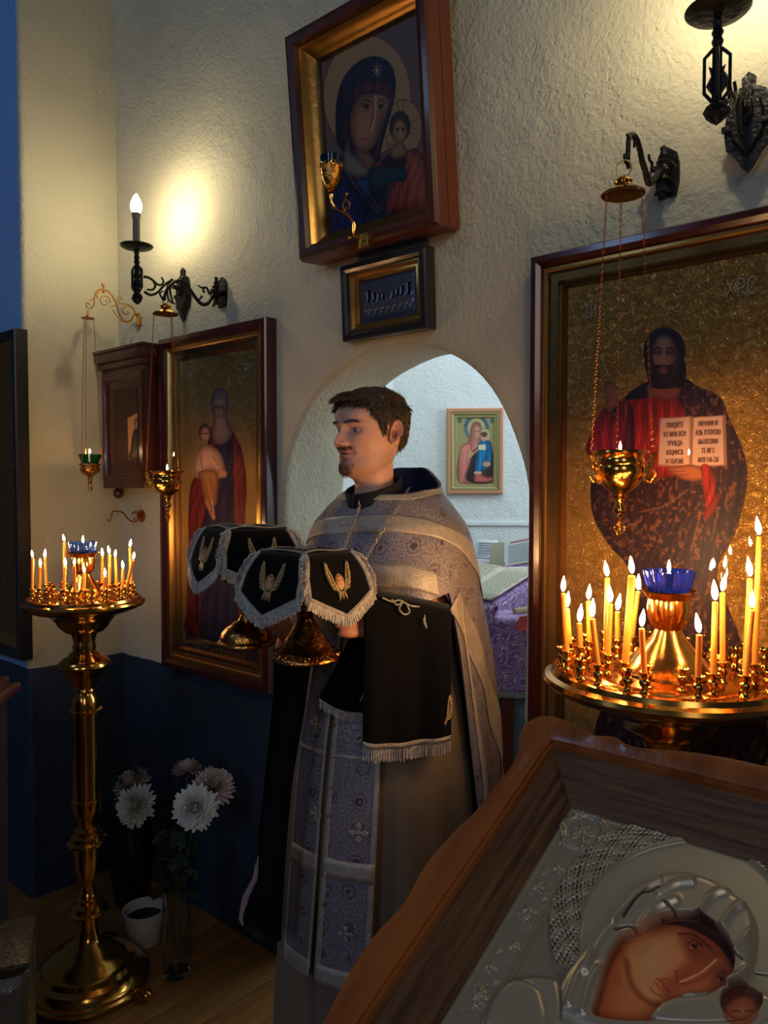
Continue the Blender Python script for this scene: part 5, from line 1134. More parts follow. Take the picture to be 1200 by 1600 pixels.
# ---- rest of the body: one remeshed skin
b = MB()
def RW_(x, y, z): return L((x, y, z))
tor = [(.05, .115, .15, 0), (.30, .115, .16, 0), (.5, .13, .165, 0), (.62, .145, .175, .0), (.75, .14, .17, 0), (.9, .125, .155, 0), (1.02, .115, .15, 0), (1.15, .12, .16, 0), (1.28, .13, .18, 0), (1.38, .125, .185, 0), (1.44, .10, .15, 0), (1.48, .075, .085, -.01)]
tor = [t_ for t_ in tor if t_[0] > .7]
vs = []; n = 32
for z, ry, rx, oy in tor:
    for k in range(n): a = 2*pi*k/n; vs.append(bl(rx*sin(a), oy-ry*cos(a), z))
b.add(vs, [(j*n+k, j*n+(k+1) % n, (j+1)*n+(k+1) % n, (j+1)*n+k) for j in range(len(tor)-1) for k in range(n)]+[tuple(range(n)), tuple((len(tor)-1)*n+k for k in range(n))])
for sx in (-1, 1):
    b.tube([bl(sx*.09, 0, .86), bl(sx*.095, -.01, .5), bl(sx*.095, .0, .44), bl(sx*.10, .02, .06)], [.09, .065, .058, .045], 14)
    b.tube([bl(sx*.10, .05, FZ+.05), bl(sx*.11, -.05, FZ+.04), bl(sx*.12, -.15, FZ+.03)], [.04, .042, .03], 12)
wristL = Vector((-.002, 1.565, 1.272)); elbL = Vector((.115, 1.755, 1.14))
wristR = at(452, 1000, 1.77); elbR = Vector((-.235, 1.92, 1.13))
def arm(sh, el, wr): b.tube([sh, sh*.5+el*.5, el, el*.5+wr*.5, wr], [.052, .046, .040, .036, .026], 14)
arm(bl(.135, 0, 1.40), L(elbL), L(wristL)); arm(bl(-.135, 0, 1.40), L(elbR), L(wristR))
def hand(wr, kn, stem, up, toward):
    """palm from wrist to knuckles, four fingers closing round the stem, thumb on the other side"""
    wr, kn, stem, up, toward = map(Vector, (wr, kn, stem, up, toward)); d = (kn-wr).normalized()
    for k in range(4):
        o = up*(.027-.018*k); b.tube([L(wr+o*.55), L(wr*.5+kn*.5+o*.85), L(kn+o)], [.015, .0135, .0105], 10)
    for k, ln_ in enumerate((.9, 1., .95, .78)):
        o = up*(.027-.018*k); p0 = kn+o; p1 = kn+d*.034*ln_+toward*.016+o; p2 = p1+d*.024*ln_+toward*-.006; p3 = p2+d*.010*ln_-toward*.020*ln_
        b.tube([L(p0), L(p1), L(p2), L(p3)], [.0098, .0088, .0082, .0068], 10)
    q0 = wr*.55+kn*.45+up*.024-toward*.006; b.tube([L(q0), L(q0+up*.024+d*.012-toward*.006), L(q0+up*.032+d*.038-toward*.002), L(q0+up*.026+d*.060)], [.014, .011, .0095, .0075], 10)
stemL = at(480, 955, 1.50); knL = at(563, 968, 1.525)
hand(wristL, knL, stemL, (0, 0, 1), (-.2, -1, 0))
stemR = at(387, 915, 1.66); knR = at(424, 935, 1.70)
hand(wristR, knR, stemR, (0, 0, 1), (-.2, -1, 0))
tmp = ob('tmp', b, M_flat, fix=False); md = tmp.modifiers.new('r', 'REMESH'); md.mode = 'VOXEL'; md.voxel_size = .0048; md2 = tmp.modifiers.new('s', 'SMOOTH'); md2.factor = .5; md2.iterations = 4
bpy.context.view_layer.update(); ev = tmp.evaluated_get(bpy.context.evaluated_depsgraph_get()); me = ev.to_mesh()
bv = [v.co.copy() for v in me.vertices]; bf = [tuple(p_.vertices) for p_ in me.polygons]; ev.to_mesh_clear(); bpy.data.objects.remove(tmp)
n0 = len(hvm); allv = hvm+bv; allf = hf+[tuple(k+n0 for k in f) for f in bf]; allc = hc+[(206, 140, 112)]*len(bv)
body = ob_col('body', allv, allf, allc, M_flat, man)
for cx, cy, cz in EC:                                   # eyeballs
    vs, fs, cs = [], [], []; n1, n2 = 20, 28; gz = Vector((-.16, -1, -.03)).normalized()
    for j in range(n1+1):
        for i in range(n2):
            a = pi*j/n1; th = 2*pi*i/n2; v = Vector((sin(a)*cos(th), -cos(a), sin(a)*sin(th))); vs.append(HM @ (Vector((cx, cy, cz))+v*ER))
            ang = math.degrees(v.angle(gz)); cs.append((16, 14, 14) if ang < 11 else ((74, 80, 78) if ang < 27 else (196, 184, 176)))
    for j in range(n1):
        for i in range(n2): i2 = (i+1) % n2; fs.append((j*n2+i, j*n2+i2, (j+1)*n2+i2, (j+1)*n2+i))
    ob_col('eye', vs, fs, cs, mat('eye_gloss', (200, 190, 180), .1) if False else M_flat, man)
# ---- hair
def hairline(az):
    d = abs(math.degrees(az))
    return float(np.interp(d, [0, 20, 38, 50, 60, 70, 76, 80, 86, 100, 112, 118, 126, 150, 180], [.176, .174, .170, .160, .142, .125, .088, .090, .134, .140, .128, .085, .045, .022, .018]))
hb = MB(); nu, nv = 120, 34; vs = []
for j in range(nv):
    for i in range(nu):
        az = -pi+2*pi*i/nu; zl = hairline(az); z = zl+(.2105-zl)*(j/(nv-1)); th = .0065*sm(0, .25, j/(nv-1))+.001+.004*sm(.16, .2, z)
        th += .0016*sin(az*23+z*260)+.001*sin(az*41-z*330)
        vs.append(head_pt(az, z, th, False))
fs = [(j*nu+i, j*nu+(i+1) % nu, (j+1)*nu+(i+1) % nu, (j+1)*nu+i) for j in range(nv-1) for i in range(nu)]+[tuple((nv-1)*nu+i for i in range(nu))]
hb.add(vs, fs); rh = random.Random(11)
def lock(p0, d, nrm, Ln, r, curl=.3, droop=.0):
    pts = [p0]; dd = d.normalized()
    for k in range(4):
        dd = (dd+nrm*(curl*(.5-k*.35))*.25+Vector((0, 0, -droop))*.25).normalized(); pts.append(pts[-1]+dd*Ln/4)
    hb.tube(pts, [r, r, r*.8, r*.5, r*.12], 4, cap=False)
for _ in range(3400):
    az = rh.uniform(-pi, pi); zl = hairline(az); v = rh.random()**.8; z = zl+(.207-zl)*v
    p0 = head_pt(az, z, .003+.006*sm(0, .3, v), False); p1 = head_pt(az, z, .03, False); nrm = (p1-p0).normalized()
    topk = sm(.15, .185, z)
    d = Vector((rh.uniform(-.3, .3), -1, -.1))*topk+Vector((0, .25 if abs(az) > 1.3 else -.1, -1))*(1-topk); d = d-nrm*d.dot(nrm)+nrm*rh.uniform(-.02, .08)
    lock(p0, d+Vector((rh.uniform(-.2, .2), 0, rh.uniform(-.1, .1))), nrm, rh.uniform(.016, .030)*(1 if topk > .5 else .55), rh.uniform(.0009, .0016), .2)
for _ in range(360):                                   # forelock pushed forward
    az = rh.uniform(-.75, .75); p0 = head_pt(az, rh.uniform(.178, .196), .012, False)
    lock(p0, Vector((rh.uniform(-.35, .2)+.3*sin(az), -1, rh.uniform(-.3, .2))), Vector((0, -.3, 1)), rh.uniform(.020, .034), rh.uniform(.0009, .0015), .35, .5)
ob('hair', MB().add([HM @ Vector(v) for v in hb.v], hb.f), M_hairm, man, fix=False, angle=180)
bb_ = MB(); hb = bb_
for _ in range(520):                                   # chin beard, moustache, brows
    k = rh.random()
    if k < .55: x, z = rh.gauss(0, .013), rh.uniform(-.002, .028); Ln, d = rh.uniform(.006, .013), Vector((rh.uniform(-.2, .2), -.25, -1))
    elif k < .70: x, z = rh.uniform(-.026, .026), rh.gauss(.0655, .003); Ln, d = .007, Vector((math.copysign(.8, x), -.3, -.8))
    else: x = rh.choice((-1, 1))*rh.uniform(.010, .046); z = .127+.0035*sin((abs(x)-.01)/.036*pi)+rh.gauss(0, .0013); Ln, d = .008, Vector((math.copysign(1, x), -.1, .1))
    w = hr(z)[2]; az = math.asin(max(-.98, min(.98, x/w))); p0 = head_pt(az, z, .0002)
    lock(p0, d, Vector((0, -1, 0)), Ln, .00042 if k < .75 else .00045, .1)
ob('facial_hair', MB().add([HM @ Vector(v) for v in hb.v], hb.f), mat('brown_beard', (112, 72, 50), .6), man, fix=False, angle=180, kind='stuff')

# ---- vestments
def rt(tab, z): return float(np.interp(-z, [-q for q in PZ], tab))
PZ = [1.60, 1.53, 1.50, 1.46, 1.42, 1.35, 1.27, 1.1, .92, .7, .5]
PT = {0: [.07, .085, .10, .125, .14, .158, .186, .20, .20, .2, .2], 45: [.07, .085, .115, .155, .175, .200, .215, .235, .245, .25, .25], 90: [.075, .10, .145, .186, .203, .214, .222, .25, .27, .285, .30],
      135: [.125, .150, .170, .192, .205, .220, .228, .25, .275, .285, .30], 180: [.155, .150, .15, .165, .17, .175, .18, .20, .22, .23, .24]}
def rphe(ph, z):
    d = abs(math.degrees(ph)); d = min(d, 180); k = min(3, int(d//45)); t = (d-45*k)/45; t = t*t*(3-2*t)*.5+t*.5
    r = rt(PT[45*k], z)*(1-t)+rt(PT[45*(k+1)], z)*t
    dn = sm(1.47, 1.1, z)
    return r+dn*(.008*sin(ph*7+z*5+.5)+.004*sin(ph*15-z*9))+(.004*sin(z*60+ph*3)*sm(.9, .3, abs(ph-.2)) if z < 1.46 else 0)
def z0p(ph): return 1.527+.014*sm(.9, 2.2, abs(ph))+.052*sm(2.0, 2.95, abs(ph))
def zhem(ph):
    d = math.degrees(ph)
    return 1.305-.02*sin(d*.05)-sm(70, 80, d)*.63-sm(62, 74, -d)*.60-sm(100, 180, abs(d))*.08
def S(ph, z, off=0.):
    r = rphe(ph, z)+off; sh = sm(1.42, 1.55, z)*-.018
    return bl(r*sin(ph), -r*cos(ph)+sh, z)
def Sv(u, v, off=0.):
    ph = -pi+2*pi*u; a = z0p(ph); h = zhem(ph); return S(ph, a+(h-a)*v, off)
phel = drape('phelonion', lambda u, v: tuple(Sv(u, v)), 260, 110, M_brocade, man, th=.004, label='lilac grey brocade cape woven with small rosettes')
phel.data.materials.append(M_lining); phel.modifiers['solid'].material_offset = 0
inn = drape('lining', lambda u, v: tuple(Sv(u, v, -.005)), 130, 50, M_lining, man, th=0, label='dark blue lining of the cape')
def zb1(ph): d = math.degrees(ph); return float(np.interp(d, [-130, -90, -60, -40, 0, 40, 65, 85, 100, 115, 135], [1.30, 1.40, 1.437, 1.452, 1.462, 1.465, 1.456, 1.425, 1.385, 1.335, 1.26]))
def zb2(ph): d = math.degrees(ph); return float(np.interp(d, [-70, 0, 45, 62, 74, 84, 94, 104, 116, 130], [1.34, 1.352, 1.352, 1.335, 1.295, 1.235, 1.14, 1.035, .90, .74]))
def sm3(f, ph): return (f(ph-.09)+f(ph)+f(ph+.09)+f(ph-.045)+f(ph+.045))/5
def band(name, f, a, b_, hw, off=.0045, n=120, ex=None):
    def F(u, v):
        ph = a+(b_-a)*u; z = sm3(f, ph)+((1-v)*2-1)*hw*(ex(ph) if ex else 1); return tuple(S(ph, min(z, z0p(ph)), off))
    return drape(name, F, n, 8, M_band, man, th=.0012)
slope1 = lambda ph: 1+.9*sm(1.2, 2.0, ph); slope2 = lambda ph: 1+1.6*sm(.95, 1.5, ph)
band('silver_band', zb1, radians(-125), radians(132), .0195, ex=slope1); band('silver_band', zb2, radians(-66), radians(62), .026, ex=lambda p_: 1)
def diag(u, v):                                         # the same band running down behind the arm
    ph0 = radians(73+u*53); zc_ = sm3(zb2, ph0); k = (v-.5)*.072
    return tuple(S(ph0+k*2.6, zc_+k*.55, .0045))
drape('silver_band', diag, 70, 8, M_band, man, th=.0012)
def edge(u, v): ph = -pi+2*pi*u; z = z0p(ph)-.012*v+.0; return tuple(S(ph, z, .0045))
drape('neck_trim', edge, 160, 5, M_silvthread, man, th=.002)
drape('edge_trim', lambda u, v: tuple(S(radians(79.5+v*3.2), 1.29-u*.60, .005)), 60, 4, M_band, man, th=.001)
# black standing collar of the cassock
cn = HM @ Vector((0, .012, -.03))
def coll(u, v): a = 2*pi*u; r = .066+.003*v; return (cn.x+r*.95*sin(a-radians(14)), cn.y-r*1.02*cos(a-radians(14))-.004, cn.z-.012-.0*v+.012*(1-cos(a))-.032*v-.010*cos(a)+.006)
drape('collar', coll, 60, 8, M_black, man, th=.004)
# underrobe
def rrobe(ph, z): r = float(np.interp(z, [FZ, .3, .6, .85, 1.0, 1.2, 1.4], [.285, .268, .25, .236, .222, .185, .12])); dn = sm(1.15, .5, z); return r+dn*(.010*sin(ph*9+.8)+.006*sin(ph*17+2+z))-.045*sm(1.9, 3.14, abs(ph))
def Rb(ph, z, off=0.): r = rrobe(ph, z)+off; return bl(r*sin(ph), -r*cos(ph), z)
drape('underrobe', lambda u, v: tuple(Rb(-pi+2*pi*u, 1.38-v*(1.38-FZ-.02))), 220, 60, M_linen, man, th=.003)
# stole: two bands buttoned together
def strip(name, pa, pb, zt_, zb_, m, off, nu=14, nv=90, **k):
    def F(u, v):
        z = zt_+(zb_-zt_)*v; a = radians(pa(z)); b_ = radians(pb(z)); ph = a+(b_-a)*u; rr = float(np.interp(z, [FZ, .3, .6, .85, 1.0, 1.2, 1.4], [.285, .268, .25, .236, .222, .185, .12]))+.016+off
        return tuple(bl(rr*sin(ph), -rr*cos(ph), z)+Vector((0, 0, 0)))
    return drape(name, F, nu, nv, m, man, th=.002, **k)
cen = lambda z: float(np.interp(z, [.45, 1.2], [-7, .5]))
strip('stole', lambda z: cen(z)-21, lambda z: cen(z)-.8, 1.22, .50, M_brocade, 0)
strip('stole', lambda z: cen(z)+2.0, lambda z: cen(z)+29, 1.22, .50, M_brocade, 0)
for a_, w_ in ((-21, 2.0), (-2.6, 1.8), (2.0, 3.2), (26, 3.0)): strip('stole_trim', lambda z, a_=a_: cen(z)+a_, lambda z, a_=a_, w_=w_: cen(z)+a_+w_, 1.22, .50, M_band, .0025, 4)
for z in (.97, .74, .51):
    strip('stole_bar', lambda z_: cen(z_)+2.2, lambda z_: cen(z_)+28.8, z+(.012 if z < .96 else .004), z-(.030 if z < .96 else .004), M_band, .003, 14, 4); strip('stole_bar', lambda z_: cen(z_)-20.8, lambda z_: cen(z_)-1, z+(.012 if z < .96 else .004), z-(.030 if z < .96 else .004), M_band, .003, 14, 4)
def robe_at(px, py, off=.022):
    r = MI.to_3x3() @ ray(px, py); o = MI @ CP; best = None; t = 1.2
    while t < 2.2:
        p_ = o+r*t; ph = atan2(p_.x, -p_.y); rr = float(np.interp(p_.z+FZ, [FZ, .3, .6, .85, 1.0, 1.2, 1.4], [.285, .268, .25, .236, .222, .185, .12]))+off
        if p_.x**2+p_.y**2 < rr*rr: return p_, ph
        t += .002
    return o+r*1.65, 0
def on_robe(px, py, off=.022): p_, ph = robe_at(px, py, off); return Matrix.Translation(p_) @ Matrix.Rotation(ph, 4, 'Z')
for px, py, s_ in ((560, 1302, 1.), (566, 1150, .8), (493, 1132, .8), (493, 1272, .75), (540, 1460, .8)):
    b = MB(); M_ = on_robe(px, py)
    for k in range(4): b.ball((.014*s_*cos(k*pi/2), 0, .014*s_*sin(k*pi/2)), .009*s_, 8, (1.0 if k % 2 == 0 else .8, .18, 1.0 if k % 2 else .8))
    b.ball((0, 0, 0), .006*s_, 8, (1, .4, 1)); b.xf(M_); ob('embroidered_cross', b, M_silvthread, man)
for py in (1105, 1133, 1182, 1230, 1275, 1320, 1366, 1413, 1460):
    px = np.interp(py, [1105, 1500], [523.5, 500]); b = MB().ball((0, 0, 0), .0042, 6).xf(on_robe(px, py, .024)); ob('button', b, M_brass if py % 2 else M_silvthread, man)
# cross chain down the breast, laid on the cape
bpy.context.view_layer.update(); dg = bpy.context.evaluated_depsgraph_get(); BV = BVHTree.FromObject(phel, dg)
def cast(px, py, off=.011):
    r = (MI.to_3x3() @ ray(px, py)).normalized(); h = BV.ray_cast(MI @ CP, r); return (h[0]-r*off) if h[0] is not None else L(at(px, py, 1.66))
for P in ([(563, 776), (560, 800), (549, 828), (538, 856), (532, 872)], [(640, 762), (622, 792), (603, 822), (585, 850), (572, 872)]):
    b = MB(); pts = [cast(*q) for q in P]
    for a_, c_ in zip(pts[:-1], pts[1:]): chain(b, a_, c_, .0095, .0014, .85)
    ob('cross_chain', b, M_silvthread, man, label='silver chain of a breast cross')

# ---- black velvet cloths over the forearms
def bil(TL, TR, BR, BL, u, v): return TL*(1-u)*(1-v)+TR*u*(1-v)+BR*u*v+BL*(1-u)*v
def emblem(parent, M_, s_, half=False, m=None, face=True):
    """cherub: oval face between two feathered wings"""
    b = MB()
    for sx in ((-1, 1) if not half else (1,)):
        for k in range(7):
            t = k/6; x = sx*(.009+.013*t+.004*sin(t*3)); z = -.014+.038*t; L_ = .016-.005*t; ang = sx*(1.1-.7*t)
            c_, s2 = cos(pi/2-ang), sin(pi/2-ang); q = [(x, z), (x+c_*L_*.5-s2*.003, z+s2*L_*.5+c_*.003), (x+c_*L_, z+s2*L_), (x+c_*L_*.5+s2*.003, z+s2*L_*.5-c_*.003)]
            b.prism(q, -.0028, 0, bev=.2)
        b.tube([(sx*.004, 0, -.02), (sx*.013, -.001, -.006), (sx*.018, -.001, .012), (sx*.024, -.001, .034)], [.0022, .0026, .0022, .0008], 5)
    if not half:
        for k in range(3): b.prism([(0, -.014), (.006*(k-1)+.003, -.020), (.009*(k-1), -.032), (.006*(k-1)-.003, -.020)], -.0026, 0, bev=.2)
        b.torus((0, -.001, 0), .0105, .0016, 18, 5, Matrix.Rotation(pi/2, 4, 'X') @ Matrix.Diagonal((.82, 1.15, 1, 1)))
    b.xf(M_ @ Matrix.Scale(s_, 4)); o = ob('cherub_wings', b, m or M_goldthread, parent)
    if face and not half:
        vs, fs, cs = [], [], []
        for j in range(7):
            for i in range(18): a = 2*pi*i/18; r = j/6; x, z = .0085*r*cos(a), .0118*r*sin(a); vs.append(M_ @ (Vector((x, -.002-.0018*(1-r*r), z))*s_)); e = min(abs(x-.0028), abs(x+.0028)); cs.append((70, 40, 30) if (e < .0012 and abs(z-.002) < .0014) or (abs(x) < .002 and abs(z+.0048) < .001) else ((110, 66, 40) if r > .72 and z > -.002 else (214, 150, 104)))
        for j in range(6):
            for i in range(18): i2 = (i+1) % 18; fs.append((j*18+i, j*18+i2, (j+1)*18+i2, (j+1)*18+i))
        ob_col('embroidered_face', vs, fs, cs, M_flat, parent)
ca = thing('velvet_cloth', 'wide black velvet cloth with a straight silver fringe, draped over his left forearm', 'cloth', tuple(at(636, 1050, 1.6)))
CI = ca.matrix_world.inverted()
A1, A2, A3, A4 = at(570, 930, 1.500), at(704, 957, 1.60), at(704, 1153, 1.600), at(567, 1164, 1.525)
def fa(u, v):
    if v < .14:
        k = v/.14; p_ = A1*(1-u)+A2*u; return tuple(CI @ (p_+Vector((.0, .075*(1-k), .008*sin(k*pi)))))
    w = (v-.14)/.86; p_ = bil(A1, A2, A3, A4, u, w)+Vector((0, -.010*sin(u*7+.6)*min(1, w*3)-.004*sin(u*17)*w, -.012*sin(u*pi)*w)); return tuple(CI @ p_)
drape('cloth', fa, 60, 60, M_velvet, ca, th=.005)
fringe_strip('fringe', [Vector(fa(u, 1)) for u in np.linspace(0, 1, 40)], DOWN, M_fringe, ca, .028, .0028, .0022)
drape('braid', lambda u, v: tuple(Vector(fa(u, 1-v*.03))+Vector((0, -.004, 0))), 60, 3, M_silvthread, ca, th=.0015)
def on_a(px, py, off=.008):
    wv = (py-930)/(1160-930); u = (px-568)/136; p_ = bil(A1, A2, A3, A4, u, wv); r = (p_-CP).normalized(); return CI @ Matrix.Translation(at(px, py, p_.y-off-.004)) @ Matrix.Rotation(radians(34), 4, 'Z')
emblem(ca, on_a(690, 1118) @ Matrix.Rotation(-.2, 4, 'Y'), 1.1, True); emblem(ca, on_a(668, 966) @ Matrix.Rotation(2.6, 4, 'Y'), .5, True, M_silvthread)
b = MB()
for P in ([(598, 934), (612, 940), (625, 938), (640, 946), (655, 948)], [(628, 942), (624, 952), (632, 960), (640, 956), (636, 946)], [(612, 936), (620, 945), (630, 940)]):
    b.tube([tuple(on_a(x, y, .010).to_translation()) for x, y in [tuple(q) for q in catmull(P, 5)]], .0018, 6)
ob('embroidered_loops', b, M_silvthread, ca)
B1, B2, B3, B4 = at(566, 958, 1.575), at(612, 955, 1.60), at(588, 1116, 1.60), at(499, 1091, 1.575)
fb = lambda u, v: tuple(CI @ (bil(B1, B2, B3, B4, u, v)+Vector((0, .008*sin(u*6+v*3), -.01*sin(u*pi)*v))))
drape('inner_fold', fb, 30, 30, M_velvet, ca, th=.005)
fringe_strip('fringe', [Vector(fb(u, 1)) for u in np.linspace(0, 1, 20)], DOWN, M_fringe, ca, .020, .0030, .0022)
emblem(ca, CI @ Matrix.Translation(at(560, 1085, 1.585)) @ Matrix.Rotation(radians(20), 4, 'Z'), .75, True, M_goldthread)
cb = thing('velvet_cloth', 'long narrow black velvet cloth hanging from his right forearm almost to the floor', 'cloth', tuple(at(430, 1250, 1.62)))
DI = cb.matrix_world.inverted()
LE = catmull([(428, 1030), (425, 1100), (413, 1215), (402, 1320), (397, 1382), (381, 1412), (378, 1440), (402, 1464)], 5); RE = catmull([(486, 1030), (476, 1110), (459, 1205), (449, 1300), (442, 1400), (440, 1440), (439.5, 1460), (439, 1470)], 5)
def fc(u, v):
    k = v*(len(LE)-1); i = min(int(k), len(LE)-2); t = k-i; a = LE[i]*(1-t)+LE[i+1]*t; c = RE[i]*(1-t)+RE[i+1]*t; q = a*(1-u)+c*u
    return tuple(DI @ at(q[0], q[1], 1.60+.012*sin(u*5+v*2)+.02*(1-u)))
drape('cloth', fc, 24, 60, M_velvet, cb, th=.006)
def fl(u, v): q = np.array([(404, 1330), (399, 1372), (384, 1402), (377, 1436), (379, 1446)], float); k = v*4; i = min(int(k), 3); t = k-i; p_ = q[i]*(1-t)+q[i+1]*t; return tuple(DI @ at(p_[0]-4.5*(1-u)*sin(v*pi)-1+6*u, p_[1], 1.628))
drape('lining_edge', fl, 4, 20, mat('mauve_lining', (150, 124, 130), .6), cb, th=.002)
ob('hanging_loop', MB().tube([tuple(DI @ q) for q in (at(484, 1034, 1.60), at(460, 1026, 1.64), at(430, 1032, 1.66))], [.012, .016, .012], 10), M_velvet, cb)

# ---- the two vessels and their veils
def veil(label, C, zt_, half, rot, splay, flapL, s_=1.):
    t = thing('chalice_veil', label, 'cloth cover', (C.x, C.y, zt_), rot, 'cross shaped chalice veils'); h = half
    def tp(u, v): x, y = -h+2*h*u, -h+2*h*v; return (x, y, .003-.004*(abs(x/h)**3+abs(y/h)**3)*.5+.002*sin(x*60)*cos(y*50))
    drape('top', tp, 18, 18, M_velvet, t, th=.004)
    b = MB()
    for z_, w_ in ((.0035, .0016), (.0035, .0014)):
        q = h-.003 if w_ > .0015 else h-.010; P = [(-q, -q), (q, -q), (q, q), (-q, q), (-q, -q)]
        for a_, c_ in zip(P[:-1], P[1:]):
            b.tube([(a_[0]*(1-k/8)+c_[0]*k/8, a_[1]*(1-k/8)+c_[1]*k/8, tp((a_[0]*(1-k/8)+c_[0]*k/8+h)/2/h, (a_[1]*(1-k/8)+c_[1]*k/8+h)/2/h)[2]+.002) for k in range(9)], w_, 6)
    ob('braid', b, M_silvthread, t)
    b = MB()
    for k in range(4): a = k*pi/2+pi/4; b.ball((.014*cos(a), .014*sin(a), .005), .009, 8, (1, 1, .2))
    ob('embroidered_cross', b, M_silvthread, t)
    for k in range(4):
        Mk = Matrix.Rotation(k*pi/2, 4, 'Z'); ol = [(-h, 0), (-h-.016*s_, .35*flapL), (-h-.020*s_, .66*flapL), (0, flapL), (h+.020*s_, .66*flapL), (h+.016*s_, .35*flapL), (h, 0)]
        def P3(a, d, off=0., k=k):
            s2 = splay+.35*(1-min(1, d/.05)); x = a; out = h+sin(splay)*d+.010*(1-exp(-d/.012)); y = -(out+off+.004*sin(a*40+k)*d/flapL); return Mk @ Vector((x, y, -cos(splay)*d+.0))
        def wid(d): return float(np.interp(d, [0, .35*flapL, .66*flapL, flapL], [h, h+.016*s_, h+.020*s_, .004]))
        f = ob('flap', MB().grid(lambda u, v: tuple(P3((u*2-1)*wid(v*flapL), v*flapL)), 13, 16), M_velvet, t, fix=False, angle=180, solid=.003)
        b = MB(); pl = []
        for (a0, d0), (a1, d1) in zip(ol[:-1], ol[1:]):
            for j in range(8): pl.append((a0+(a1-a0)*j/8, d0+(d1-d0)*j/8))
        pl.append(ol[-1]); pts = [P3(a, d, .003) for a, d in pl]
        cen_ = P3(0, .45*flapL, .003); dn = []
        for (a, d), q in zip(pl, pts):
            o_ = (P3(a*1.3+.0001, d+.0001, .003)-q); w2 = sm(.3*flapL, .75*flapL, d); dd = (Mk @ Vector((math.copysign(1, a)*(1-.62*w2)*min(1, abs(a)/.03), -sin(splay)*.6, -.28-.8*w2))).normalized(); dn.append(dd)
        fringe_strip('fringe', pts, dn, M_fringe, t, .0185*s_, .0021, .0019)
        b = MB().tube([q+(cen_-q).normalized()*.004-Vector((0, 0, 0)) for q in pts], .0016, 6); ob('braid', b, M_silvthread, t)
        c0 = P3(0, .46*flapL, .003); emblem(t, Matrix.Translation(c0) @ Mk @ Matrix.Rotation(-splay, 4, 'X'), 1.0*s_, False, M_goldthread)
    return t
CC = at(478, 860, 1.50); CC.z = 0
DCc = at(385, 822, 1.635); DCc.z = 0
vz1 = at(478, 860, 1.50).z; vz2 = at(385, 824, 1.635).z
veil('nearer black velvet veil with cherub emblems and silver fringe, over the chalice', CC, vz1, .061, radians(49), radians(18), .124, 1.15)
veil('farther black velvet veil with silver fringe, at left behind the nearer one', DCc, vz2, .064, radians(32), radians(15), .120, 1.1)
zf = at(480, 1030, 1.50).z
t = thing('chalice', 'gold chalice with an embossed cone foot under the nearer veil', 'chalice', (CC.x, CC.y, zf))
hgt = vz1-zf-.004
M_foot = mat('embossed_gold', (226, 160, 80), .24, 1., col2=(170, 104, 48), nscale=40, bump=.35, bscale=60)
ob('foot', MB().lathe([(0, 0), (.064, 0), (.0665, .003), (.066, .007), (.063, .010), (.064, .014), (.060, .019), (.058, .021), (.052, .024), (.044, .036), (.034, .050), (.025, .064), (.017, .078), (.012, .090)], 56), M_foot, t)
b = MB()
for k in range(26): a = 2*pi*k/26; b.torus((.0645*cos(a), .0645*sin(a), .0125), .0042, .0011, 10, 4, Matrix.Rotation(a, 4, 'Z') @ Matrix.Rotation(pi/2, 4, 'Y'))
ob('beaded_band', b, M_brass, t)
ob('stem', MB().lathe([(.012, .088), (.015, .092), (.010, .096), (.009, .104), (.016, .112), (.021, .120), (.016, .128), (.009, .134), (.011, .140), (.014, .143)], 28), M_brass, t)
ob('cup', MB().lathe([(.012, .142), (.026, .148), (.038, .164), (.043, .184), (.045, hgt), (.043, hgt), (.041, .184), (.034, .166), (0, .15)], 40), M_brass, t)
zf2 = at(388, 1006, 1.635).z; hgt = vz2-zf2-.004
t = thing('paten_stand', 'gold footed paten under the farther veil, at left', 'paten', (DCc.x, DCc.y, zf2))
ob('foot', MB().lathe([(0, 0), (.060, 0), (.063, .003), (.062, .007), (.057, .010), (.057, .015), (.053, .026), (.044, .036), (.034, .041), (.030, .047), (.018, .052), (.012, .066)], 48), M_foot, t)
ob('stem', MB().lathe([(.012, .064), (.017, .074), (.010, .084), (.009, .12), (.014, hgt-.05)], 24), M_brass, t)
ob('dish', MB().lathe([(.010, hgt-.052), (.05, hgt-.046), (.075, hgt-.030), (.078, hgt-.028), (.05, hgt-.042), (0, hgt-.044)], 40), M_brass, t)
b = MB(); 
for k in range(2):
    b.tube([tuple(Matrix.Rotation(k*pi/2+.5, 4, 'Z') @ Vector((.055*cos(a), 0, hgt-.044+.043*sin(a)))) for a in np.linspace(0, pi, 13)], .003, 6)
ob('star_cover', b, M_brass, t)

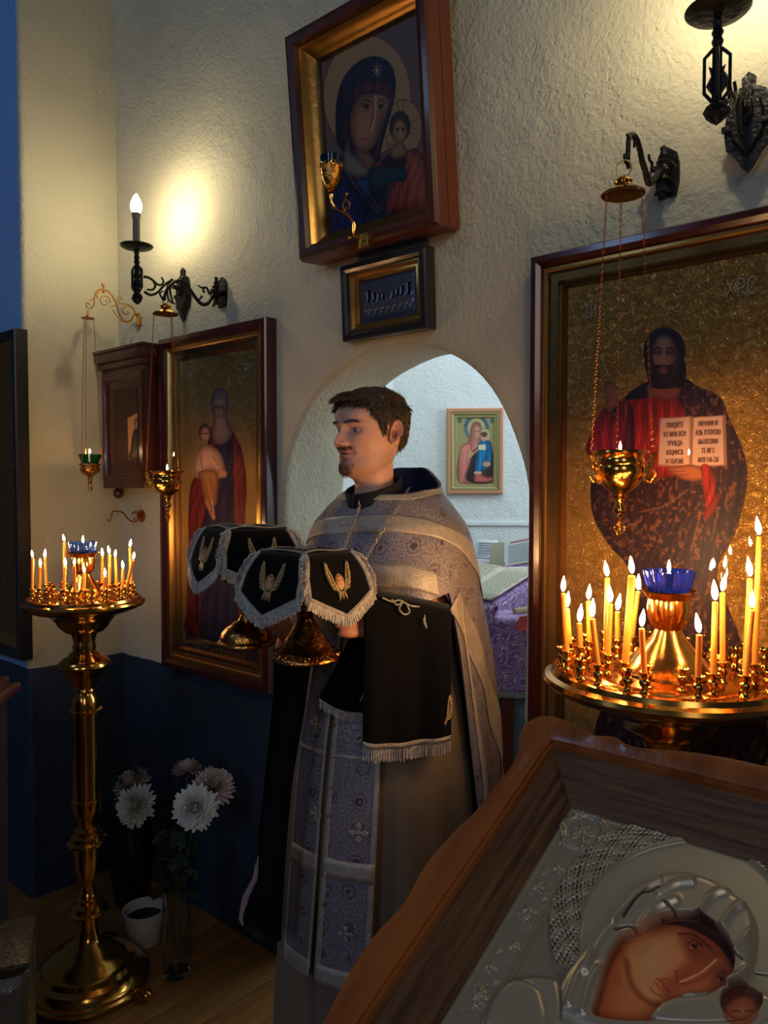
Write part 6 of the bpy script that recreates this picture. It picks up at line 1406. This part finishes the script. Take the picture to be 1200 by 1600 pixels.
# ================================================================== ICON BOX ON THE LECTERN (foreground)
TK = radians(25.5); K0 = at(845, 1120, 1.0)
ka = U.copy(); kb = V*cos(TK)+Vector((0, 0, sin(TK))); kn = ka.cross(kb)
KM = Matrix.Translation(K0) @ Matrix((ka, kb, kn)).transposed().to_4x4()
def Kp(px, py, off=0.): h = hit(KM, px, py, off, axis=2); return (h.x, h.y)
KW, KH = .52, .62
PB = Vector((KW/2, -KH-.0, -.13))
base = KM @ Vector((KW/2, -KH/2, -.14)); 
tkb = thing('icon_box', 'honey coloured wooden box with a wavy rim, holding a silver clad icon, on the lectern', 'icon box', M=KM)
half_top = [(0.0, -.020), (-.006, -.040), (.004, -.078), (.000, -.115), (-.002, -.16)]
def outline():
    left = [(-.004, -.31), (-.010, -.26), (-.006, -.21), (.002, -.17), (.003, -.13), (.006, -.095), (.000, -.062), (-.011, -.040), (-.014, -.018), (-.004, .002), (.016, .007)]
    top = [(.036, .004), (.058, -.004), (.080, -.009), (.104, -.004), (.122, -.012), (.145, -.012), (.175, -.005), (.21, .001), (.26, .003)]
    h = left+top
    r = [(KW-x, y) for x, y in reversed(h[:-1])]
    upper = h+r                                         # left-mid over the top to right-mid
    lower = [(x, -KH-y) for x, y in reversed(upper[1:-1])]
    return catmull([(x, y) for x, y in upper]+lower, 4, True)
OUT = outline(); nO = len(OUT)
def rect_pt(i, x0, x1, y0, y1):
    """point of the inner rectangle matched to the outline point i by direction from the centre"""
    cx, cy = KW/2, -KH/2; dx, dy = OUT[i][0]-cx, OUT[i][1]-cy; k = min((x1-x0)/2/abs(dx) if abs(dx) > 1e-6 else 9, (y1-y0)/2/abs(dy) if abs(dy) > 1e-6 else 9)
    return (cx+dx*k, cy+dy*k)
IN0 = (.026, KW-.026, -KH+.026, -.026)
ringsK = [([(x, y) for x, y in OUT], -.012), ([(x, y) for x, y in OUT], -.003), ([(x*.994+KW/2*.006, y*.994-KH/2*.006) for x, y in OUT], 0.), ([(x*.985+KW/2*.015, y*.985-KH/2*.015) for x, y in OUT], 0.), ([rect_pt(i, IN0[0]-.010, IN0[1]+.010, IN0[2]-.010, IN0[3]+.010) for i in range(nO)], -.002), ([rect_pt(i, *IN0) for i in range(nO)], -.008), ([rect_pt(i, IN0[0], IN0[1], IN0[2], IN0[3]) for i in range(nO)], -.020)]
b = MB(); vs = []
for P, z in ringsK: vs += [(q[0], q[1], z) for q in P]
b.add(vs, [(j*nO+i, j*nO+(i+1) % nO, (j+1)*nO+(i+1) % nO, (j+1)*nO+i) for j in range(len(ringsK)-1) for i in range(nO)]); b.add([(q[0], q[1], -.012) for q in OUT]+[(rect_pt(i, *IN0)[0], rect_pt(i, *IN0)[1], -.02) for i in range(nO)], [(i, (i+1) % nO, nO+(i+1) % nO, nO+i) for i in range(nO)])
ob('rim', b, M_kiotwood, tkb, angle=25)
# sloping inner walls, mitred
A_ = (.030, KW-.030, -KH+.030, -.030); B_ = (.070, KW-.070, -KH+.075, -.082)
for nm, q, m in (('inner_wall', [(A_[0], A_[2], -.02), (A_[0], A_[3], -.02), (B_[0], B_[3], -.058), (B_[0], B_[2], -.058)], M_innerwood), ('inner_wall', [(A_[0], A_[3], -.02), (A_[1], A_[3], -.02), (B_[1], B_[3], -.058), (B_[0], B_[3], -.058)], M_innerwood2),
               ('inner_wall', [(A_[1], A_[3], -.02), (A_[1], A_[2], -.02), (B_[1], B_[2], -.058), (B_[1], B_[3], -.058)], M_innerwood), ('inner_wall', [(A_[1], A_[2], -.02), (A_[0], A_[2], -.02), (B_[0], B_[2], -.058), (B_[1], B_[2], -.058)], M_innerwood2)):
    def fq(u, v, q=q):
        a = Vector(q[0])*(1-u)+Vector(q[1])*u; c = Vector(q[3])*(1-u)+Vector(q[2])*u; p_ = a*(1-v)+c*v; n_ = .0012*sin(v*26)*sin(pi*v); return (p_.x, p_.y, p_.z+n_)
    ob(nm, MB().grid(fq, 3, 30), m, tkb, fix=False, angle=180)
b = MB(); w0, w1 = .020, .030
for (x0, x1, y0, y1) in ((w0, w1, -KH+w0, -w0), (KW-w1, KW-w0, -KH+w0, -w0), (w0, KW-w0, -KH+w0, -KH+w1), (w0, KW-w0, -w1, -w0)): b.box(x0, x1, y0, y1, -.10, -.012)
b.box(w0, KW-w0, -KH+w0, -w0, -.105, -.095); ob('case', b, M_kiotwood, tkb)
# silver cladding with painted faces
p = Panel(KM, (B_[0], B_[1], B_[2], B_[3]), -.060, 620, 620, plane='xy')
X_, Y_ = p.X, p.Z
p.base((186, 170, 142), .75)
zk = lambda P: Z((860, 1100), 3.2, P); zq_ = lambda P: Z((600, 1100), 2., P); ze = lambda P: Z((520, 1400), 3.158, P)
bd_ = np.minimum.reduce([X_-B_[0], B_[1]-X_, Y_-B_[2], B_[3]-Y_]); 
bw_ = .042
p.H += .004*np.clip((bw_-bd_)/.002, 0, 1); p.H += .0015*np.exp(-((bd_-bw_+.003)/.0015)**2)+.0012*np.exp(-((bd_-.003)/.0015)**2)
# flowers along the border
rr_ = random.Random(5)
def rosette(cx, cy, R, k=5, amp=.0035):
    d = np.hypot(X_-cx, Y_-cy); m_ = d < R*1.6; th = np.arctan2(Y_[m_]-cy, X_[m_]-cx); dd = d[m_]; pr_ = R*(.72+.28*np.cos(k*th)); p.H[m_] += amp*np.clip((pr_-dd)/(R*.25), 0, 1)*(.45+.55*np.clip(dd/R, 0, 1))+amp*.5*np.exp(-(dd/(R*.22))**2)
for cx_, sgn in ((B_[0]+.020, 1), (B_[1]-.020, -1)):
    y = B_[3]-.085; i = 0
    while y > B_[2]+.03:
        i += 1; rosette(cx_+.006*sin(i*2.1), y, .0078 if i % 3 else .0095, 5 if i % 2 else 6); rosette(cx_-.008*sin(i*2.1), y-.011, .0045, 4, .0022)
        for t_ in np.linspace(0, 1, 14): rosette(cx_+.010*sin(t_*6.3+i), y-.004-.020*t_, .0014, 1, .0012)
        y -= .030 if i % 3 else .044
for cy_ in (B_[3]-.018, B_[2]+.018):
    for i in range(9): rosette(B_[0]+.06+i*.03, cy_, .0075, 5)
for cx_, cy_ in ((B_[0]+.028, B_[3]-.028), (B_[1]-.028, B_[3]-.028), (B_[0]+.028, B_[2]+.028), (B_[1]-.028, B_[2]+.028)):
    rosette(cx_, cy_, .016, 6, .006); p.H += .003*np.exp(-((np.hypot(X_-cx_, Y_-cy_)-.024)/.003)**2)
    for k in range(6): rosette(cx_+.026*cos(k*1.05), cy_+.026*sin(k*1.05), .0075, 5, .004)
# halo: lace ring and smooth disc
hc = zk([(690, 1210)])[0]; HC = Kp(hc[0], hc[1], -.05)
def circ(pts): return pts
lace_o = zk([(0, 1080), (30, 960), (90, 850), (180, 745), (300, 660), (420, 605), (560, 572), (690, 566), (830, 585), (960, 625), (1090, 700), (1250, 820), (1380, 1000), (1450, 1250), (1400, 1500), (700, 1700), (110, 1360), (30, 1300), (0, 1190)])
lace_i = zk([(150, 1240), (160, 1100), (200, 970), (270, 880), (380, 790), (520, 730), (690, 700), (860, 730), (1000, 800), (1088, 880), (1200, 1010), (1260, 1200), (1200, 1450), (700, 1600), (300, 1450), (180, 1330)])
idx, w = p.mask(lace_o, 2., True); i2, w2 = p.mask(lace_i, 2., True); wa_ = np.zeros(len(p.X)); wa_[idx] = w; wb_ = np.zeros(len(p.X)); wb_[i2] = w2
ringm = wa_*(1-wb_)
hx_, hy_ = .262, -.226; rr2 = np.hypot(X_-hx_, Y_-hy_); th2 = np.arctan2(Y_-hy_, X_-hx_)
cell = np.cos(th2*92+.6*np.sin(rr2*300))*np.cos(rr2*1150+np.floor(th2*92/pi)*1.57)+.55*np.cos(th2*30)*np.cos(rr2*260); big = np.cos(th2*30)
p.H = p.H*(1-np.clip(wa_+wb_, 0, 1))+.007*ringm+.004*wb_
p.H += ringm*(.0010*np.clip(cell*1.6, -1, 1)+.0010*np.clip(np.cos(th2*30)*np.cos(rr2*260), -.6, .8)); p.H += .0035*np.exp(-((wb_-.5)/.35)**2)*(wb_ > .02)*(wb_ < .98)
mdk = (cell < -.5) & (ringm > .8); p.C[mdk, :3] *= .42
p.C[(wb_ > .9), :3] = np.array((200, 186, 158))/255
# veil
vl = zk([(40, 1620), (60, 1440), (130, 1330), (200, 1240), (330, 1090), (430, 960), (560, 890), (690, 880), (820, 920), (930, 990), (1010, 1070), (1040, 1170), (1030, 1300), (1000, 1400), (1010, 1460), (1150, 1520), (1250, 1620), (700, 1800)])
p.poly(vl, (198, 182, 154), .8, smooth=True, h=.008, puff=.010, pr=16)
p.poly(zk([(-330, 1650), (-250, 1480), (-120, 1400), (0, 1400), (60, 1440), (40, 1660)]), (196, 180, 152), .8, smooth=True, h=.006, puff=.006, pr=12)
p.poly(ze([(770, 700), (800, 540), (900, 450), (1000, 470), (1055, 540), (1050, 700)]), (196, 180, 152), .8, smooth=True, h=.008, puff=.006, pr=12)
for q in ([(330, 1150), (430, 1020), (560, 940)], [(200, 1400), (260, 1260), (380, 1110), (480, 1010)], [(560, 1010), (640, 960), (720, 950)], [(760, 1100), (820, 1020), (900, 990)], [(870, 1170), (930, 1090), (980, 1060)], [(110, 1560), (160, 1420), (230, 1320)], [(180, 1600), (210, 1480), (260, 1380)], [(480, 1160), (540, 1080), (640, 1040)], [(930, 1300), (980, 1250), (1010, 1200)], [(900, 1450), (960, 1420), (1000, 1380)]): p.line(zk(q), 10, None, dh=.0045)
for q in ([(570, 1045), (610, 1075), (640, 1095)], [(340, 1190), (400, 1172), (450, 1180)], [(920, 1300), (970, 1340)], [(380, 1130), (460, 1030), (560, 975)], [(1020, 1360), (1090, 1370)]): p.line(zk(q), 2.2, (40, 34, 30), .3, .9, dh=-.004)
face = zk([(250, 1620), (245, 1520), (270, 1430), (310, 1290), (370, 1200), (440, 1180), (490, 1160), (560, 1110), (640, 1092), (740, 1100), (800, 1140), (870, 1180), (915, 1260), (930, 1340), (915, 1410), (870, 1460), (780, 1492), (680, 1500), (600, 1525), (560, 1545), (540, 1640)])
p.poly(face, (146, 66, 34), 0, smooth=True, soft=1.2, h=.0035)
idx, w = p.mask(face, 1.2, True); p.H[idx] = p.H[idx]*(1-w)+.003*w
p.poly(zk([(255, 1620), (262, 1500), (300, 1360), (350, 1260), (400, 1400), (480, 1500), (550, 1540), (540, 1640)]), (160, 84, 44), 0, .9, 3, smooth=True)
p.ell(*zk([(400, 1500)])[0], 16, 24, (196, 128, 74), 0, .5, 22, rot=.4)
p.poly(zk([(400, 1210), (560, 1150), (680, 1160), (700, 1260), (640, 1340), (560, 1400), (560, 1500), (480, 1510), (400, 1420), (370, 1300)]), (194, 118, 68), 0, .85, 9, smooth=True)
p.ell(*zk([(500, 1300)])[0], 22, 28, (214, 148, 92), 0, .6, 30, rot=.5); p.ell(*zk([(500, 1470)])[0], 12, 8, (204, 134, 80), 0, .6, 14, rot=.5); p.ell(*zk([(700, 1440)])[0], 26, 8, (196, 122, 70), 0, .6, 14, rot=-.3)
p.poly(zk([(370, 1290), (400, 1420), (470, 1500), (540, 1530), (560, 1510), (480, 1480), (415, 1400), (395, 1300)]), (104, 42, 24), 0, .8, 5, smooth=True)
p.poly(zk([(560, 1110), (640, 1094), (760, 1102), (860, 1175), (915, 1262), (925, 1350), (900, 1300), (840, 1220), (740, 1150), (640, 1118)]), (66, 34, 30), 0, .95, 1.5, smooth=True)
p.poly(zk([(650, 1170), (720, 1160), (800, 1210), (830, 1260), (790, 1300), (720, 1290), (670, 1240)]), (132, 54, 32), 0, .85, 7, smooth=True); p.poly(zk([(820, 1330), (880, 1340), (905, 1390), (870, 1440), (820, 1420)]), (136, 58, 34), 0, .85, 6, smooth=True)
for q, w_, c in (([(640, 1160), (720, 1165), (790, 1220), (830, 1270)], 2.6, (84, 40, 28)), ([(680, 1215), (720, 1190), (765, 1222)], 2., (52, 28, 24)), ([(690, 1235), (725, 1255), (760, 1240)], 1.6, (92, 42, 30)), ([(835, 1370), (860, 1350), (885, 1380)], 1.8, (52, 28, 24)), ([(835, 1390), (860, 1412), (885, 1395)], 1.5, (92, 42, 30)), ([(860, 1330), (905, 1380)], 2, (84, 40, 28)),
              ([(830, 1290), (760, 1350), (690, 1385), (650, 1400)], 2.6, (226, 160, 108)), ([(845, 1310), (780, 1370), (700, 1405), (660, 1412)], 2., (128, 54, 32)), ([(630, 1350), (635, 1390), (645, 1405), (675, 1412)], 1.8, (112, 40, 26)), ([(640, 1370), (625, 1350), (650, 1340)], 1.6, (120, 46, 30)),
              ([(535, 1385), (560, 1400), (575, 1430), (600, 1450)], 2.6, (142, 42, 30)), ([(525, 1400), (545, 1425), (570, 1445)], 2.4, (168, 66, 44)), ([(500, 1430), (530, 1462), (560, 1470)], 1.6, (120, 50, 32)), ([(600, 1395), (575, 1385), (560, 1390)], 1.4, (120, 44, 30))): p.line(zk(q), w_, c, 0, .9)
for x, y in ((722, 1222), (857, 1384)): p.ell(*zk([(x, y)])[0], 4.6, 3.8, (34, 20, 18), 0, 1, 1.6, rot=.7); p.ell(*zk([(x-14, y+8)])[0], 1.5, 1., (220, 190, 160), 0, .7)
p.poly(zk([(540, 1640), (560, 1545), (650, 1510), (790, 1495), (880, 1450), (930, 1500), (1000, 1640)]), (198, 182, 154), .8, smooth=True, h=.010, puff=.006, pr=12)
p.ell(*zk([(965, 1535)])[0], 33, 31, (74, 36, 24), 0, h=.010); p.ell(*zk([(965, 1590)])[0], 27, 28, (134, 66, 38), 0, .95, 4); p.ell(*zk([(970, 1575)])[0], 15, 10, (176, 102, 60), 0, .6, 10)
for x in (935, 1000): p.line(zk([(x-22, 1578), (x, 1570), (x+22, 1578)]), 1.8, (60, 28, 20), 0)
fm = p.C[:, 3] < .12; p.C[fm, :3] = np.clip(p.C[fm, :3]*1.38, 0, 1); p.build('silver_cladding', M_riza, tkb)
# lectern carrying the box
tle = thing('lectern', 'wooden lectern under the honey coloured icon box, mostly below the frame', 'lectern', M=Matrix.Translation((base.x, base.y, FZ)) @ Matrix.Rotation(-WA, 4, 'Z'))
LMI = tle.matrix_world.inverted()
ob('sloping_top', MB().box(.03, KW-.03, -KH+.03, -.03, -.135, -.108, .004).xf(LMI @ KM), M_kiotwood, tle)
for x in (-.19, .19):
    for y in (-.21, .21):
        ztop = (KM @ Vector((KW/2+x, -KH/2+y/cos(TK), -.128))).z-FZ; ob('leg', MB().box(x-.02, x+.02, y-.02, y+.02, 0, ztop, .004), M_kiotwood, tle)
for y in (-.21, .21): ob('rail', MB().box(-.19, .19, y-.012, y+.012, .18, .24, .003), M_kiotwood, tle)
for x in (-.19, .19): ob('rail', MB().box(x-.012, x+.012, -.21, .21, .18, .24, .003), M_kiotwood, tle)

# ================================================================== FLOWERS AND THINGS ON THE FLOOR AT LEFT
def mum(label, c, R, face, m, stem_to, n=150, seed=1):
    t = thing('chrysanthemum', label, 'flower', M=Matrix.Translation(c) @ Vector(face).to_track_quat('Z', 'Y').to_matrix().to_4x4(), group='white chrysanthemums'); rnd = random.Random(seed); b = MB()
    for i in range(n):
        f = (i+.5)/n; el = radians(88-100*f**.75); az = i*2.39996; Ln = R*(.58+.50*f**.8)*rnd.uniform(.88, 1.1); w_ = R*.10*(.7+.4*f)
        d = Vector((cos(az)*cos(el), sin(az)*cos(el), sin(el))); sd = Vector((-sin(az), cos(az), 0)); up_ = d.cross(sd)
        if up_.z < 0: up_ = -up_
        cu = rnd.uniform(.2, .45)*(1.4-f)
        P = [d*Ln*k+up_*cu*Ln*(k*k) for k in (.08, .4, .75, 1.)]; ws = (w_*.5, w_, w_*1.05, w_*.35); vs = []
        for q, w2 in zip(P, ws): vs += [q-sd*w2+up_*w2*.45, q, q+sd*w2+up_*w2*.45]
        b.add(vs, [(3*j+k, 3*j+k+1, 3*j+k+4, 3*j+k+3) for j in range(3) for k in range(2)])
    ob('petals', b, m, t, fix=False, angle=180, kind='stuff')
    ti = t.matrix_world.inverted(); s0 = Vector((0, 0, -.004)); e = ti @ Vector(stem_to); ob('stem', MB().tube([s0, s0*.7+e*.3+Vector((.0, 0, -.012)), s0*.3+e*.7, e], [.004, .0032, .003, .003], 6), M_stem, t)
    b = MB(); cal = [(0, -.014), (.007, -.012), (.012, -.004), (.010, .0)]; b.lathe([(r*R/.07, z) for r, z in cal], 10); ob('calyx', b, M_stem, t)
vC = at(276, 1470, 2.52); vC.z = FZ
vP = at(206, 1400, 2.94); vP.z = FZ
gt = at(270, 1345, 2.52).z
for lab, q, R, fc_, m, st, sd in (('bright white chrysanthemum, lowest and foremost in the glass vase', (306, 1262, 2.50), .070, (.1, -1, .35), M_petal, (vC.x+.01, vC.y, gt-.12), 1), ('dull pinkish chrysanthemum at the right rear of the glass vase', (333, 1231, 2.58), .068, (.4, -.6, .7), M_petalp, (vC.x+.012, vC.y+.01, gt-.12), 2), ('small chrysanthemum seen from the side, highest of the glass vase', (293, 1206, 2.60), .052, (-.1, .2, 1), M_petalp, (vC.x-.006, vC.y+.01, gt-.12), 3),
                           ('white chrysanthemum facing left, nearer of the two beside the brass stand', (214, 1258, 2.86), .075, (-.25, -.9, .45), M_petal, (vP.x+.01, vP.y-.01, .36), 4), ('pinkish chrysanthemum behind the other one beside the brass stand', (208, 1228, 2.93), .072, (-.4, -.3, .85), M_petalp, (vP.x, vP.y+.01, .36), 5)):
    mum(lab, at(*q), R, fc_, m, st, 230, sd)
zb_ = 0
t = thing('glass_vase', 'tall clear glass vase with ribbed upper part, standing on the floor', 'vase', vC)
hv_ = gt-FZ
ob('glass', MB().lathe([(0, 0), (.040, 0), (.046, .008), (.047, .05), (.046, .12), (.044, hv_*.6), (.047, hv_*.85), (.054, hv_), (.0515, hv_), (.044, hv_*.85), (.041, hv_*.6), (.043, .12), (.042, .02), (0, .014)], 48, wob=lambda a, z: 1+(.02*cos(14*a) if z > hv_*.55 else 0)), M_clear, t)
b = MB(); rl = random.Random(4)
def leafy(c, zlo, zhi, n, spread, sd):
    rl = random.Random(sd); b = MB()
    for i in range(n):
        z = rl.uniform(zlo, zhi); a = rl.uniform(0, 6.28); r0 = rl.uniform(0, spread*.4); L_ = rl.uniform(.04, .075); d = Vector((cos(a), sin(a), rl.uniform(-.4, .5))).normalized(); sd_ = Vector((-sin(a), cos(a), 0)); p0 = Vector((r0*cos(a), r0*sin(a), z)); vs = []
        for k, w_ in ((0, .1), (.25, .8), (.45, .5), (.62, .9), (.85, .4), (1, .05)): q = p0+d*L_*k+Vector((0, 0, -.25*L_*k*k)); vs += [q-sd_*w_*L_*.34, q+Vector((0, 0, -.003)), q+sd_*w_*L_*.34]
        b.add(vs, [(3*j+k, 3*j+k+1, 3*j+k+4, 3*j+k+3) for j in range(5) for k in range(2)])
    return b
tag(ob('foliage', leafy(Vector((0, 0, 0)), gt-.10, gt+.13, 46, .10, 4), M_leaf, fix=False, kind='stuff'), 'dark green leaves around the flower stems in the glass vase', 'foliage').location = (vC.x, vC.y, 0)
tag(ob('foliage', leafy(Vector((0, 0, 0)), .28, .52, 46, .10, 9), M_leaf, fix=False, kind='stuff'), 'dark green leaves below the two flowers beside the brass stand', 'foliage').location = (vP.x, vP.y, 0)
t = thing('dark_vase', 'dark round bellied vase in the shade behind the brass stand', 'vase', vP)
ob('body', MB().lathe([(0, 0), (.05, 0), (.058, .01), (.075, .10), (.085, .22), (.078, .32), (.055, .38), (.050, .42), (.062, .45), (.058, .45), (.046, .42), (.048, .38), (.07, .30), (0, .05)], 36), mat('black_ceramic', (16, 16, 18), .3), t)
pc = at(226, 1470, 2.70); pc.z = FZ
t = thing('bucket', 'white plastic bucket with a dark inside, standing between the brass stand and glass vase', 'bucket', pc)
zr_b = at(222, 1420, 2.70).z-FZ
ob('body', MB().lathe([(0, 0), (.050, 0), (.054, .004), (.070, zr_b-.004), (.076, zr_b), (.076, zr_b+.004), (.069, zr_b+.002), (.051, .008), (0, .006)], 40), mat('white_plastic', (196, 194, 188), .35), t)
ob('contents', MB().lathe([(0, 0), (.064, 0), (.063, -.004), (0, -.004)], 30, (0, 0, zr_b-.03)), mat('dark_inside', (14, 12, 10), .9, bump=.5), t)  # dark disc closing the inside of the bucket
ob('handle', MB().tube([(.074*cos(a), .074*sin(a), zr_b-.004-.02*abs(sin(a*1))) for a in np.linspace(-.2, 3.3, 20)], .0022, 6), mat('white_plastic_handle', (180, 178, 172), .4), t)
# dark red covered lectern at the left edge
q = at(-22, 1112, 2.0); 
t = thing('small_lectern', 'lectern covered in dark red cloth with a wooden top, cut by the left edge', 'lectern', M=Matrix.Translation((q.x-.22, q.y-.02, FZ)) @ Matrix.Rotation(radians(6), 4, 'Z'))
zt_ = q.z-FZ
ob('cloth', MB().grid(lambda u, v: ((.205+.012*sin(u*6*pi*2)*v)*math.copysign(min(1, abs(1.42*cos(2*pi*u))), cos(2*pi*u))+.0, (.185+.012*cos(u*6*pi*2)*v)*math.copysign(min(1, abs(1.42*sin(2*pi*u))), sin(2*pi*u)), zt_*(1-v)+.01), 120, 12, closed=True), mat('dark_red_cloth', (34, 5, 6), .9, col2=(26, 4, 5), nscale=6), t, angle=180)
ob('wooden_top', MB().box(-.235, .235, -.215, .215, zt_, zt_+.022, .005).box(-.20, .212, -.19, .19, zt_+.022, zt_+.05, .006), M_darkwood, t)
# cellophane-wrapped box low at the left
q = at(-22, 1500, 1.60)
t = thing('plastic_box', 'clear crumpled plastic box with a shiny edge, low at the left edge', 'box', M=Matrix.Translation((q.x-.03, q.y-.02, FZ)) @ Matrix.Rotation(radians(20), 4, 'Z'))
h_ = q.z-FZ+.03
rb = random.Random(8)
b = MB().grid(lambda u, v: (.125*math.copysign(min(1, abs(1.35*cos(2*pi*u))), cos(2*pi*u))*(1+.03*sin(u*40+v*9)), .09*math.copysign(min(1, abs(1.35*sin(2*pi*u))), sin(2*pi*u))*(1+.05*sin(u*31+v*13)), v*h_*(1-.03*sin(u*17))), 60, 14, closed=True)
ob('film', b, mat('crumpled_film', (170, 164, 150), .12, 0, trans=.85, bump=1., bscale=40), t, angle=30, solid=.001)
ob('lid', MB().box(-.128, .128, -.093, .093, h_-.004, h_+.006, .002), mat('film_lid', (120, 116, 106), .15, trans=.85, bump=.8, bscale=50), t)
ob('contents', MB().box(-.11, .11, -.078, .078, .0, h_*.8, .008), mat('grey_contents', (34, 28, 24), .7, col2=(36, 30, 26), nscale=14), t)
